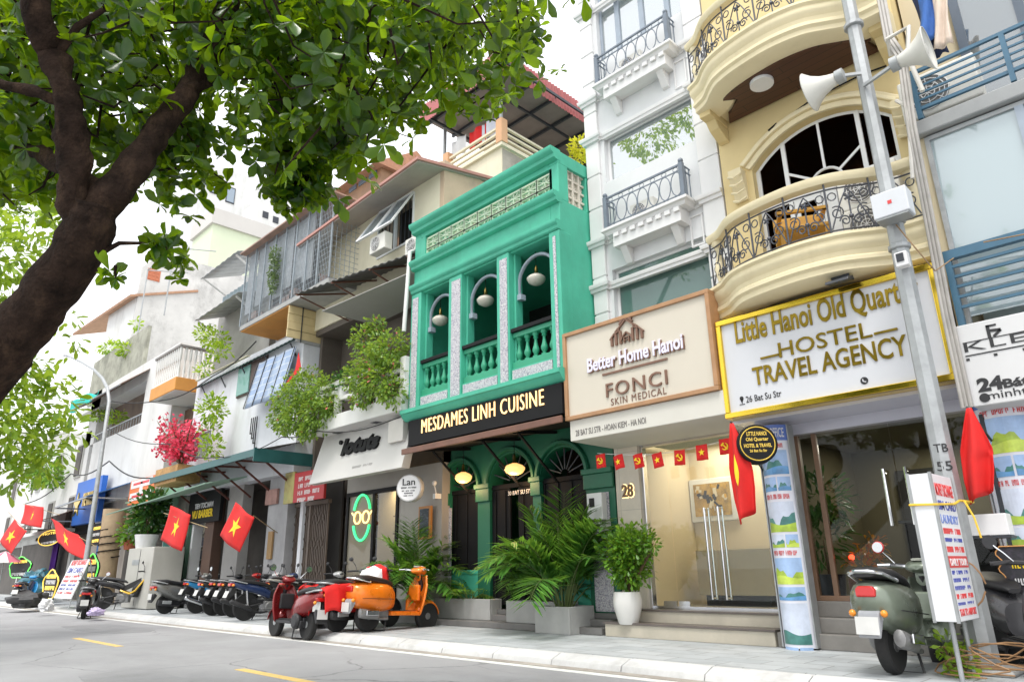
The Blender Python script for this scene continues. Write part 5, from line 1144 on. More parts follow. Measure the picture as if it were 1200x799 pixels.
RD=thing('round_sign','round white projecting sign with black cursive heading beside the dark green doorway','sign',tuple(W(481,572,8.3)),R(30))
MB().lathe([(.0,-.08),(.25,-.08),(.265,-.06),(.265,.06),(.25,.08),(0,.08)],(0,0,0),28,'Y').build('drum',pm('brushed_sign_rim',(.5,.5,.5),.4,.06,3),RD,world=False,smooth=40)
MB().lathe([(.0,-.084),(.235,-.084),(.235,-.081)],(0,0,0),28,'Y').build('face',PLWH,RD,world=False)
loc_txt(RD,'Lan',BLT,-.13,.05,.26,.13,-.085,.012); loc_blurb(RD,(5,7),BLT,-.16,-.01,.32,.03,-.084); loc_blurb(RD,(3,4,5),BLT,-.14,-.065,.28,.022,-.084); loc_blurb(RD,(8,),BLT,-.09,-.11,.18,.025,-.084); loc_blurb(RD,(4,5),BLT,-.1,-.155,.2,.02,-.084)
MB().tube([(0,.08,0),(0,.55,0)],.016,6).build('bracket',IRON,RD,world=False)
MN=thing('menu_board','small chalk menu board in orange wood frame left of the green pilaster','board',tuple(W(497,612,8.85)))
a=W(490,632,8.85);b=W(505,592,8.85); MB().box(a.x,b.x,8.84,8.9,a.z,b.z).build('frame',pm('orange_wood',(.4,.17,.04),.5,.15,4),MN,bevel=.008); MB().box(a.x+.05,b.x-.05,8.83,8.839,a.z+.05,b.z-.05).build('chalk_panel',pm('chalkboard',(.05,.06,.07),.8,.4,9,stain=.6,sc=(.35,.4,.45),st=(1,1,6),ssc=5),MN)
WLN=thing('security_camera','white dome camera on a bracket beside the round white sign','camera',tuple(W(509,572,8.8))); c=W(509,566,8.8)
MB().sphere(c,.05,8).box(c.x-.04,c.x+.04,8.8,8.95,c.z-.3,c.z-.2).tube([(c.x,8.85,c.z-.2),(c.x,8.8,c.z-.03)],.012,5).build('body',PLWH,WLN,smooth=50)
# neighbour bay: folding gate with the red board
GA=thing('folding_gate','brown steel folding gate under the red notice board','gate',(-15.5,9.1,0))
a=W(338,592,9.1);b=W(386,583,9.1); m=MB(); n=26
for k in range(n): x=a.x+(b.x-a.x)*k/(n-1); m.box(x-.015,x+.015,9.08,9.12,.1,2.55)
for z in (.3,.9,1.5,2.1):
    for k in range(0,n-2,2):
        x=a.x+(b.x-a.x)*k/(n-1); d_=(b.x-a.x)/(n-1)*2; m.bar((x,9.07,z),(x+d_,9.07,z+.28),.012).bar((x,9.065,z+.28),(x+d_,9.065,z),.012)
GTM=pm('gate_brown',(.14,.11,.09),.55,.15,4); m.build('lattice',GTM,GA)
MB().box(a.x-.05,b.x+.05,9.05,9.15,2.56,2.66).box((a.x+b.x)/2+.2,(a.x+b.x)/2+.27,9.04,9.16,.05,2.56).build('gate_frame',GTM,GA)
MB().box(a.x-.4,b.x+.1,9.4,9.45,.0,3.4).build('backing',SHADE,GA)
RBD=thing('notice_board','red notice board with white lines of text beside the pale eyewear sign','sign',(-15.3,8.7,3)); a=W(343,589,8.6);b=W(381,552,8.6)
MB().box(a.x,b.x,8.6,8.66,a.z-.0,b.z+.1).build('panel',pm('red_board',(.4,.012,.015),.5,.08,2),RBD); MB().box(a.x-.5,a.x-.01,8.6,8.66,a.z,b.z+.15).build('side_panel',pm('faded_poster',(.35,.3,.1),.6,.5,3,stain=.8,sc=(.05,.18,.08),st=(1,1,1),ssc=3),RBD)
for k,s_ in enumerate(('LÀM KHOÁ ĐIỆN','SỬA KHOÁ CỬA','LÀM KHOÁ XE','MỞ KÉT SẮT')): blurb('lettering',(3,4,4) if k<3 else (4,3),PLWH,(a.x+.22,8.6,b.z-.12-.17*k),(b.x-a.x-.42)*(1 if k<3 else .8),.1,RBD,ext=.004,seed=k)
# rear house with the roof terrace
RH=thing('terrace_house','house rising behind with a roof terrace under red corrugated canopy','building',(-12.5,11,10)); TX=-11.05
tq=lambda x,y: WX(x,y,TX)
c0=tq(588,172); YT=c0.y; zt_=c0.z; zr=tq(588,148).z
RY=16.5
MB().box(-15.2,TX,YT,RY,8.6,zt_).build('wall',MLD,RH); MB().box(TX+.001,TX+.012,YT+.02,RY,8.6,zt_-.05).build('side_wall',pm('grey_stained_wall',(.42,.38,.33),.9,.2,1,bump=.2,stain=.8,sc=(.15,.13,.12),st=(1,1,.8),ssc=1.5),RH)
MB().box(-15.3,TX+.08,YT-.08,RY,zt_,zt_+.1).build('terrace_edge',CREAM,RH)
m=MB()
for z in (.22,.4,.58): m.box(-15.2,TX+.02,YT-.04,YT+.03,zt_+z,zt_+z+.06).box(TX-.03,TX+.04,YT,YT+2.6,zt_+z+.002,zt_+z+.058)
m.build('railing',CREAM,RH)
PNK=pm('peach_post',(.62,.36,.2),.7,.1,2)
for x,y in ((-13.2,YT),(TX,YT),(TX,YT+2.7)): MB().box(x-.12,x+.1,y-.1,y+.12,zt_+.1,zt_+.8).build('post_pier',PNK,RH,bevel=.01)
zk=tq(686,138).z; cy1=tq(686,150).y
kz=W(491.7,148,YT-.5).z; kX=W(491.7,140,YT-.5).x; khi=kz+.35
RCOR=pm('red_corrugated',(.42,.12,.12),.5,.15,3,stain=.3,sc=(.5,.3,.3)); TIN=pm('tin_underside',(.2,.17,.16),.6,.12,3)
kc=W(597,84,YT-.5); kx1=TX+.5
zt2=kz+.0
def wav(m,p,q,z0,z1,nn):
    p=Vector(p);q=Vector(q);d_=(q-p).normalized();nrm=Vector((d_.y,-d_.x,0))
    m.grid(lambda u,w_:Vector((*(p.lerp(q,u)+nrm*(.02*math.sin(u*nn*2*math.pi))).xy,z0+(z1-z0)*w_)),nn*4,1)
m=MB(); wav(m,(kX,YT-.5,0),(kx1,YT-.5,0),kz,kz+.62,40); wav(m,(kx1,YT-.5,0),(kx1,RY,0),kz,kz+.62,50); m.build('canopy_fascia',RCOR,RH)
MB().box(kX,kx1,YT-.48,RY,kz+.3,kz+.34).build('canopy_roof',TIN,RH)
m=MB()
for k in range(6): y=YT-.2+k*.9; m.box(kX,kx1,y,y+.06,kz+.2,kz+.295)
for k in range(4): x=kX+.3+k*1.05; m.box(x,x+.05,YT-.45,RY,kz+.12,kz+.195)
m.build('rafter',IRON,RH)
for x,y in ((TX-.02,YT),(kX+.3,YT+.2),(kX+.25,YT+2.2),(TX-.02,YT+3.6)): MB().tube([(x,y,zt_+.1),(x,y,kz+.3)],.05,8).build('canopy_post',GREYMET,RH,smooth=60)
MB().box(-14.8,TX-.3,RY-1.2,RY-1.1,zt_,kz+.2).build('back_wall',SHADE,RH)
for i,(px,py,col,wd) in enumerate(((561,160,'red',.5),(539,172,'white',.45),(574,152,'pale',.4))):
    mt={'red':REDCL,'white':PLWH,'pale':pm('pale_sheet',(.6,.62,.7),.8,.08,3)}[col]; a=W(px,py-9,YT+.25);b=W(px,py+11,YT+.25)
    M=MB().grid(lambda u,w_:(a.x+wd*(u-.5)*1.3,YT+.2+.05*math.sin(u*9),a.z+(b.z-a.z)*w_),8,5); tag(M.build('laundry_sheet',mt,thick=.01,smooth=180),f'{col} laundry hung behind the roof terrace railing','clothing','laundry on the roof terrace')
DM=thing('attic_house','attic with blue windows and tiled roof peeking over the tin eave','building',tuple(W(425,215,13))); a=W(408,228,13);b=W(447,196,13)
MB().box(a.x-1.5,b.x,13,16,a.z-2,b.z).build('wall',WOODBR,DM); MB().prism([(12.6,b.z),(14.5,b.z+1.3),(16.4,b.z)],'X',a.x-1.8,b.x+.2).build('roof',pm('clay_tiles',(.4,.2,.12),.8,.2,6,bump=.2),DM)
for k in range(3): x=a.x+.1+k*(b.x-a.x-.2)/3; MB().box(x,x+(b.x-a.x)/3-.25,12.96,13.0,a.z+.4,b.z-.2).build('window',glassm('attic_glass',(.3,.4,.5),.4,.4,(.25,.38,.5)),DM)

# ================= old house with the caged balcony
CX0,CX1=-23.9,-16.62
CHB=thing('caged_house','old house with wire caged upper balcony and patched blue tarpaulin','building',(-20,8.6,0))
LGW=pm('whitewashed_wall',(.68,.7,.74),.8,.06,1,stain=.6,sc=(.36,.36,.36))
zA=W(350,395,8.45).z
MB().box(CX0,CX1,8.65,9.0,3.4,zA+.3).box(CX0,CX1,9.3,10,zA+.3,9.2).box(CX1-.15,CX1,9.0,10,0,zA+.3).build('wall',LGW,CHB)
zc_=(W(281,385,8.1).z+W(408,305,8.1).z)/2-.05; zct=W(394,240,8.1).z
ORG=pm('orange_soffit',(.6,.27,.06),.7,.1,2,stain=.25,sc=(.4,.2,.08))
gx0,gx1=-19.6,-14.55
MB().box(gx0,gx1,8.1,9.4,zc_-.14,zc_).build('balcony_slab',CONC,CHB,bevel=.01); MB().box(gx0+.03,CX1-.0,8.13,9.4,zc_-.17,zc_-.141).build('balcony_soffit',ORG,CHB)
WPN=tilem('cream_planks',(.6,.48,.24),(.55,.42,.2),(.25,.18,.1),6,.38,.01,.7,0,'XZ',.4,stain=.3,sc=(.35,.25,.12))
zp0=W(333,393,8.1).z-.05
m=MB()
for k in range(4): z=zp0+(zc_-.17-zp0)*k/4; m.box(CX1+.0+.012*(k%2),CX1+.05+.012*(k%2),8.12,10.0,z+.006,z+(zc_-.17-zp0)/4-.004)
m.build('plank_panel',pm('cream_plank',(.62,.5,.27),.7,.12,1.5,stain=.35,sc=(.4,.3,.15),st=(1,1,1)),CHB)
m=MB()
for y in (8.5,9.2): m.box(CX1+.064,CX1+.08,y,y+.025,zp0-.1,zc_-.14)
m.build('pipe',IRON,CHB)
WIRE=pm('cage_wire',(.3,.34,.37),.5,.15,6,metal=.4); m=MB(); nx=64; nz=16
zt2_=zct+.35
for k in range(nx+1): x=gx0+(gx1-gx0)*k/nx; zz_=zc_+(zt2_-zc_); r=.018 if k%8==0 else .005; m.box(x-r,x+r,8.1-r,8.1+r,zc_,zz_)
for k in range(nz+1): z=zc_+(zt2_-zc_)*k/nz; m.box(gx0,gx1,8.098,8.104,z-.004,z+.004)
for k in range(9): y=8.1+1.1*k/8; m.box(gx1-.005,gx1+.005,y-.006,y+.006,zc_,zt2_)
for k in range(nz+1): z=zc_+(zt2_-zc_)*k/nz; m.box(gx1-.004,gx1+.004,8.1,9.3,z-.005,z+.005)
m.build('cage_mesh',WIRE,CHB)
SHT=pm('grey_plastic_sheet',(.36,.38,.4),.5,.25,2.5,stain=.5,sc=(.2,.2,.22),st=(2,1,.6),ssc=2)
m=MB()
for k in range(7): x=gx0+.1+(gx1-gx0-1.1)*k/7; m.box(x,x+(gx1-gx0-1.1)/7-.04,8.16+.02*(k%2),8.18+.02*(k%2),zc_+.35+.1*(k%3),zt2_-.05)
m.build('sheet_panel',SHT,CHB)
MB().box(gx0,gx1-.1,9.25,9.29,zc_,zt2_).build('balcony_back',pm('dim_back',(.13,.12,.12),.8,.3,2),CHB)
MB().box(gx0-.1,gx1+.1,7.9,9.6,zt2_,zt2_+.04).build('cage_roof',pm('rusty_roof',(.35,.22,.17),.7,.25,2,stain=.4,sc=(.3,.3,.3)),CHB)
for k in range(14): 
    m=MB(); x=gx0+.2+rnd.random()*(gx1-gx0-.5); hh=rnd.uniform(.12,.35); m.box(x,x+rnd.uniform(.12,.4),8.2,8.5,zc_+.001+k*.0007,zc_+hh)
    m.build('stored_box',pm('mixed_junk',(.3,.2,.17),.7,.5,2,stain=.8,sc=(.5,.5,.48),st=(1,1,1),ssc=2),CHB)
WGN=glassm('green_shutter_glass',(.3,.5,.45),.1,.6,(.3,.55,.5))
a=W(277,467,8.62);b=W(297,428,8.62); wn=MB().box(a.x,b.x+.9,8.6,8.649,a.z,b.z+.12).build('window',pm('dark_shutter',(.1,.07,.06),.7,.2,3),CHB); MB().box(a.x+.05,b.x-.1,8.57,8.599,a.z+.05,b.z+.05).build('pane',WGN,wn)
GW=pm('green_roof_tin',(.03,.07,.06),.5,.2,3)
A2=thing('corrugated_awning','long dark green corrugated awning over the blue tarpaulin','awning',(-20,8.45,zA))
corr((-23.6,8.42,zA-.1),(CX1+.0,8.42,zA-.0),(-23.6,9.3,zA+.4),(CX1+.0,9.3,zA+.5),60,.018).build('sheet',GW,A2,thick=.01,smooth=180)
MB().box(CX1+.002,CX1+.04,8.4,9.4,zA-.12,zA-.0).build('end_board',CONC,A2)
for k in range(5): x=-23+1.5*k; MB().bar((x,8.45,zA-.06),(x,8.66,zA-.4),.03).build('strut',IRON,A2)
TP=thing('blue_tarpaulin','faded blue tarpaulin panel shading the old house window','tarpaulin',(-17.9,8.3,5.5)); a=W(290,482,8.3);b=W(362,425,8.3); tz1=zA-.25
TPM=tilem('blue_tarp',(.3,.38,.52),(.24,.33,.5),(.42,.48,.55),.5,.2,.02,.5,.5,'XZ',.3,stain=.4,sc=(.5,.52,.55))
MB().grid(lambda u,w_:(a.x+(CX1-.15-a.x)*u,8.5-.3*(1-w_)+.02*math.sin(u*14),a.z+.05+(tz1-a.z)*w_),24,6).build('sheet',TPM,TP,thick=.01,smooth=180)
m=MB()
for k in range(5): x=a.x+(CX1-.15-a.x)*k/4; m.bar((x,8.17,a.z+.05),(x,8.47,tz1+.05),.02)
m.build('batten',IRON,TP)
m=MB()
for px,py in ((294,500),(350,487)):
    c=W(px,py,8.6)
    for k in range(4): m.box(c.x+.12*k,c.x+.12*k+.025,8.58,8.6,c.z-.25*k*.6-.2,c.z+.25).box(c.x+.12*k,c.x+.12*k+.145,8.578,8.602,c.z-.15*k-.22,c.z-.15*k-.195)
m.build('iron_trellis',BLACK,CHB)
# street-level awning of the old house
A3=thing('shop_awning','wide teal steel awning sheltering the parked motorbikes','awning',(-20,7.6,3.8)); zz=W(298,526,7.55).z; ax1=-16.55; ax0=-23.7
TEALM=pm('teal_steel',(.02,.1,.1),.45,.15,3)
corr((ax0,7.56,zz-.02),(ax1,7.56,zz-.02),(ax0,8.9,zz+.35),(ax1,8.9,zz+.35),50,.015).build('sheet',pm('dark_tin_sheet',(.09,.085,.08),.6,.2,3),A3,thick=.01,smooth=180)
MB().box(ax0,ax1,7.52,7.56,zz-.18,zz+.0).box(ax1-.0,ax1+.04,7.52,9.2,zz-.3,zz+.02).build('fascia',TEALM,A3)
for k in range(6): x=ax0+.3+(ax1-ax0-.6)*k/5; MB().bar((x,7.6,zz-.08),(x,8.9,zz-.02),.05).bar((x,7.8,zz-.1),(x,8.9,zz-.85),.045).build('bracket',pm('rust_red_steel',(.12,.035,.025),.6,.2,4),A3)
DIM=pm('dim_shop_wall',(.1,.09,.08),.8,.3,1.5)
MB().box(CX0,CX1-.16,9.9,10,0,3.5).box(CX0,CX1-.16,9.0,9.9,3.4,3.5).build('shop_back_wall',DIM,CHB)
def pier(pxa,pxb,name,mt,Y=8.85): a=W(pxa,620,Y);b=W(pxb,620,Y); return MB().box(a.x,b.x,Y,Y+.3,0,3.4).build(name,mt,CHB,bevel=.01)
pier(312,335,'wall_pier',pm('shaded_white_pier',(.36,.36,.37),.85,.12,2,stain=.5,sc=(.2,.2,.2))); pier(264,281,'wall_pier',pm('grey_pier',(.35,.34,.33),.8,.1,2,stain=.3,sc=(.2,.2,.2)))  # first pier's white greyed in its colour to stand for shade under the awning
pier(205,214,'wall_pier',GRW); pier(240,250,'wall_pier',pm('brown_pier',(.12,.07,.05),.7,.2,2)); pier(225,227,'wall_pier',PLWH)
a=W(311,592,8.8);b=W(326,572,8.8); MB().box(a.x,b.x,8.78,8.84,a.z,b.z).build('notice_panel',pm('pinkish_notice',(.35,.2,.17),.7,.3,5),CHB); a=W(312,655,8.8);b=W(320,622,8.8); MB().box(a.x,b.x,8.79,8.84,a.z,b.z).build('cardboard_panel',pm('cardboard',(.35,.22,.1),.8,.15,4),CHB)
BS=thing('barber_sign','black barber shop board with yellow and white lettering under the teal awning','sign',(-22.5,8.7,3)); a=W(219,614,8.7);b=W(259,582,8.7)
MB().box(a.x,b.x,8.7,8.8,a.z-.02,b.z+.25).build('panel',BLACK,BS); txt('lettering','TIEM TOC NAM',PLWH,(a.x+.5,8.7,a.z+.42),b.x-a.x-1,.16,BS,ext=.01,off=.02); txt('lettering','VU BARBER',YELST,(a.x+.35,8.7,a.z+.13),b.x-a.x-.8,.24,BS,ext=.01,off=.03)
BP=thing('barber_cabinet','lit display shelves full of bottles in the barber shop window','cabinet',(-22.6,9.4,0)); a=W(222,660,9.4);b=W(240,660,9.4)
MB().box(a.x,b.x,9.45,9.6,.1,2.6).build('back_board',pm('cream_board',(.5,.46,.38),.7,.1,3),BP)
for z in (.6,1.0,1.4,1.8,2.2): MB().box(a.x,b.x,9.25,9.45,z,z+.03).build('shelf',PLWH,BP)
m=MB()
for z in (.63,1.03,1.43,1.83):
    for k in range(9): x=a.x+.15+(b.x-a.x-.3)*k/8; m.lathe([(.05,z),(.05,z+.16),(.02,z+.2),(.02,z+.26)],(x,9.33,0),8)
m.build('bottles',pm('bottle_mix',(.15,.16,.2),.3,.6,5),BP)

# ================= far shops and white house to the left
FB=thing('plant_balcony_house','tall whitewashed house with baluster balcony and weathered blank party wall','building',(-28,9,0))
WW=pm('far_white_wall',(.64,.64,.62),.8,.07,.6,stain=.65,sc=(.38,.37,.35),st=(.6,.6,.2),ssc=1.2)
WGR=pm('weathered_wall',(.56,.55,.53),.9,.15,.7,stain=.95,sc=(.17,.165,.155),st=(.6,.6,.4),ssc=1)
MB().box(-36.5,-24.0,9.6,16,0,9).build('wall',WW,FB)
wq=lambda x,y,Y=8.9: W(x,y,Y)
m=MB(); X0=wq(195,520).x; za=wq(165,495).z; zb_2=wq(165,452).z; xl=wq(103,500).x; xr=wq(164,500).x
m.box(-36.5,X0,8.9,9.6,3.9,za).box(-36.5,xl,8.9,9.6,za,9.4).box(xr,X0,8.9,9.6,za,9.4).box(xl,xr,8.9,9.6,zb_2+.1,9.4); m.build('front_wall',WW,FB)
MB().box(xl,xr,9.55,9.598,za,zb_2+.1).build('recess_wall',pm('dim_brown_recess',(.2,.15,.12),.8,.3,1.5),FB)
m=MB()
for k in range(24): x=xl+(xr-xl)*k/23; m.box(x-.012,x+.012,8.92,8.95,za,za+.35)
m.box(xl,xr,8.9,8.96,za+.35,za+.4); m.build('window_rail',GREYMET,FB)
A4=thing('fabric_awning','brown canvas awning folded over the recessed plant balcony','awning',(xr,8.5,zb_2)); 
MB().add([(xl-.6,7.9,zb_2-.1),(xr+.1,7.9,zb_2-.25),(xr+.2,8.9,zb_2+.55),(xl-.4,8.9,zb_2+.55)],[(0,1,2,3)]).build('canvas',pm('brown_canvas',(.25,.17,.13),.8,.15,2),A4,thick=.03); MB().tube([(xl-.6,7.9,zb_2-.12),(xr+.1,7.9,zb_2-.27)],.03,6).build('front_bar',GREYMET,A4,smooth=60)
tz=W(92,474,7.9); 
M=MB().grid(lambda u,w_:(tz.x-1.2+4.6*u,7.85+.1*math.sin(u*10),tz.z+.35-.35*u-.55*w_*(1-.75*u)+.08*math.sin(u*13+w_*3)),20,6); tag(M.build('hanging_cloth',[pm('turquoise_cloth',(.02,.5,.42),.7,.15,3)],smooth=180,thick=.01),'turquoise cloth hanging from the brown awning','cloth')
# upper weathered volume and party wall
ug=thing('weathered_house','upper grey weathered house with terracotta vent and sloping tiled eave','building',(-31,10,9.3))
YP=10.4; pA=W(165,310,YP); pB=W(118,350,YP)
MB().box(-44,W(165,330,YP).x-.26,YP,17,9.0,W(165,318,YP).z-1.2).build('front_wall',WW,ug)
pxX=W(165,330,YP).x
MB().prism([(YP-.02,8.6),(YP-.02,WX(166,308,pxX).z-.2),(WX(190,296,pxX).y,WX(190,296,pxX).z),(WX(246,312,pxX).y,WX(246,312,pxX).z),(WX(246,312,pxX).y+4,WX(246,312,pxX).z),(WX(246,312,pxX).y+4,8.6)],'X',pxX-.25,pxX).build('party_wall',WGR,ug)
c=WX(181,322,pxX); m=MB()
for i in range(3):
    for j in range(3): m.box(pxX+.002,pxX+.04,c.y-.3+.2*i,c.y-.3+.2*i+.12,c.z-.3+.2*j,c.z-.3+.2*j+.12)
m.box(pxX+.001,pxX+.02,c.y-.36,c.y+.3,c.z-.36,c.z+.3); m.build('terracotta_vent',pm('terracotta',(.5,.17,.09),.8,.1,4),ug)
TL_=pm('tile_eave',(.42,.24,.15),.8,.2,4)
a=W(85,392,YP-.4);b=W(163,338,YP-.4); MB().add([a,(pxX+.1,YP-.4,b.z),(pxX+.1,YP+3,b.z+1.2),(a.x,YP+3,a.z+1.2)],[(0,1,2,3)]).build('tiled_roof',TL_,ug,thick=.12)
MB().box(-42,pxX,9.2,YP,8.9,9.15).build('terrace_slab',WW,ug); a=W(120,455,9.2)
MB().box(W(108,440,9.15).x,W(168,420,9.15).x,9.15,9.3,9.16,W(130,412,9.15).z).build('mossy_parapet',pm('mossy_concrete',(.32,.32,.26),.9,.3,2,bump=.2,stain=.7,sc=(.1,.1,.08),st=(1,1,.6),ssc=2),ug)
m=MB(); z0=W(130,412,9.15).z; z1_=W(140,345,9.2).z
for x in (-33.5,-30.2): m.tube([(x,9.2,z0),(x,9.2,z1_)],.03,6).tube([(x,9.2,z1_),(x,11,z1_+.4)],.025,6)
m.tube([(-33.5,9.2,z1_),(-30.2,9.2,z1_)],.025,6); m.build('pergola_frame',GREYMET,ug)
# balustrade balcony
BX0,BX1=-26.85,-24.4; bz=W(208,440,8.1).z; bzt=W(208,405,8.1).z
MB().box(BX0,BX1,8.1,9.6,bz-.45,bz).build('balcony_slab',ORG,FB,bevel=.015); MB().box(BX0+.04,BX1-.04,8.14,9.6,bz-.47,bz-.451).build('balcony_soffit',WW,FB)
m=MB()
def vase(m,x,y): m.lathe([(.05,bz),(.05,bz+.06),(.03,bz+.1),(.055,bz+.22),(.03,bz+.45),(.025,bz+.6),(.05,bz+.66),(.05,bzt-.08)],(x,y,0),8)
for k in range(13): vase(m,BX0+.08+(BX1-BX0-.16)*k/12,8.18)
for k in range(1,8): vase(m,BX1-.08,8.18+1.35*k/8)
m.build('balusters',WHITE,FB,smooth=50); MB().box(BX0,BX1,8.1,8.26,bzt-.08,bzt).box(BX1-.16,BX1,8.26,9.6,bzt-.08,bzt).build('balcony_rail',pm('dark_coping',(.2,.19,.18),.8,.2,3),FB)
MB().box(W(205,520,9.5).x,W(250,520,9.5).x,9.4,9.5,4.2,bz-.6).build('dark_door_opening',pm('brown_door_recess',(.13,.075,.045),.7,.4,2),FB)
m=MB(); a=W(190,418,9.2)
for (p_,q_,r_) in (((235,327),(278,297),(300,303)),((228,376),(277,354),(285,362))):
    A_=W(*p_,8.1);B_=W(*q_,8.1); Z_=.55
    t=thing('tin_awning','small tin awning over the rear rooms '+('beside the cream tower' if p_[0]==235 else 'above the white balusters'),'awning',tuple(A_)); 
    corr(A_,(min(B_.x,-19.7),8.1,A_.z+.05),(A_.x,9.5,A_.z+Z_),(min(B_.x,-19.7),9.5,A_.z+Z_),14,.015).build('sheet',GREYMET,t,thick=.01,smooth=180); MB().bar((min(B_.x,-19.7)-.2,8.15,A_.z),(min(B_.x,-19.7)-.2,9.3,A_.z-.7),.05).build('brace',WHITE,t); MB().bar((A_.x+.15,8.15,A_.z-.03),(A_.x+.15,9.3,A_.z-.6),.04).build('brace',WHITE,t)
a=W(259,366,8.9);b=W(284,334,8.9); m=MB(); wav(m,(a.x,8.9,0),(-19.7,8.9,0),a.z,b.z,12); m.build('corrugated_screen',pm('blue_grey_tin',(.25,.32,.35),.5,.15,3),CHB)
MB().box(CX0,-19.7,9.1,9.3,zA+.3,a.z).build('rear_wall',pm('dim_rear',(.3,.29,.27),.8,.25,1),CHB); MB().box(-23.7,-19.8,8.5,8.6,zA+.25,W(280,425,8.5).z+.1).build('parapet',MLD,CHB)
# distant blocks
TW=thing('apartment_block','distant white apartment block with small dark framed windows','building',(-60,20,0))
def blk(par,corner,Y,lx,ly,z0,mt,name='wall'):
    c=W(*corner,Y); MB().box(c.x-lx,c.x,Y,Y+ly,z0,c.z).build(name,mt,par); return c
cc=blk(TW,(238,187),26,12,16,0,WW)
for k,(px,py) in enumerate(((252,218),(270,229),(236,208))):
    c=WX(px,py,cc.x); f=MB().box(cc.x+.001,cc.x+.08,c.y-.55,c.y+.55,c.z-1.1,c.z+1.1).build('window',IRON,TW); MB().box(cc.x+.081,cc.x+.1,c.y-.45,c.y+.45,c.z-.95,c.z+.95).build('pane',glassm('tower_glass',(.4,.5,.6),.3,.5,(.35,.45,.55)),f)
c3=WX(293,213,cc.x); MB().box(cc.x-6,cc.x-.05,c3.y,c3.y+3,0,c3.z-.4).build('grey_shaft',GRYC,TW)
T2=thing('apartment_block','distant white stair block with two little square windows','building',(-55,26,0)); cc2=blk(T2,(300,236),26,3,5.5,0,WW)
for px,py in ((311,252),(323,258)): c=WX(px,py,cc2.x); MB().box(cc2.x+.002,cc2.x+.06,c.y-.3,c.y+.3,c.z-.35,c.z+.35).build('window',IRON,T2)
CB2=thing('cream_block','distant pale green and cream block with a deep grey eave band','building',(-45,18,0)); cb=W(250,262,18)
MB().box(cb.x-4,cb.x,18,27,0,cb.z).build('wall',pm('pale_green_wall',(.62,.68,.5),.8,.04,.5),CB2); MB().box(cb.x-4.2,cb.x+.2,17.8,27.2,cb.z,W(250,243,17.8).z).build('eave_band',pm('pale_grey_band',(.55,.53,.5),.8,.05,.5),CB2)
# street level far shops
SH=thing('shop_building','far narrow shop house with green side wall and awning','building',(-26,9,0))
MB().box(-27.4,-24.0,9.0,9.2,0,4.2).build('wall',pm('pale_green_shop',(.2,.36,.26),.7,.1,1),SH); MB().box(-27.3,-24.1,8.96,8.99,.1,2.4).build('shop_opening',DIM,SH)
fa_=W(124,603,7.5);fb_=W(240,566,7.5); MB().add([fa_,fb_,(fb_.x,9,fb_.z+.35),(fa_.x,9,fa_.z+.5)],[(0,1,2,3)]).build('awning',pm('green_canvas',(.28,.42,.33),.8,.1,2),SH,thick=.03)
OS=thing('orange_sign','orange shop sign with two white text strips','sign',(-29,8.5,4)); a=W(151,592,8.6);b=W(184,556,8.6)
MB().box(a.x,b.x,8.55,8.6,a.z,b.z).build('panel',pm('orange_board',(.75,.16,.02),.5,.06,1),OS)
for k in range(2): z=a.z+.12+.45*k; MB().box(a.x+.15,b.x-.2,8.535,8.549,z,z+.28).build('text_strip',PLWH,OS); MB().box(a.x+.4,b.x-.5,8.53,8.534,z+.1,z+.19).build('lettering',REDT,OS)
MB().prism([((a.x+b.x)/2-.22,b.z-.62),((a.x+b.x)/2+.22,b.z-.62),((a.x+b.x)/2+.08,b.z-.1),((a.x+b.x)/2-.06,b.z-.1)],'Y',8.53,8.549).build('emblem',PLWH,OS)
BSN=thing('blue_sign','bright blue shop sign with gold emblem behind the street lamp','sign',(-36,8.5,4.4)); a=W(83,616,8.5);b=W(120,562,8.5)
MB().box(a.x,b.x,8.5,8.7,a.z,b.z+.2).build('panel',pm('blue_board',(.02,.13,.5),.5,.06,1),BSN); BRG=GOLD
c=W(91,592,8.5); MB().prism(star(c.x,c.z,.55,0),'Y',8.45,8.49).build('emblem',BRG,BSN); blurb('lettering',(5,),BRG,(c.x+.8,8.5,c.z-.1),1.6,.55,BSN,ext=.04)
MB().box(-45,-27.4,9.1,9.3,0,5.2).build('front_wall',pm('far_shop_wall',(.42,.38,.33),.8,.2,.8,stain=.5,sc=(.12,.1,.09)),FB)
for k,(x0_,x1_,mt) in enumerate(((-30.2,-28.9,DIM),(-33.9,-31.6,pm('blue_far_door',(.03,.16,.4),.6,.1,2)),(-37.4,-35.0,DIM),(-40.3,-38.4,pm('brown_far_door',(.16,.09,.06),.7,.3,2)),(-44,-41.6,DIM))): MB().box(x0_,x1_,9.06,9.099,.05,2.7).build('shop_opening',mt,FB); MB().box(x0_-.2,x1_+.2,8.9,9.1,2.75,3.3).build('shop_fascia',(WOODBR,PLWH,BLACK,CREAM,BRN)[k],FB)
CU=thing('hanging_curtain','deep purple curtain hung in the far doorway beside the oval sign','curtain',(W(64,650,8.6).x,8.6,1)); c=W(64,650,8.6)
MB().grid(lambda u,w_:(c.x+1.1*(u-.5),8.6+.06*math.sin(u*18),.3+2.4*w_),16,3).build('cloth',pm('purple_cloth',(.09,.02,.25),.8,.2,4),CU,thick=.02,smooth=180)
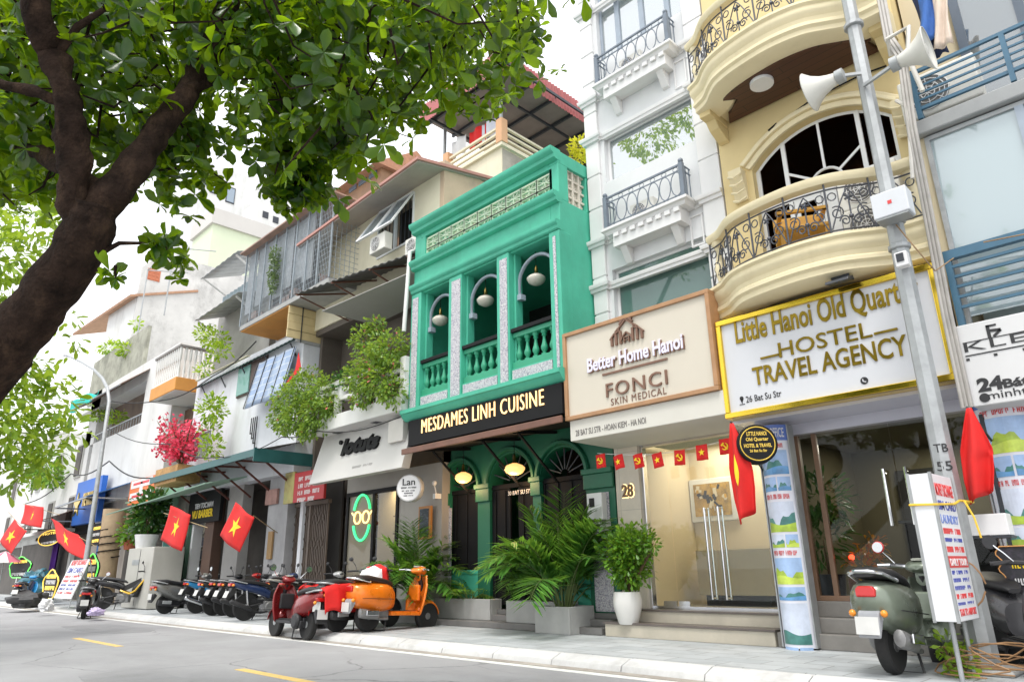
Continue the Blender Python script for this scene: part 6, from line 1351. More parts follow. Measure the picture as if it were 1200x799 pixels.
for k,(x0_,x1_,lab,mt) in enumerate(((-41.5,-36.2,'brown far awning above the oval sign',pm('dark_brown_canvas',(.12,.08,.06),.8,.2,2)),(-34.5,-30,'blue framed far canopy above the tan column',pm('blue_canopy',(.05,.15,.35),.6,.15,2)))):
    t=thing('shop_awning',lab,'awning',((x0_+x1_)/2,8,3.4)); MB().add([(x0_,7.4,3.2+.5*k),(x1_,7.4,3.3+.5*k),(x1_,9.05,4.0+.5*k),(x0_,9.05,3.9+.5*k)],[(0,1,2,3)]).build('canvas',mt,t,thick=.03); MB().bar((x0_,7.4,3.17+.5*k),(x1_,7.4,3.27+.5*k),.05).bar((x0_+.1,7.4,3.17+.5*k),(x0_+.1,9.05,3.2+.5*k),.05).bar((x1_-.1,7.4,3.27+.5*k),(x1_-.1,9.05,3.3+.5*k),.05).build('frame',GREYMET,t)
CBK=pm('black_cable',(.02,.02,.02),.6,.2,4)
def cable(label,pts,r=.014):
    P=[Vector(p) for p in pts]; o=[]
    for a_,b_ in zip(P,P[1:]):
        for q in range(8): f=q/8; o.append(a_.lerp(b_,f)-Vector((0,0,.25*math.sin(f*math.pi)*min(1,(b_-a_).length/6))))
    o.append(P[-1]); tag(MB().tube(o,r,5).build('overhead_cable',CBK,smooth=60),label,'cable')
cable('sagging black cable from the street lamp to the teal awning',[W(124,500,7.0),W(200,520,7.6),W(262,535,7.5)]); cable('black cable hanging below the white baluster balcony',[W(128,470,7.0),W(185,470,8.3),W(250,440,8.4),W(300,400,8.3)],.02)
cable('black service cable crossing under the creeper and pale sign',[W(262,536,7.5),W(330,512,7.7),W(372,505,7.85),W(470,488,7.8)],.012); cable('long black cable along the far shop fronts',[W(30,590,8.0),W(83,555,8.0),W(128,540,7.6),W(180,560,7.6)],.025)
UC=thing('utility_cabinet','grey metal utility cabinet carrying potted plants','cabinet',tuple(W(158,697,7.7))); p=Vector((0,7.7,0))
a=W(143,700,p.y);b=W(181,640,p.y); MB().box(a.x,b.x,p.y,p.y+.9,0.02,b.z).build('casing',pm('cabinet_grey',(.45,.44,.4),.55,.06,2,stain=.25,sc=(.3,.28,.25)),UC,bevel=.02); MB().box(a.x+.5,a.x+1.1,p.y-.012,p.y-.001,b.z-.5,b.z-.35).build('rating_plate',GREYMET,UC); MB().box((a.x+b.x)/2-.01,(a.x+b.x)/2+.01,p.y-.008,p.y-.001,.1,b.z-.05).build('door_seam',IRON,UC)
UCT=b.z; UCX=(a.x+b.x)/2; UCY=p.y+.45
TPO=thing('tan_column','rough tan round column wrapped in cable between the lamp post and grey cabinet','column',(W(125,660,8.2).x,8.2,0)); cx_=W(125,660,8.2).x
MB().lathe([(.44,0),(.38,.8),(.35,2),(.4,3.3)],(cx_,8.2,0),12).build('trunk',pm('tan_bark',(.4,.3,.19),.85,.2,2,bump=.4,bs=10),TPO,smooth=60); MB().tube([(cx_+.37*math.cos(k*.5),8.2+.37*math.sin(k*.5),1.6+.02*k) for k in range(50)],.02,5).build('wrapped_cable',BLACK,TPO)
PP=thing('photo_poster','framed poster of green landscape photos near the red flags','poster',(-29,8.3,1.5)); a=W(186,668,8.4);b=W(202,625,8.4)
MB().box(a.x,b.x,8.4,8.45,a.z,b.z).build('frame',PLWH,PP)
for z0_,z1_,mt in ((a.z+.06,a.z+.5,LIM_P),(a.z+.3,a.z+.5,SKY_P),(a.z+.62,b.z-.08,HIL_P)): MB().box(a.x+.08,b.x-.08,8.39-(.004 if mt is SKY_P else 0),8.399-(.004 if mt is SKY_P else 0),z0_,z1_).build('photo_print',mt,PP)
# street lamp
LP=WZ(93,712,0); SL=thing('street_lamp','slim grey street lamp with curved arm by the far shops','street lamp',tuple(LP)); ly=LP.y
arm=[W(128,470,ly),W(126,455,ly),W(120,443,ly),W(110,433,ly),W(95,424,ly),W(78,416,ly)]
MB().tube([LP,LP.lerp(arm[0],.45)]+arm,[.1,.08,.062,.058,.055,.05,.05,.05],8).build('pole',GREYMET,SL,smooth=60)
a=W(79,417,ly);b=W(60,411,ly); MB().bar(a,b,.35,.12).build('lamp_head',PLWH,SL,bevel=.03)
# far end of the street
for i,(x0,x1,zt_,lab) in enumerate(((-47,-37,7.5,'white colonial far house with shuttered windows left of the blue sign'),(-60,-47,9,'pale far house closing the view at the left edge'),(-90,-60,11,'hazy farthest house down the street'))):
    t=thing('terraced_house',lab,'building',((x0+x1)/2,9,0)); MB().box(x0,x1-.05,8.9+.3*i,18,0,zt_).build('wall',WW,t)
    for k in range(3):
        for fl_ in (3.9,6.3): x=x0+1.2+(x1-x0-2.4)*k/2; w_=MB().box(x-.5,x+.5,8.84+.3*i,8.899+.3*i,fl_-.9,fl_+.7).build('window',pm('shutter_grey',(.45,.45,.42),.7,.1,3),t); MB().box(x-.4,x+.4,8.8+.3*i,8.839+.3*i,fl_-.8,fl_+.6).build('pane',DIM,w_)
    MB().box(x0,x1-.05,8.2+.3*i,8.9+.3*i,2.9,3.05).build('canopy',WW,t); MB().box(x0+.4,x1-.4,8.86+.3*i,8.899+.3*i,.1,2.6).build('shop_opening',DIM,t)
MB_=MB()
NEON=pm('yellow_led',(.9,.65,.1),.4,.02,3,emit=(1,.6,.08),es=.5); NGR=pm('green_led',(.2,.9,.2),.4,.02,3,emit=(.15,1,.1),es=.5)
def ledboard(px,py,wpx,hpx,Y,label,rim,lines,shape=0):
    c=W(px,py,Y); k=(W(px+1,py,Y).x-W(px,py,Y).x); kz=W(px,py-1,Y).z-c.z; w_=wpx*k/2;h_=hpx*kz/2
    t=thing('led_sign',label,'sign',tuple(c),0,'small lit signs at the far shops')
    P=[(c.x+w_*math.cos(a)*(1+.08*math.sin(5*a)*(shape==1)),c.z+h_*math.sin(a)*(1+.08*math.sin(5*a)*(shape==1))) for a in [2*math.pi*q/24 for q in range(24)]] if shape<2 else [(c.x-w_,c.z-h_),(c.x+w_,c.z-h_),(c.x+w_,c.z+h_),(c.x-w_,c.z+h_)]
    MB().prism(P,'Y',Y,Y+.06).build('board',BLACK,t); MB().tube([(p[0],Y-.01,p[1]) for p in P],.022,5,closed=True).build('lit_rim',rim,t)
    n=len(lines)
    for i,s_ in enumerate(lines): (txt('lettering',s_,NEON if i%2==0 else PLWH,(c.x-w_*.65,Y,c.z+h_*(.55-1.2*i/max(1,n-1 if n>1 else 1)) -h_*.1),w_*1.3,h_*.32,t,ext=.01,off=.02) if s_=='HOTEL' else blurb('lettering',(5,),NEON if i%2==0 else PLWH,(c.x-w_*.65,Y,c.z+h_*(.55-1.2*i/max(1,n-1 if n>1 else 1))-h_*.1),w_*1.3,h_*.28,t,ext=.01,seed=i))
ledboard(58,630,26,17,7.9,'oval black and yellow hotel sign under the far awning',NEON,['HOTEL','& TOURS'])
ledboard(23,665,24,24,7.4,'cloud shaped black sign with green glowing rim at the left edge',NGR,['SPA','MASSAGE'],1)
ledboard(59,685,17,34,7.0,'tall black menu sign with glowing orange rim beside the white board',NEON,['FOOD','DRINK','BEER','CAFE'],1)
ledboard(106,670,16,40,7.3,'black menu sign with green rim behind the lamp post',NGR,['MENU','PHO','BUN','NEM'],1)
ledboard(112,626,15,24,7.9,'square black board with yellow lines under the blue sign',BLACK,['MASSAGE','BODY','FOOT'],2)
AB=thing('sandwich_board','white pavement board listing exchange and sim cards in red and blue','sign',tuple(WZ(76,712,0))); p=WZ(62,712,0); y=p.y
a=W(62,708,y);b=W(91,655,y); z0_=a.z
MB().add([(a.x,y,.3),(b.x,y,.3),(b.x,y+.35,b.z),(a.x,y+.35,b.z)],[(0,1,2,3)]).build('board',PLWH,AB,thick=.03); tl=Vector((0,.35,b.z-.3)).normalized()
for k,(s_,mt,hh) in enumerate((('MONEY EXCHANGE',REDT,.17),('SIM CARD',NAV,.17),('LAUNDRY',REDT,.1),('TICKETS',REDT,.1),('VISA',NAV,.09),('BUS',NAV,.09),('TAXI',REDT,.09))):
    f=(.86,.66,.54,.42,.32,.22,.12)[k]; o_=Vector((a.x+.15,y,.3))+Vector((0,.35,b.z-.3))*f+Vector((0,-.02,0)); (txt('lettering',s_,mt,tuple(o_),b.x-a.x-.3,hh,AB,v=tuple(tl),ext=.004,off=.015) if k<2 else blurb('lettering',(4,5),mt,tuple(o_),b.x-a.x-.3,hh*.7,AB,v=tuple(tl),ext=.004,seed=k))
m=MB()
for x in (a.x+.03,b.x-.03): m.tube([(x,y-.02,0),(x,y+.02,.32)],.02,6).tube([(x,y+.75,0),(x,y+.36,b.z)],.02,6)
m.build('leg',GREYMET,AB)
PA=thing('parasol','pink and white striped parasol at the left edge','parasol',tuple(WZ(8,715,0))); c=W(5,655,6.9)
m=MB()
for k in range(12):
    m.mat(k%2); a0=2*math.pi*k/12;a1=2*math.pi*(k+1)/12
    m.add([(c.x,c.y,c.z+.35),(c.x+1.1*math.cos(a0),c.y+1.1*math.sin(a0),c.z-.15),(c.x+1.1*math.cos(a1),c.y+1.1*math.sin(a1),c.z-.15)],[(0,1,2)])
m.build('canopy',[pm('pink_fabric',(.6,.15,.22),.8,.08,3),PLWH],PA); MB().tube([(c.x,c.y,0),(c.x,c.y,c.z+.35)],.025,6).build('pole',GREYMET,PA)
# ================= scooters and motorbikes (local x forward, rear wheel at the origin)
def paint(name,col,metal=.15,rough=.28): return pm(name,col,rough,.12,5,metal=metal,coat=.35,stain=.3,sc=tuple(min(1,c*.6+.09) for c in col),st=(1,1,1),ssc=4)
TAILR=pm('tail_lamp_red',(.5,.01,.01),.15,.05,5,coat=.5); AMB=pm('amber_lens',(.75,.25,.01),.15,.05,5,coat=.5); PLATE=pm('number_plate',(.6,.6,.58),.5,.08,5,stain=.3,sc=(.3,.3,.3)); MIR=pm('mirror_glass',(.6,.62,.64),.05,.02,3,metal=1); LENS=pm('headlamp_lens',(.75,.77,.8),.08,.03,3,coat=.6); ENG=pm('engine_alloy',(.22,.22,.22),.5,.25,7,metal=.5); SEATB=pm('black_seat_vinyl',(.02,.02,.022),.5,.2,9,bump=.1,bs=80)
def se(xc,zc,hw,hh,p=.8,n=16,tilt=0):
    o=[]
    for k in range(n):
        a=2*math.pi*k/n; c,s=math.cos(a),math.sin(a); y=hw*math.copysign(abs(c)**p,c); z=hh*math.copysign(abs(s)**p,s)
        o.append((xc+z*tilt,y,zc+z))
    return o
def lo(secs,p=.75,n=16): return MB().loft([se(*s[:4],p=p,n=n,tilt=s[4] if len(s)>4 else 0) for s in secs])
def wheel(par,x,rw,tw,rimm,spk,z=None,yo=0):
    z=rw
    t=MB().lathe([(rw-tw*1.1,-tw*.8),(rw-tw*.5,-tw),(rw-tw*.12,-tw*.75),(rw,-tw*.25),(rw,tw*.25),(rw-tw*.12,tw*.75),(rw-tw*.5,tw),(rw-tw*1.1,tw*.8)],(x,0,z),28,'Y')
    o=t.build('wheel',RUBBER,par,world=False,smooth=40)
    m=MB(); r0=rw-tw*1.05; m.lathe([(r0,-tw*.75),(r0-.02,-tw*.7),(r0-.025,0),(r0-.02,tw*.7),(r0,tw*.75)],(x,0,z),28,'Y'); m.lathe([(.0,-tw*.9),(.055,-tw*.9),(.06,-.02),(.06,.02),(.055,tw*.9),(0,tw*.9)],(x,0,z),14,'Y')
    for k in range(spk):
        a=2*math.pi*k/spk; w_=.05 if spk<8 else .006; m.bar((x+.04*math.cos(a),0,z+.04*math.sin(a)),(x+(r0-.015)*math.cos(a),0,z+(r0-.015)*math.sin(a)),.03 if spk<8 else .006,w_,(0,1,0))
    m.build('rim',rimm,o,world=False,smooth=40)
    return o
def bike(kind,label,col,loc,rz,lean=0,seat=SEATB,rimm=None,accent=None,body2=None,mirrors=True,group='motorbikes and scooters parked along the pavement',name=None,stripe=None,size=.98,plate=True,tailc=None):
    t=thing(name or ('motor_scooter' if kind!='under' else 'motorbike'),label,'scooter' if kind!='under' else 'motorbike',loc,rz,group); t.rotation_mode='ZYX'; t.rotation_euler=(lean,0,rz); t.scale=(size,size,size)
    B=lambda m,n,mt,p=t,sm=45,bv=0: m.build(n,mt,p,world=False,smooth=sm,bevel=bv)
    rimm=rimm or ENG; body2=body2 or PLBLK; accent=accent or col
    if kind in ('vespa','scoot'):
        v=kind=='vespa'; rw=.235 if v else .25; wb=1.26; tw=.055
        wheel(t,0,rw,tw,rimm,5); wheel(t,wb,rw,tw*.95,rimm,5)
        if v: bo=lo([(-.4,.6,.05,.05),(-.37,.59,.13,.12),(-.28,.56,.19,.19),(-.1,.54,.225,.225),(.1,.53,.235,.235),(.25,.53,.215,.23),(.38,.52,.16,.2),(.46,.5,.1,.15)],.8)
        else: bo=lo([(-.46,.72,.04,.03),(-.4,.7,.1,.07),(-.25,.64,.16,.13),(-.05,.58,.19,.18),(.15,.54,.19,.2),(.3,.5,.17,.2),(.44,.46,.13,.15)],.7)
        bd=B(bo,'body',col)
        if v: B(MB().box(-.3,.32,-.243,-.235,.5,.508),'body_seam',PLBLK,bd)
        sz=.765 if v else .76
        B(lo([(-.38,sz+.03,.1,.03),(-.3,sz+.04,.15,.05),(-.1,sz+.045,.165,.055),(.1,sz+.02,.155,.05),(.22,sz+.005,.14,.05),(.38,sz-.02,.1,.04),(.44,sz-.05,.05,.02)],.7),'seat',seat)
        B(MB().tube([(-.12,.17,sz-.01),(-.36,.14,sz+.03),(-.44,.06,sz+.04),(-.44,-.06,sz+.04),(-.36,-.14,sz+.03),(-.12,-.17,sz-.01)],.016,7),'grab_rail',CHROME if v else GREYMET)
        B(MB().box(.36,.98,-.17,.17,.25,.3).box(.4,.95,-.13,.13,.301,.315),'floorboard',body2 if not v else col,t,None,.02)
        B(MB().box(.42,.94,-.12,.12,.317,.324),'foot_mat',RUBBER,t,None)
        def sh(u,w_):
            y=2*u-1; hw=.2*(.75+.45*math.sin(math.pi*(w_*.8+.12)))*(1-.35*max(0,w_-.75)*4*.6); x=.95+.13*w_-.02*math.sin(math.pi*w_)+.11*(1-y*y)
            return (x,hw*y,.27+.62*w_)
        ls=MB().grid(sh,12,12).build('leg_shield',col,t,world=False,smooth=180,thick=.025)
        B(lo([(.96,.36,.1,.06),(1.02,.55,.12,.2),(1.06,.8,.09,.1)],.7) if False else MB().loft([se(1.01,z,hw,.03,1,12) for z,hw in ((.34,.1),(.5,.13),(.7,.11),(.86,.07))]) if False else MB().box(.93,.99,-.13,.13,.48,.74),'glove_box',body2 if not v else col,ls,None,.02)
        B(MB().tube([(wb,.0,rw),(wb-.07,0,.5),(1.04,0,.9)],[.03,.035,.04],8),'steering_column',PLBLK)
        fd=MB(); r_f=rw+.03
        fd.grid(lambda u,w_:(wb+(r_f-.05*(2*w_-1)**2)*math.cos(R(8+155*u)),.085*(2*w_-1),rw+(r_f-.05*(2*w_-1)**2)*math.sin(R(8+155*u))),14,6); fd.build('front_fender',col,t,world=False,smooth=180,thick=.012)
        hz=.97; hb=MB()
        hb.loft([se(x,z,hw,hh,.9) for x,z,hw,hh in ((.9,hz-.01,.04,.02),(.93,hz,.11,.045),(1.0,hz+.01,.14,.065),(1.08,hz+.01,.12,.07),(1.13,hz+.005,.09,.07))])
        hd=B(hb,'handlebar',col)
        B(MB().loft([se(x,z,hw,hh,1,12) for x,z,hw,hh in ((1.03,.86,.06,.06),(1.02,.92,.06,.06),(1.02,.97,.07,.05))]),'headset_neck',col)
        for s in (1,-1): B(MB().tube([(1.0,s*.1,hz+.01),(.97,s*.2,hz+.02),(.93,s*.25,hz+.02)],.022,7).tube([(.93,s*.25,hz+.02),(.89,s*.36,hz+.015)],.019,8).tube([(.97,s*.22,hz+.03),(.95,s*.36,hz+.005)],.007,5),'grip',CHROME if v else PLBLK,hd)
        B(MB().lathe([(.0,.03),(.06,.02),(.075,-.01),(.078,-.03)],(1.12,0,hz+.01),16,'X'),'headlight',LENS)
        B(MB().lathe([(.0,.0),(.06,.0),(.065,.02),(.05,.025),(0,.025)],(.98,0,hz+.06),16),'instrument_dial',pm('dial_face',(.5,.52,.45),.2,.1,4),hd)
        if mirrors:
            for s in (1,-1):
                mi=B(MB().tube([(.98,s*.2,hz+.02),(.98,s*.27,hz+.1),(.95,s*.33,hz+.17)],.007,5),'mirror',CHROME)
                B(MB().lathe([(.0,-.014),(.04,-.012),(.062,0),(.06,.008),(0,.008)],(.94,s*.35,hz+.2),14,'X'),'mirror_head',body2 if not v else accent,mi)
                B(MB().lathe([(.0,-.004),(.052,-.004),(.052,.0)],(.927,s*.35,hz+.2),14,'X'),'mirror_glass',MIR,mi)
        tx=-.405 if v else -.45
        tl=B(MB().loft([[(tx+.03+dx,y,z) for y,z in ((-.08,.6),(.08,.6),(.085,.66),(.06,.69),(-.06,.69),(-.085,.66))] for dx in (-.04,.05)]) if v else MB().loft([[(tx+.05+dx,y,z) for y,z in ((-.1,.62),(.1,.62),(.12,.68),(-.12,.68))] for dx in (-.05,.06)]),'tail_light',tailc or TAILR,t,None,.012)
        for s in (1,-1): B(MB().sphere((-.4 if v else -.4,s*.13,.47 if v else .6),.03,8),'indicator',AMB)
        B(MB().prism([(-.36,.5),(-.4,.48),(-.44,.28),(-.41,.27),(-.3,.45)],'Y',-.09,.09),'rear_mudguard',pm('grey_mudguard',(.3,.31,.33),.5,.1,4) if v else PLBLK,t,None,.012)
        if plate: B(MB().box(-.452,-.446,-.095,.095,.3,.44) if v else MB().bar((-.46,-.095,.42),(-.46,.095,.42),.006,.15,(0,0,1)),'number_plate',PLATE)
        ex=B(MB().tube([(.3,-.14,.2),(.1,-.16,.2),(0,-.18,.22)],.022,8).loft([[(x,-.19+r*math.cos(a)*.7,.25+.12*(-x)+r*math.sin(a)) for a in [2*math.pi*k/14 for k in range(14)]] for x,r in ((.08,.03),(.03,.06),(-.2,.075),(-.3,.07),(-.32,.03))]),'exhaust',ENG if v else PLBLK)
        B(MB().box(-.22,.02,-.275,-.252,.25,.33),'heat_shield',CHROME if v else GREYMET,ex,None,.01)
        B(MB().lathe([(.0,-.04),(.1,-.04),(.13,0),(.13,.05),(.1,.08),(0,.08)],(.16,.13,.3),14,'Y').box(0,.35,-.1,.1,.2,.36).bar((0,.12,.24),(.25,.12,.3),.07,.12),'engine',ENG if v else PLBLK,t,40,.01)
        B(MB().tube([(.3,.1,.22),(.24,.16,.02)],.012,6).tube([(.3,-.1,.22),(.24,-.16,.02)],.012,6).tube([(.24,.16,.02),(.24,-.16,.02)],.01,6),'stand',PLBLK)
        if v:
            B(MB().tube([(1.06,-.0,.3)],.01) if False else MB().tube([(.96+.13*w_+.005-.02*math.sin(math.pi*w_),.2*(.75+.45*math.sin(math.pi*(w_*.8+.12)))*(1-.35*max(0,w_-.75)*4*.6),.27+.62*w_) for w_ in [k/12 for k in range(13)]],.012,5).tube([(.96+.13*w_+.005-.02*math.sin(math.pi*w_),-.2*(.75+.45*math.sin(math.pi*(w_*.8+.12)))*(1-.35*max(0,w_-.75)*4*.6),.27+.62*w_) for w_ in [k/12 for k in range(13)]],.012,5),'shield_edge',col,ls)
    else:
        rw=.285; wb=1.22; tw=.036
        wheel(t,0,rw,tw,rimm,24 if rimm is CHROME else 5); wheel(t,wb,rw,tw*.9,rimm,24 if rimm is CHROME else 5)
        B(lo([(-.42,.74,.04,.03),(-.34,.73,.085,.055),(-.1,.69,.105,.085),(.15,.66,.11,.09),(.35,.62,.1,.1),(.5,.56,.08,.09)],.7),'body',col)
        B(lo([(-.36,.8,.08,.025),(-.2,.805,.115,.04),(.1,.79,.12,.045),(.35,.765,.11,.04),(.5,.73,.08,.03),(.56,.7,.05,.02)],.7),'seat',seat)
        B(MB().tube([(-.1,.12,.76),(-.36,.1,.8),(-.45,.04,.81),(-.45,-.04,.81),(-.36,-.1,.8),(-.1,-.12,.76)],.014,6),'grab_rail',GREYMET)
        B(MB().bar((.42,0,.5),(1.0,0,.82),.08,.12).bar((.1,0,.42),(.62,0,.38),.06,.08).tube([(-.0,.09,.285),(.3,.09,.36)],.02,6).tube([(0,-.09,.285),(.3,-.09,.36)],.02,6),'frame',PLBLK,t,None)
        def sh(u,w_):
            y=2*u-1; hw=.1+.12*math.sin(math.pi*min(1,w_*.9+.05)); return (.78+.26*w_+.08*(1-y*y),hw*y,.34+.52*w_)
        MB().grid(sh,10,10).build('leg_shield',accent,t,world=False,smooth=180,thick=.02)
        B(MB().loft([se(.72,.5,.09,.1,.8),se(.85,.6,.1,.12,.8),se(.98,.78,.08,.09,.8)]),'centre_cover',col)
        for s in (1,-1): B(MB().tube([(wb,s*.06,rw),(1.05,s*.06,.82)],[.022,.026],8),'fork_leg',GREYMET)
        if stripe: B(MB().tube([(.45,-.13,.5),(.7,-.17,.42),(.84,-.22,.5),(.98,-.22,.72),(1.04,-.14,.86)],.022,6).tube([(.45,.13,.5),(.7,.17,.42),(.84,.22,.5),(.98,.22,.72),(1.04,.14,.86)],.022,6),'side_stripe',stripe)
        fd=MB(); r_f=rw+.03; fd.grid(lambda u,w_:(wb+(r_f-.04*(2*w_-1)**2)*math.cos(R(25+135*u)),.06*(2*w_-1),rw+(r_f-.04*(2*w_-1)**2)*math.sin(R(25+135*u))),12,5); fd.build('front_fender',accent,t,world=False,smooth=180,thick=.01)
        hz=.98; hd=B(MB().loft([se(x,z,hw,hh,.9) for x,z,hw,hh in ((.92,hz,.05,.02),(.96,hz,.12,.045),(1.04,hz,.14,.07),(1.11,hz-.01,.1,.075),(1.14,hz-.015,.06,.05))]),'handlebar',accent)
        for s in (1,-1): B(MB().tube([(1.0,s*.1,hz),(.95,s*.22,hz+.01),(.88,s*.35,hz)],.019,8).tube([(.98,s*.2,hz+.02),(.96,s*.35,hz-.01)],.007,5),'grip',PLBLK,hd)
        B(MB().lathe([(.0,.03),(.05,.02),(.07,-.01),(.07,-.03)],(1.12,0,hz-.01),14,'X'),'headlight',LENS)
        if mirrors:
            for s in (1,-1):
                mi=B(MB().tube([(.97,s*.18,hz+.02),(.98,s*.24,hz+.12),(.95,s*.3,hz+.2)],.007,5),'mirror',PLBLK)
                B(MB().loft([se(.94+dx,hz+.23,w_,h_,.8,12) for dx,w_,h_ in ((.0,.055,.035),(.012,.06,.04),(.03,.03,.02))]) if False else MB().sphere((.945,s*.33,hz+.23),.05,8,(.35,1.2,.8)),'mirror_head',PLBLK,mi)
        B(MB().loft([[(x,y,z) for y,z in ((-.06,.69),(.06,.69),(.075,.75),(-.075,.75))] for x in (-.45,-.36)]),'tail_light',TAILR,t,None,.01)
        for s in (1,-1): B(MB().sphere((-.4,s*.1,.71),.032,8,(1,1.3,.8)),'indicator',AMB)
        B(MB().prism([(-.3,.66),(-.4,.66),(-.5,.42),(-.46,.41),(-.3,.55)],'Y',-.07,.07),'rear_mudguard',PLBLK,t,None,.01)
        if plate: B(MB().bar((-.49,-.09,.52),(-.49,.09,.52),.006,.14,(.35,0,1)),'number_plate',PLATE)
        for s in (1,-1): B(MB().tube([(0,s*.1,.3),(-.08,s*.11,.62)],.024,8),'shock_absorber',CHROME)
        ex=B(MB().tube([(.55,-.1,.22),(.3,-.13,.17),(.1,-.14,.22),(-.1,-.145,.27)],.02,7).tube([(.08,-.145,.22),(.0,-.15,.25),(-.42,-.16,.38),(-.44,-.16,.385)],[.03,.045,.05,.03],10),'exhaust',CHROME if rimm is CHROME else PLBLK)
        B(MB().box(.38,.68,-.12,.12,.2,.42).lathe([(.0,-.14),(.09,-.14),(.11,-.12),(.11,.12),(.09,.14),(0,.14)],(.5,0,.3),14,'Y').tube([(.6,0,.36),(.85,0,.42)],.06,10),'engine',ENG,t,40,.01)
        B(MB().tube([(.35,.1,.25),(.28,.2,.01)],.012,6).tube([(.3,-.14,.24),(.5,-.26,.26)],.014,6).tube([(.3,.14,.24),(.5,.26,.26)],.014,6),'stand',PLBLK)
    return t
ORA=paint('orange_enamel',(.85,.2,.01)); GRN=paint('sage_green_enamel',(.17,.2,.155),.4); REDP=paint('dark_red_enamel',(.22,.012,.014)); BRR=paint('bright_red_plastic',(.5,.015,.012)); GRYP=paint('silver_grey_enamel',(.2,.2,.19),.4); BLKP=paint('black_enamel',(.012,.012,.014)); BLUP=paint('sky_blue_enamel',(.03,.28,.6)); YELP=paint('yellow_trim',(.75,.45,.02)); NVP=paint('navy_enamel',(.02,.04,.12)); DGP=paint('dark_grey_enamel',(.06,.06,.065)); WHP=paint('white_enamel',(.6,.6,.6))
def place(px,py,z=0.0): p=WZ(px,py,z); return (p.x,p.y,z)
def put(px,py,hx,hy,z=0.0): return place(px,py,z),math.atan2(hy,hx)
l_,a_=put(1046,792,.03,1); gs=bike('vespa','sage green retro scooter with black seat parked beside the steel pole',GRN,(l_[0]-.02,l_[1]+.12,0),a_,lean=-.1,size=1.03,accent=BRR,body2=PLBLK,tailc=TAILR)
p0=Vector(place(356,750.5,-.12));p1=Vector(place(317,748,-.12)); d_=p1-p0
bike('scoot','dark red scooter with bright red headset standing in the gutter',REDP,tuple(p0+Vector((0,.05,0))),R(177),lean=-.06,accent=BRR,body2=PLBLK,rimm=GREYMET)
p0=Vector(place(429,740));p1=Vector(place(497,734)); d_=p1-p0
bike('vespa','bright orange retro scooter with brown black seat in front of the palms',ORA,tuple(p0),math.atan2(d_.y,d_.x),lean=-.05,size=1.03,accent=PLBLK,seat=pm('brown_black_seat',(.03,.02,.018),.4,.2,6),mirrors=False)
HB_=math.atan2(1,-.18)
l_,_=put(394,740,0,1); bike('scoot','dark scooter under a red and white cover next to the orange one',DGP,l_,HB_,mirrors=False); CVL=l_
l_,_=put(376,736,0,1); bike('under','black motorbike half hidden under the red cover behind the red scooter',BLKP,l_,HB_,accent=DGP); 
from mathutils import noise
# fabric covers over the parked pair
def cover(name,label,loc,rz,mat_fn,prof,mats):
    t=thing(name,label,'vehicle cover',loc,rz); m=MB(); cs,sn=math.cos(rz),math.sin(rz)
    nu,nv=30,22
    def P(u,v):
        k=u*(len(prof)-1); i=min(int(k),len(prof)-2); f=k-i; f=f*f*(3-2*f); a,b=prof[i],prof[i+1]
        x,zt,hw,dr=[a[j]+(b[j]-a[j])*f for j in range(4)]
        s=2*v-1; th=abs(s)
        if th<.45: y=hw*s/.45*.9; z=zt-.03*(s/.45)**2
        else: q=(th-.45)/.55; y=math.copysign(hw*(.9+.25*q+.05*math.sin(u*26+3*s)*q),s); z=zt-.03-dr*q+.03*math.sin(u*19)*q
        return (x,y,z+.016*math.sin(u*31+v*17)+.02*noise.noise(Vector((u*9,v*7,rz))))
    m.grid(P,nu,nv)
    m.mi=[mat_fn((i//nv)/nu,(i%nv)/nv) for i in range(nu*nv)]
    m.build('fabric',mats,t,world=False,smooth=180,thick=.008); return t
cover('scooter_cover','crumpled red and white fabric cover draped over a parked scooter',CVL,HB_,lambda u,v:1 if .46+.1*v<u<.7+.1*v else 0,[(-.44,.69,.18,.37),(-.2,.79,.23,.42),(.26,.76,.23,.4),(.5,.8,.2,.34),(.72,.98,.24,.36),(.86,1.05,.27,.4),(1.0,.94,.18,.34)],[REDCL,PLWH])
l2=(l_[0]+.0,l_[1],0); cover('scooter_cover','bright red cloth over the tail of the half hidden motorbike',l2,HB_,lambda u,v:0,[(-.46,.72,.12,.18),(-.2,.79,.15,.26),(.2,.78,.14,.3),(.44,.74,.09,.18)],[REDCL])
# the row in front of the old house, nose in
row=[(192,719,'scoot',GRYP,'silver grey scooter with black trim at the left end of the nose-in row',dict(rimm=GREYMET)),
(229,718.5,'under',BLUP,'sky blue motorbike with spoked wheels in the nose-in row',dict(rimm=CHROME,accent=BLKP)),
(248,721,'under',BLKP,'black motorbike with red tail beside the sky blue one',dict(accent=BRR)),
(260,721,'under',DGP,'dark grey motorbike in the middle of the nose-in row',dict(rimm=GREYMET)),
(272,723,'under',BLKP,'black motorbike with orange indicators, second from the right end of the row',dict(accent=WHP)),
(285,727,'under',NVP,'navy black motorbike with silver five-spoke wheel at the right end of the row',dict(rimm=GREYMET,accent=NVP))]
for i,(px,py,k,c,lab,kw) in enumerate(row):
    l_,_=put(px,py,0,1); bike(k,lab,c,l_,math.atan2(1,-.12+.05*(i%3)),lean=-.05-.02*(i%2),**kw)
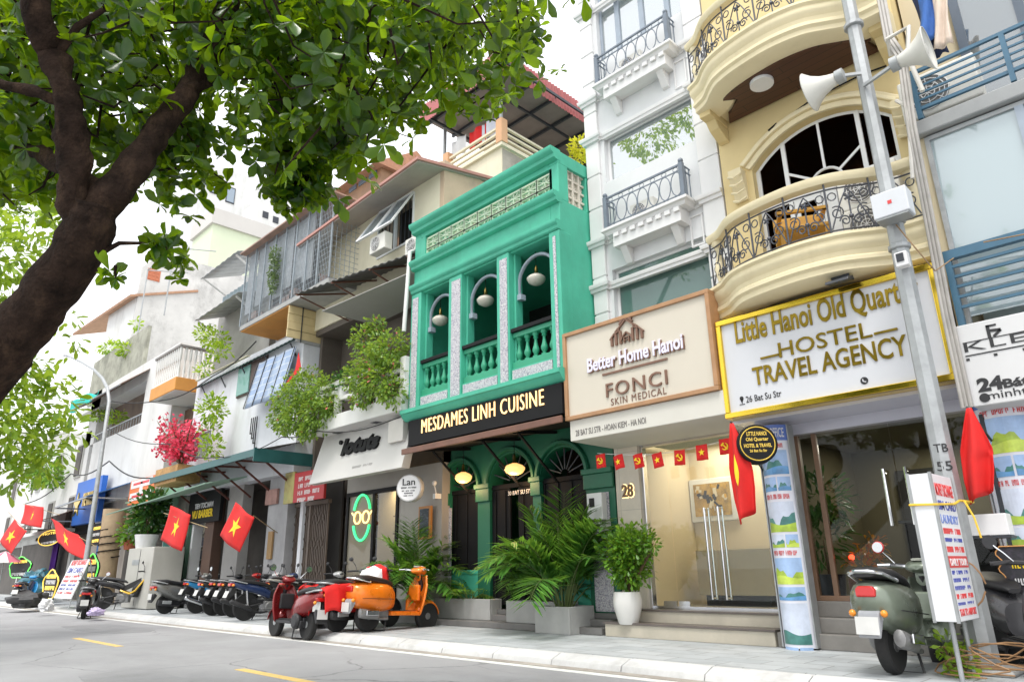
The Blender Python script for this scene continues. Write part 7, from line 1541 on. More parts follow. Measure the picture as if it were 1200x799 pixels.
for px,py,k,c,lab,kw,hx,hy in ((323,722,'under',DGP,'dark motorbike behind the red scooter with its white seat cover',dict(seat=pm('pale_seat',(.5,.48,.42),.6,.1,4)),-.2,1),(345,727,'under',BLKP,'black motorbike with chrome mirrors between the red scooter and the folding gate',dict(accent=WHP),-.1,1),(215,712,'scoot',DGP,'dark scooter tucked behind the silver grey one',dict(),-.1,1)):
    l_,_=put(px,py,0,1); bike(k,lab,c,l_,math.atan2(hy,hx),lean=-.05,**kw)
pm_=Vector(place(146,714)); d_=Vector((.55,.83,0)).normalized(); p0=pm_-d_*.68; p0.z=0
bike('under','black motorbike with yellow stripe parked side-on before the grey cabinet',BLKP,tuple(p0),math.atan2(d_.y,d_.x),lean=-.04,size=1.12,accent=BLKP,rimm=GREYMET,stripe=YELP)
l_,a_=put(97,725,-1,.35,-.12); bike('scoot','small black scooter seen from behind with big red tail lamp beside the white board',BLKP,(l_[0],l_[1],-.12),a_,lean=-.03,body2=REDP)
l_,a_=put(20,712,-.9,.5); bike('under','blue and black motorbike loaded with crates at the far left edge',NVP,l_,a_,accent=BLUP)
l_=Vector((-1.87,8.42,0)); bike('scoot','dark grey scooter cut off by the right edge of the picture',DGP,tuple(l_),math.atan2(-.8,.6),lean=.05,accent=BRR,body2=PLBLK)
# load beside it
from mathutils import noise
def sack(px,py,w_,h_,label,mt,name='plastic_sack',cat='sack',z=0.0):
    c=WZ(px,py,z); m=MB(); m.sphere((0,0,0),1,18)
    for i,v_ in enumerate(m.v):
        v=Vector(v_); k=1+.45*noise.noise(v*1.6+Vector((px,0,0)))+.3*noise.noise(v*4+Vector((0,px,0)))+.16*noise.noise(v*9); zz=v.z*k
        m.v[i]=(c.x+v.x*k*w_/2,c.y+v.y*k*w_/2.6,z+max(.004,(zz+.75)*h_/1.75))
    return tag(m.build(name,mt,smooth=50),label,cat)
sack(40,706,1.7,1.25,'dark teal plastic sack of goods beside the far left motorbike',pm('teal_plastic',(.03,.13,.17),.35,.4,3)); sack(30,712,1.3,.5,'low heap of dark bags on the kerb near the white board',pm('dark_bag',(.05,.05,.05),.6,.4,3)); sack(53,716,.45,.34,'crumpled white bag on the kerb edge',PLWH); sack(112,721,.45,.18,'small pale purple and white litter bag by the black scooter',pm('lilac_bag',(.5,.42,.62),.6,.25,4))
# lit board by the pole
a=W(1180,735,8.25);b=W(1174,640,8.25); t=thing('led_sign','slim black sign with thin wavy orange rim right of the steel pole','sign',(a.x,8.25,0.4),0,'small lit signs at the far shops')
t['group']='lit board by the pole'; n_=24
P=[(a.x+.06+(.022*math.sin(k*1.1)),a.z+.12+(b.z-a.z-.12)*k/n_) for k in range(n_+1)]; Q=[(P[0][0]+.3,P[k][1]) for k in range(n_+1)]
MB().prism(P+Q[::-1],'Y',8.25,8.32).build('board',pm('speckled_black_board',(.03,.03,.035),.4,.3,6,stain=.4,sc=(.25,.2,.3),st=(1,1,1),ssc=9),t)
MB().tube([(p[0],8.245,p[1]) for p in P]+[(Q[0][0],8.245,P[-1][1])],.006,5).build('lit_rim',pm('orange_led',(.7,.33,.1),.4,.02,3),t)
for k,(s_,mt) in enumerate((('HOTEL',YELST),('TOUR',PLWH),('VISA',YELST),('BUS',PLWH),('TAXI',YELST))): blurb('lettering',(4,),mt,(P[0][0]+.09,8.25,b.z-.2-.15*k),.17,.06,t,ext=.005,seed=k)
MB().box(P[0][0]+.2,P[0][0]+.26,8.26,8.31,0,a.z+.13).build('stand',IRON,t)
# ================= plants
LPALM=leafm('palm_leaf',(.035,.14,.025),(.13,.33,.06),.35,(.25,.45,.04)); LBUSH=leafm('bush_leaf',(.05,.17,.02),(.14,.3,.03),.4,(.35,.55,.04)); LBOUG=leafm('bougainvillea_leaf',(.07,.18,.03),(.24,.38,.07),.4,(.45,.6,.06)); LDARK=leafm('dark_leaf',(.02,.075,.02),(.05,.15,.03),.3,(.15,.3,.03))
PETR=leafm('red_petal',(.7,.02,.06),(.85,.1,.2),.3,(.8,.1,.15)); PETP=leafm('pink_petal',(.7,.08,.2),(.8,.25,.15),.3,(.8,.2,.3)); LLIME=leafm('lime_leaf',(.12,.3,.02),(.3,.45,.03),.45,(.5,.65,.05))
STEM=pm('green_stem',(.1,.14,.04),.7,.2,5); TWIG=pm('brown_twig',(.12,.075,.04),.85,.25,5); SOIL=pm('soil',(.06,.045,.03),.95,.3,6,bump=.4)
PCON=pm('planter_concrete',(.36,.36,.35),.75,.12,2,bump=.08,bs=40,stain=.3,sc=(.24,.24,.23),st=(1,1,.5))
def frond_plant(par,base,n,L,spread,mt,h0=.1,rise=.9,lf=26,wd=.045,ll=.3,seed=0):
    rn=random.Random(seed); P=[];Dd=[];S=[];m=MB()
    for k in range(n):
        a=rn.uniform(0,6.283); el=rn.uniform(.6,1.5); L_=L*rn.uniform(.65,1.1); b=Vector(base)+Vector((math.cos(a),math.sin(a),0))*rn.uniform(0,.12)
        d=Vector((math.cos(a)*math.cos(el)*spread,math.sin(a)*math.cos(el)*spread,math.sin(el)*rise)); pts=[];p=b
        for q in range(9):
            pts.append(p.copy()); dd=d.copy(); dd.z-=.16*q*(1.25-el/2)*.9; dd.normalize(); p=p+dd*(L_/8)
        m.tube(pts,[.012-.0012*q for q in range(9)],4)
        for q in range(lf):
            f=.3+.7*q/lf; i=min(7,int(f*8)); g_=f*8-i; c=pts[i].lerp(pts[i+1],g_); t=(pts[i+1]-pts[i]).normalized(); sd=t.cross(Vector((0,0,1)))
            if sd.length<.05: sd=Vector((1,0,0))
            sd.normalize()
            for s in (1,-1):
                dr=t*.75+sd*s*.9+Vector((0,0,.15-.5*rn.random())); P.append(c);Dd.append(dr);S.append(ll*L_*(.55+.6*math.sin(math.pi*min(1,f*.9+.05)))*rn.uniform(.8,1.1))
    m.build('stems',STEM,par,smooth=60)
    return leaves('fronds',P,Dd,S,mt,par,wd/ll*1.6 if False else .13,1,.08,up=[(0,0,1)]*len(P))
def bush(par,lobes,n,size,mt,name='foliage',ratio=.5,flower=None,nf=0,stem=None,shape=0,down=0):
    P=[];Dd=[]
    tot=sum(l[3]**2 for l in lobes)
    for cx_,cy_,cz_,r,*sc in lobes:
        k=int(n*r*r/tot); s=np.array(sc[0] if sc else (1,1,1)); d=rdirs(k); rr=r*(.35+.65*NR.random((k,1))**.5)*(1+.25*np.sin(d[:,:1]*7+d[:,2:]*5)); P.append(np.array((cx_,cy_,cz_))+d*rr*s); Dd.append(d+rdirs(k)*.7+np.array((0,0,-down)))
    P=np.concatenate(P);Dd=np.concatenate(Dd); S=size*(.6+.8*NR.random(len(P)))
    o=leaves(name,P,Dd,S,mt,par,ratio,shape)
    if flower is not None: idx=NR.choice(len(P),nf); leaves('flowers',P[idx]+rdirs(nf)*.05,rdirs(nf),np.full(nf,size*.8)*(.7+.6*NR.random(nf)),flower,par,.8,0)
    if stem:
        m=MB(); b=Vector(stem)
        for l in lobes:
            for q in range(2):
                e_=Vector(l[:3])+Vector((rnd.uniform(-.4,.4),rnd.uniform(-.4,.4),rnd.uniform(-.4,.4)))*l[3]; m.tube([b,b.lerp(e_,.5)+Vector((0,0,-.05*l[3])),e_],[.02,.014,.006],5)
        m.build('stems',TWIG,par,smooth=60)
    return o
def planter(label,x0,x1,y0,y1,z0,z1,name='planter'):
    t=thing(name,label,'planter',((x0+x1)/2,(y0+y1)/2,z0)); w_=.04
    MB().box(x0,x1,y0,y0+w_,z0,z1).box(x0,x1,y1-w_,y1,z0,z1).box(x0,x0+w_,y0+w_,y1-w_,z0,z1).box(x1-w_,x1,y0+w_,y1-w_,z0,z1).box(x0+w_,x1-w_,y0+w_,y1-w_,z0,z0+.05).build('box',PCON,t,bevel=.012)
    MB().box(x0+w_,x1-w_,y0+w_,y1-w_,z1-.08,z1-.05).build('soil',SOIL,t); return t
A=WZ(627,742,0);B_=WZ(668,744,0); y0=B_.y; zt=W(668,711,y0).z
x0,x1=W(627,742,y0).x,W(668,742,y0).x; planter('big square concrete planter at the corner of the clinic steps',x0,x1,y0,y0+.6,.0,zt)
pl=thing('areca_palm','large feathery palm clump in the big corner planter','palm',((x0+x1)/2,y0+.3,zt-.06)); frond_plant(pl,((x0+x1)/2,y0+.3,zt-.06),44,1.65,.5,LPALM,seed=3)
y1=8.82; zt2=W(620,704,y1).z; xa,xb=W(593,720,y1).x,W(650,720,y1).x; planter('long concrete planter on the step behind the big corner one',xa,x0+.3,y1,y1+.4,.1,zt2)
pl=thing('areca_palm','wide leaning palm clump behind the big corner planter','palm',((xa+x0)/2,y1+.2,zt2-.06)); frond_plant(pl,((xa+x0)/2+.15,y1+.2,zt2-.06),28,1.2,.8,LPALM,seed=5)
y2=8.95; xa,xb=W(508,715,y2).x,W(574,715,y2).x; zt3=W(540,701,y2).z; planter('low concrete trough left of the black doorway',xa,xb,y2,y2+.3,.1,zt3)
pl=thing('fern_plant','bright broad fern in the trough left of the black doorway','plant',((xa+xb)/2,y2+.15,zt3-.05))
for k in range(4): frond_plant(pl,(xa+.2+(xb-xa-.4)*k/3,y2+.14,zt3-.06),7,.5,1.0,LBUSH,lf=12,seed=20+k) if k==0 else None
frond_plant(pl,((xa+xb)/2+.1,y2+.14,zt3-.06),16,.55,1.1,LBUSH,lf=12,ll=.34,seed=9)
# palm behind the orange scooter
pz=WZ(478,716,0); y3=8.78; xa=W(462,715,y3).x; xb=W(508,715,y3).x; zt4=.42; planter('concrete planter hidden behind the orange scooter',xa+.2,xb-.2,y3-.1,y3+.3,.0,zt4)
pl=thing('areca_palm','tall soft palm clump rising behind the orange scooter','palm',((xa+xb)/2,y3+.1,zt4-.06)); frond_plant(pl,((xa+xb)/2,y3+.1,zt4-.06),44,1.45,.55,LPALM,seed=7)
# white pot with bush
p=WZ(737,731,.172); pt=thing('potted_bush','rounded white pot with a trailing green bush beside number 28','potted plant',tuple(p)); s=W(737,731,p.y); pw=(W(751,715,p.y).x-W(723,715,p.y).x)/2; ph=W(737,693,p.y).z-.172
MB().lathe([(.0,.172),(pw*.62,.172),(pw*.7,.2),(pw*.98,.172+ph*.55),(pw,.172+ph*.75),(pw*.93,.172+ph),(pw*.85,.172+ph),(pw*.85,.172+ph-.06),(.0,.172+ph-.06)],(p.x,p.y,0),24).build('pot',pm('glazed_white_pot',(.68,.67,.64),.3,.04,2,coat=.3),pt,smooth=50)
tz=W(735,640,p.y); bush(pt,[(tz.x,p.y,tz.z-.35,.24),(tz.x-.16,p.y,tz.z-.05,.26),(tz.x+.12,p.y-.02,tz.z+.02,.27),(tz.x+.0,p.y,tz.z-.2,.3),(tz.x+.3,p.y-.05,tz.z+.05,.13),(tz.x+.5,p.y-.05,tz.z-.0,.07)],2300,.085,LBUSH,stem=(p.x,p.y,.172+ph-.05))
# bougainvillea over the balcony
def pp(px,py,Y): q=W(px,py,Y); return (q.x,q.y,q.z)
bv=thing('bougainvillea','tall pink flecked bougainvillea spilling over the eyewear shop balcony','plant',pp(440,470,7.95))
bush(bv,[(*pp(440,430,7.95),.5),(*pp(456,412,7.9),.42),(*pp(428,398,7.95),.3),(*pp(452,445,7.85),.42),(*pp(420,445,7.9),.3),(*pp(440,383,8.0),.22),(*pp(460,460,7.8),.26),(*pp(425,465,7.8),.24)],5200,.085,LBOUG,flower=PETP,nf=150,stem=pp(440,478,8.1),down=.3)
bv=thing('bougainvillea','wide green creeper hanging from the left end of the white balcony','plant',pp(360,490,7.9))
bush(bv,[(*pp(357,455,7.85),.46),(*pp(378,462,7.9),.38),(*pp(338,470,7.8),.4),(*pp(350,488,7.75),.42),(*pp(373,486,7.85),.38),(*pp(328,490,7.75),.26),(*pp(388,476,7.9),.24),(*pp(360,506,7.75),.2),(*pp(336,500,7.75),.2)],6000,.085,LBOUG,flower=PETP,nf=30,stem=pp(385,480,8.05),down=.5)
pt=thing('potted_plant','small leafy pot on the balcony between the two creepers','potted plant',pp(405,460,8.1)); c=pp(404,463,8.1); MB().lathe([(.0,c[2]-.1),(.13,c[2]-.1),(.17,c[2]+.18),(.14,c[2]+.18)],(c[0],c[1],0),14).build('pot',PLWH,pt,smooth=50); bush(pt,[(c[0],c[1],c[2]+.35,.25)],260,.1,LDARK)
tp=W(350,413,7.85); fz=thing('flag','plain red pennant tilted above the green creeper','flag',tuple(tp)); a=tp; b1=W(353,432,7.85); c1=W(331,455,7.85); MB().add([a,b1,c1,(a.x-.1,a.y,c1.z+.35)],[(0,1,2,3)]).build('cloth',REDCL,fz,thick=.01)
# vine on the cage, red plant, balcony plants
iv=thing('climbing_vine','column of leaves climbing the wire cage','plant',pp(321,330,8.05)); bush(iv,[(*pp(322,300,8.0),.16,(1,.6,1.6)),(*pp(321,316,8.0),.17,(1,.6,1.8)),(*pp(320,332,8.0),.16,(1,.6,1.6))],700,.08,leafm('grey_green_leaf',(.1,.16,.07),(.2,.28,.12),.3,(.25,.35,.1)))
rp=thing('red_blossom_plant','vivid red blossoming peach branches above the orange sign','plant',pp(205,525,7.9))
P=[];Dd=[];m=MB(); b=Vector(pp(212,545,7.9))
for k in range(46):
    e_=Vector(pp(rnd.uniform(180,240),rnd.uniform(487,532),7.9+rnd.uniform(-.5,.5))); m.tube([b,b.lerp(e_,.5)+Vector((0,0,.1)),e_],[.03,.02,.008],4)
    for q in range(24): f=rnd.uniform(.45,1); P.append(tuple(b.lerp(e_,f)+Vector((rnd.gauss(0,.09),rnd.gauss(0,.09),rnd.gauss(0,.09)))))
m.build('branches',TWIG,rp); leaves('blossoms',P,rdirs(len(P)),np.full(len(P),.13),PETR,rp,.8,0)
MB().box(b.x-1.2,b.x+.6,7.6,8.3,b.z-.55,b.z-.05).build('planter_box',pm('wicker_box',(.45,.26,.1),.8,.25,9,bump=.3),rp)
m=MB(); a=W(222,540,8.0); c=W(247,505,8.0)
for k in range(12): x=a.x+(c.x-a.x)*k/11; m.box(x-.015,x+.015,7.98,8.01,a.z,c.z)
for z in (a.z,(a.z+c.z)/2,c.z): m.box(a.x,c.x,7.975,8.015,z,z+.03)
gr=thing('window_grille','pale iron grille on the balcony behind the red blossoms','grille',tuple(a)); m.build('bars',GREYMET,gr)
gv=thing('climbing_vine','bright green vine on the pale iron grille','plant',pp(245,500,7.95)); bush(gv,[(*pp(248,480,7.9),.35),(*pp(246,505,7.9),.25),(*pp(248,525,7.9),.28),(*pp(252,470,7.9),.22)],520,.14,LLIME)
hp=thing('balcony_plant','loose green plants growing on the white baluster balcony','plant',pp(245,400,8.3)); bush(hp,[(*pp(240,392,8.3),.3),(*pp(253,398,8.3),.35),(*pp(240,432,7.95),.22),(*pp(258,412,8.2),.3)],600,.13,LLIME)
hp=thing('balcony_plant','grassy plants on the mossy concrete parapet','plant',pp(145,408,9.2)); bush(hp,[(*pp(128,408,9.2),.4,(1.6,1,.6)),(*pp(150,410,9.2),.4,(1.6,1,.6)),(*pp(160,380,9.6),.2)],360,.2,LLIME)
hp=thing('balcony_plant','small plants in the window behind the turquoise cloth','plant',pp(120,490,8.8)); bush(hp,[(*pp(115,487,8.8),.3,(1.6,1,.6)),(*pp(135,489,8.8),.35,(1.6,1,.6))],300,.16,LLIME)
yp=thing('yellow_plant','yellow leafed plant on the terrace edge behind the green parapet','plant',(-8.4,11.6,9.9)); q_=W(679,174,11.6); bush(yp,[(q_.x,11.6,q_.z+.05,.22),(q_.x-.05,11.6,q_.z-.2,.2)],260,.11,leafm('yellow_leaf',(.5,.45,.02),(.75,.65,.05),.45,(.8,.8,.05)))
# plants on the cabinet
pt=thing('potted_plant','dark bushy plant in a white pot on the grey cabinet','potted plant',(UCX+.45,UCY,UCT)); x_=W(170,630,UCY-.2).x; MB().lathe([(.0,UCT+.001),(.28,UCT+.001),(.36,UCT+.42),(.3,UCT+.42)],(x_,UCY-.15,0),16).build('pot',PLWH,pt,smooth=50); q_=W(176,600,UCY-.15); bush(pt,[(q_.x,UCY-.15,q_.z,.55),(q_.x-.2,UCY-.15,q_.z-.35,.4),(q_.x+.15,UCY-.15,q_.z+.35,.35)],900,.2,LDARK,stem=(x_,UCY-.15,UCT+.4))
pt=thing('potted_plant','low light green plant in a terracotta pot on the grey cabinet','potted plant',(UCX-.45,UCY,UCT)); x_=W(153,630,UCY-.2).x; MB().lathe([(.0,UCT+.001),(.2,UCT+.001),(.26,UCT+.3),(.2,UCT+.3)],(x_,UCY-.15,0),14).build('pot',pm('terracotta_pot',(.35,.1,.05),.8,.1,4),pt,smooth=50); bush(pt,[(x_,UCY-.15,UCT+.55,.4)],300,.18,LBUSH)
hp=thing('hanging_plant','tangled plants over the far shop front left of the blue sign','plant',pp(52,560,8.2)); bush(hp,[(*pp(52,545,8.2),.7),(*pp(60,558,8.2),.5),(*pp(42,560,8.2),.5)],700,.25,LBUSH)
# weeds and wires by the pole
wd=thing('kerb_weed','small bright weed sprouting at the foot of the sign legs','plant',tuple(WZ(1125,788,0))); p=WZ(1126,792,0); bush(wd,[(p.x,p.y,.14,.12),(p.x-.07,p.y,.24,.08),(p.x+.06,p.y-.03,.07,.1)],150,.075,LLIME,stem=(p.x,p.y,0))
m=MB()
for k in range(9):
    r=rnd.uniform(.2,.42); a0=rnd.uniform(-.3,.3); cx_,cy_=PX+.22+rnd.uniform(-.1,.1),PY-.35+rnd.uniform(-.12,.1)
    m.tube([(cx_+r*math.cos(a0+q*.35)*1.2,cy_+r*.55*math.sin(a0+q*.35),.03+.035*k*.4+.18*max(0,math.sin(q*.35+k))*.8) for q in range(14)],.007,5)
m.tube([(PX-.02+.2*math.cos(q*.4),PY-.2-.04*math.sin(q),.75+.22*math.sin(q*.4)) for q in range(16)],.008,5)
tag(m.build('wire_coil',pm('rusty_wire',(.3,.17,.08),.6,.25,6),smooth=60),'tangle of rusty wire coiled at the foot of the steel pole','wire')
pt=thing('indoor_plant','dark bamboo plant standing inside the hostel glass','plant',(-3.95,9.6,zfl)); bush(pt,[(-3.9,9.55,1.3,.28,(1,1,1.4)),(-3.85,9.6,1.75,.3)],380,.17,LDARK,ratio=.25,stem=(-3.9,9.6,zfl)); MB().lathe([(.0,zfl+.002),(.16,zfl+.002),(.2,zfl+.3),(.15,zfl+.3)],(-3.9,9.6,0),14).build('pot',IRON,pt,smooth=50)
fa=thing('offering_flowers','cluster of yellow and red festive ornaments on a low stand inside the hostel','ornament',(-3.35,9.5,zfl)); MB().box(-3.6,-3.15,9.4,9.7,zfl+.002,zfl+.25).build('stand',BRN,fa,bevel=.01); bush(fa,[(-3.4,9.5,zfl+.42,.18),(-3.3,9.5,zfl+.62,.14)],160,.09,leafm('festive_leaf',(.5,.35,.02),(.5,.05,.03),.3,(.6,.3,.05))); MB().sphere((-3.52,9.42,zfl+.5),.035,8).build('red_lamp',pm('red_led',(1,.1,.05),.4,.02,3,emit=(1,.05,.02),es=3),fa)
# ================= street tree in front
BARK=pm('dark_bark',(.024,.015,.011),.95,.6,9,bump=1,bs=40,spec=.12,stain=.8,sc=(.1,.062,.04),st=(1,1,.45),ssc=5)
LTREE=leafm('almond_leaf',(.006,.03,.007),(.026,.095,.012),.45,(.38,.58,.008),.26)
crack(BARK,11,.06,(.006,.004,.003),.12)
TR=thing('street_tree','big leaning almond tree with dark trunk and broad backlit leaves','tree',(-7.2,-.2,-.12))
m=MB(); m_=0
tp=[(WD(-330,760,5.0),.5),(WD(-210,640,4.9),.4),(WD(-90,520,4.7),.33),(WD(0,412,4.5),.275),(WD(45,360,4.45),.25),(WD(85,305,4.4),.23),(WD(106,265,4.35),.225),(WD(114,240,4.35),.2)]
tp[0]=(Vector((tp[0][0].x-.5,tp[0][0].y-.3,-.2)),.55)
def limb(m,pts,n=22):
    # jitter the girth so that the bark is not a clean pipe
    P=[];Rr=[]; pts=[(p_,r_*.66) for p_,r_ in pts]
    for i in range(len(pts)-1):
        for q in range(10):
            f=q/10; P.append(pts[i][0].lerp(pts[i+1][0],f)); Rr.append((pts[i][1]+(pts[i+1][1]-pts[i][1])*f)*(1+.04*math.sin(i*7+q*.9)))
    P.append(pts[-1][0]);Rr.append(pts[-1][1]); k=len(m.v); m.tube(P,Rr,n)
    for i in range(k,len(m.v)):
        v_=m.v[i]; j=.03*noise.noise(Vector(v_)*5)+.022*noise.noise(Vector(v_)*14); m.v[i]=(v_[0]+j,v_[1]+j*.6,v_[2]+j*.4)
limb(m,tp)
m.tube([WD(112,300,4.35),WD(140,285,4.4),WD(165,285,4.45),WD(190,290,4.5)],[.02,.014,.01,.006],6)
limb(m,[(WD(102,268,4.35),.15),(WD(84,240,4.3),.135),(WD(87,189,4.3),.125),(WD(84,145,4.25),.13),(WD(78,101,4.2),.12),(WD(57,61,4.2),.115),(WD(44,20,4.1),.11),(WD(40,-70,4.0),.09)])
limb(m,[(WD(108,262,4.35),.17),(WD(130,230,4.4),.16),(WD(162,189,4.5),.14),(WD(189,149,4.65),.125),(WD(220,108,4.8),.115),(WD(240,74,4.9),.125),(WD(257,34,5.0),.12),(WD(268,0,5.1),.11),(WD(290,-90,5.3),.09)])
limb(m,[(WD(125,232,4.4),.12),(WD(85,200,4.55),.1),(WD(50,180,4.7),.08),(WD(20,172,4.9),.05)],9)
limb(m,[(WD(78,128,4.25),.065),(WD(48,112,4.2),.055),(WD(8,100,4.2),.045),(WD(-40,80,4.2),.04)],8)
limb(m,[(WD(236,76,4.9),.08),(WD(290,30,5.2),.065),(WD(360,-5,5.5),.05),(WD(460,-20,5.9),.035)],8)
limb(m,[(WD(62,66,4.2),.05),(WD(90,32,4.2),.035),(WD(120,12,4.2),.022)],7)
limb(m,[(WD(220,105,4.75),.06),(WD(270,88,5.0),.045),(WD(340,70,5.3),.035),(WD(400,80,5.5),.022)],7)
limb(m,[(WD(300,80,5.15),.03),(WD(330,110,5.3),.022),(WD(345,150,5.4),.012)],6); limb(m,[(WD(380,76,5.4),.028),(WD(430,60,5.7),.02),(WD(500,60,6.0),.012)],6)
m.build('trunk',BARK,TR,smooth=180)
# leaf rosettes around crown clumps
clumps=[]
def cl(px,py,dep,r,n): clumps.append((WD(px,py,dep),r,n+1))
RV=random.Random(5)
def fillpoly(poly,n,d0,d1,r):
    k=0
    while k<n:
        x=RV.uniform(min(p[0] for p in poly),max(p[0] for p in poly)); y=RV.uniform(min(p[1] for p in poly),max(p[1] for p in poly)); ins=False
        for i in range(len(poly)):
            (x1,y1),(x2,y2)=poly[i],poly[i-1]
            if (y1>y)!=(y2>y) and x<(x2-x1)*(y-y1)/(y2-y1)+x1: ins=not ins
        if ins: cl(x,y,RV.uniform(d0,d1),r,RV.randint(4,6)); k+=1
fillpoly([(-60,-40),(625,-40),(608,15),(575,55),(525,85),(478,105),(448,118),(420,150),(390,150),(360,175),(330,175),(303,130),(288,80),(265,75),(230,125),(150,160),(-60,170)],370,4.4,6.8,.22)
fillpoly([(150,160),(215,140),(235,150),(215,205),(190,215),(160,200)],22,4.9,5.7,.13)
fillpoly([(318,170),(355,180),(352,222),(335,220)],12,5.2,5.6,.1); fillpoly([(335,210),(372,205),(362,240),(345,238)],6,5.2,5.6,.07)
fillpoly([(395,135),(425,135),(418,180),(398,180)],9,5.4,5.8,.09)
fillpoly([(457,105),(480,105),(474,148),(460,148)],6,5.6,6,.07); fillpoly([(500,75),(600,50),(585,115),(525,120)],9,5.8,6.3,.11)
fillpoly([(-60,150),(100,165),(70,220),(-60,235)],24,4.8,6.5,.2)
fillpoly([(595,40),(625,10),(614,60)],6,5.8,6.3,.07)
cl(188,290,4.5,.07,4); cl(192,300,4.5,.07,3); cl(180,282,4.5,.05,2); cl(132,322,4.15,.05,2); cl(205,245,4.9,.08,3)
for k in range(45): cl(RV.uniform(-350,650),RV.uniform(-380,-60),RV.uniform(3.8,6.8),.4,5)   # the crown goes on above the frame
P=[];Dd=[];S=[];U=[];tw=MB()
for c,r,n in clumps:
    for q in range(n):
        o=c+Vector((RV.gauss(0,r),RV.gauss(0,r),RV.gauss(0,r*.8))); ax=Vector((RV.gauss(0,.6),RV.gauss(0,.6),RV.uniform(-.1,.9))).normalized()
        if q==0: tw.tube([c+Vector((RV.gauss(0,.5*r),RV.gauss(0,.5*r),r)),c.lerp(o,.5)+Vector((0,0,.03)),o],[.01,.008,.005],4)
        e1=ax.orthogonal().normalized(); e2=ax.cross(e1); L0=RV.uniform(.085,.15)
        for k in range(RV.randint(6,9)):
            a=2.4*k+RV.uniform(-.6,.6); el=RV.uniform(-.35,.8); d=e1*math.cos(a)*math.cos(el)+e2*math.sin(a)*math.cos(el)+ax*math.sin(el)+Vector((0,0,-.3)); P.append(tuple(o)); Dd.append(tuple(d)); S.append(L0*RV.uniform(.5,1.25)); U.append(tuple(ax+Vector((RV.gauss(0,.3),RV.gauss(0,.3),RV.gauss(0,.3)))))
tag(tw.build('twigs',BARK,TR),kind='stuff'); leaves('crown',P,Dd,S,LTREE,TR,.54,0,.2,up=U)
print('tree leaves',len(P))
# paler tree further along the near kerb
T2_=thing('street_tree','paler feathery tree further along the kerb behind the big trunk','tree',(-16,-1.5,-.12))
m=MB(); limb(m,[(Vector((-16.3,-1.6,-.2)),.3),(Vector((-16,-1.2,2.5)),.24),(Vector((-15.8,-.3,4.6)),.18),(Vector((-15.5,1,6.2)),.1)],9); limb(m,[(Vector((-16,-1.1,3.0)),.2),(Vector((-15,-3,8)),.16),(Vector((-13,-4.5,13)),.1),(Vector((-11,-4.5,16)),.05)],8); limb(m,[(Vector((-16,-.8,3.6)),.13),(Vector((-15.6,1.2,4.6)),.08),(Vector((-15.3,2.4,4.9)),.04)],7); m.build('trunk',BARK,T2_,smooth=180)
LPALE=leafm('pale_leaf',(.1,.24,.02),(.26,.4,.04),.5,(.55,.7,.06),.35)
lob=[]
for px,py,X,r in ((30,480,-15.5,.55),(70,470,-15.5,.42),(15,440,-15.5,.5),(60,520,-15.3,.4),(20,520,-15.3,.55),(85,505,-15.2,.25),(40,545,-15.2,.35),(10,560,-15.2,.3),(60,445,-15.6,.35),(0,500,-15,.6),(30,425,-15.8,.35),(-40,470,-15.5,.8),(-60,540,-15.5,.7)): q_=WX(px,py,X); lob.append((q_.x,q_.y,q_.z,r))
for px,py,X,r in ((10,300,-15.5,.6),(40,260,-15.8,.6),(60,320,-16,.4),(0,380,-15.6,.5),(75,250,-16.2,.45),(30,350,-15.8,.4),(-40,300,-15.5,.9),(-30,230,-16,.8),(90,400,-16,.18),(80,375,-16,.2),(-60,390,-15.6,.8)): q_=WX(px,py,X); lob.append((q_.x,q_.y,q_.z,r))
for k in range(14): lob.append((RV.uniform(-17,-9),RV.uniform(-6,-3.2),RV.uniform(13,20),RV.uniform(.9,1.5)))
bush(T2_,lob,15000,.2,LPALE,name='crown',ratio=.42,down=.3)
# ================= person behind the counter
PSN=thing('person','person with short black hair in a white shirt sitting behind the hostel counter','person',(-2.75,10.75,zfl))
SKN=pm('skin',(.5,.3,.2),.5,.05,3); SHIRT=pm('white_shirt',(.62,.6,.6),.8,.06,4); HAIR=pm('black_hair',(.012,.01,.01),.5,.2,9)
bx,by,bz_=-2.75,10.75,zfl+.62
m=MB(); m.loft([[(bx+r*math.cos(a)*w_,by+r*math.sin(a)*.6+yo,z) for a in [2*math.pi*k/14 for k in range(14)]] for z,r,w_,yo in ((bz_-.15,.17,1,.0),(bz_,.17,1,0),(bz_+.2,.165,1,.0),(bz_+.4,.19,1.05,-.02),(bz_+.5,.17,1.15,-.02),(bz_+.55,.08,1.2,-.02),(bz_+.58,.055,1,-.02),(bz_+.64,.052,1,-.03),(bz_+.68,.075,.9,-.05),(bz_+.73,.095,.85,-.05),(bz_+.8,.1,.85,-.045),(bz_+.87,.085,.85,-.03),(bz_+.9,.03,.85,-.03))])
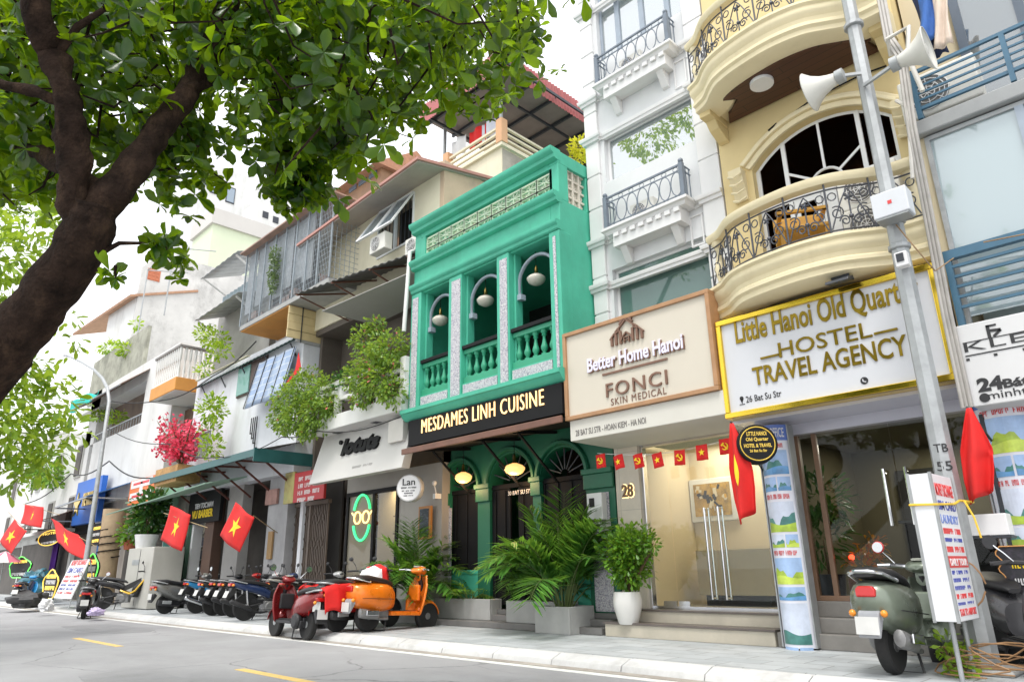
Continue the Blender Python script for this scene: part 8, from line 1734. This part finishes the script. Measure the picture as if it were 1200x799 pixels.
for s in (1,-1):
    m.tube([(bx+s*.19,by-.02,bz_+.48),(bx+s*.24,by-.06,bz_+.25),(bx+s*.2,by-.3,bz_+.16),(bx+s*.12,by-.42,bz_+.18)],[.058,.048,.04,.03],9)
    m.sphere((bx+s*.083,by-.04,bz_+.78),.02,6,(.5,1,1.4))
    for q in range(4): m.tube([(bx+s*.12+(q-1.5)*.02,by-.42,bz_+.18),(bx+s*.11+(q-1.5)*.024,by-.5,bz_+.165)],.009,5)
m.sphere((bx,by-.155,bz_+.765),.018,6,(.8,1,1.3)); m.box(bx-.03,bx+.03,by-.14,by-.125,bz_+.712,bz_+.72)
bd=m.build('body',SKN,PSN,smooth=60)
m=MB(); m.loft([[(bx+r*math.cos(a)*w_*1.06,by+r*math.sin(a)*.66+yo,z) for a in [2*math.pi*k/14 for k in range(14)]] for z,r,w_,yo in ((bz_-.15,.175,1,.0),(bz_,.175,1,0),(bz_+.2,.17,1,.0),(bz_+.4,.195,1.05,-.02),(bz_+.5,.175,1.15,-.02),(bz_+.555,.09,1.2,-.02))],cap=False)
for s in (1,-1): m.tube([(bx+s*.19,by-.02,bz_+.49),(bx+s*.24,by-.06,bz_+.25),(bx+s*.215,by-.2,bz_+.19)],[.068,.06,.055],9)
m.build('shirt',SHIRT,PSN,smooth=60)
m=MB().sphere((bx,by-.02,bz_+.83),.1,10,(.95,1.02,.85)); m.build('hair',HAIR,PSN,smooth=60)
m=MB()
for s in (1,-1): m.sphere((bx+s*.032,by-.138,bz_+.79),.009,6)
m.build('eyes',BLACK,PSN)
CHR=thing('office_chair','dark office chair behind the hostel counter','chair',(bx,by+.05,zfl)); MB().box(bx-.22,bx+.22,by-.2,by+.22,bz_-.2,bz_-.15).build('seat',PLBLK,CHR,bevel=.02); MB().box(bx-.2,bx+.2,by+.2,by+.25,bz_-.1,bz_+.35).build('backrest',PLBLK,CHR,bevel=.02); MB().tube([(bx,by,zfl+.01),(bx,by,bz_-.2)],.03,8).build('stand',CHROME,CHR)
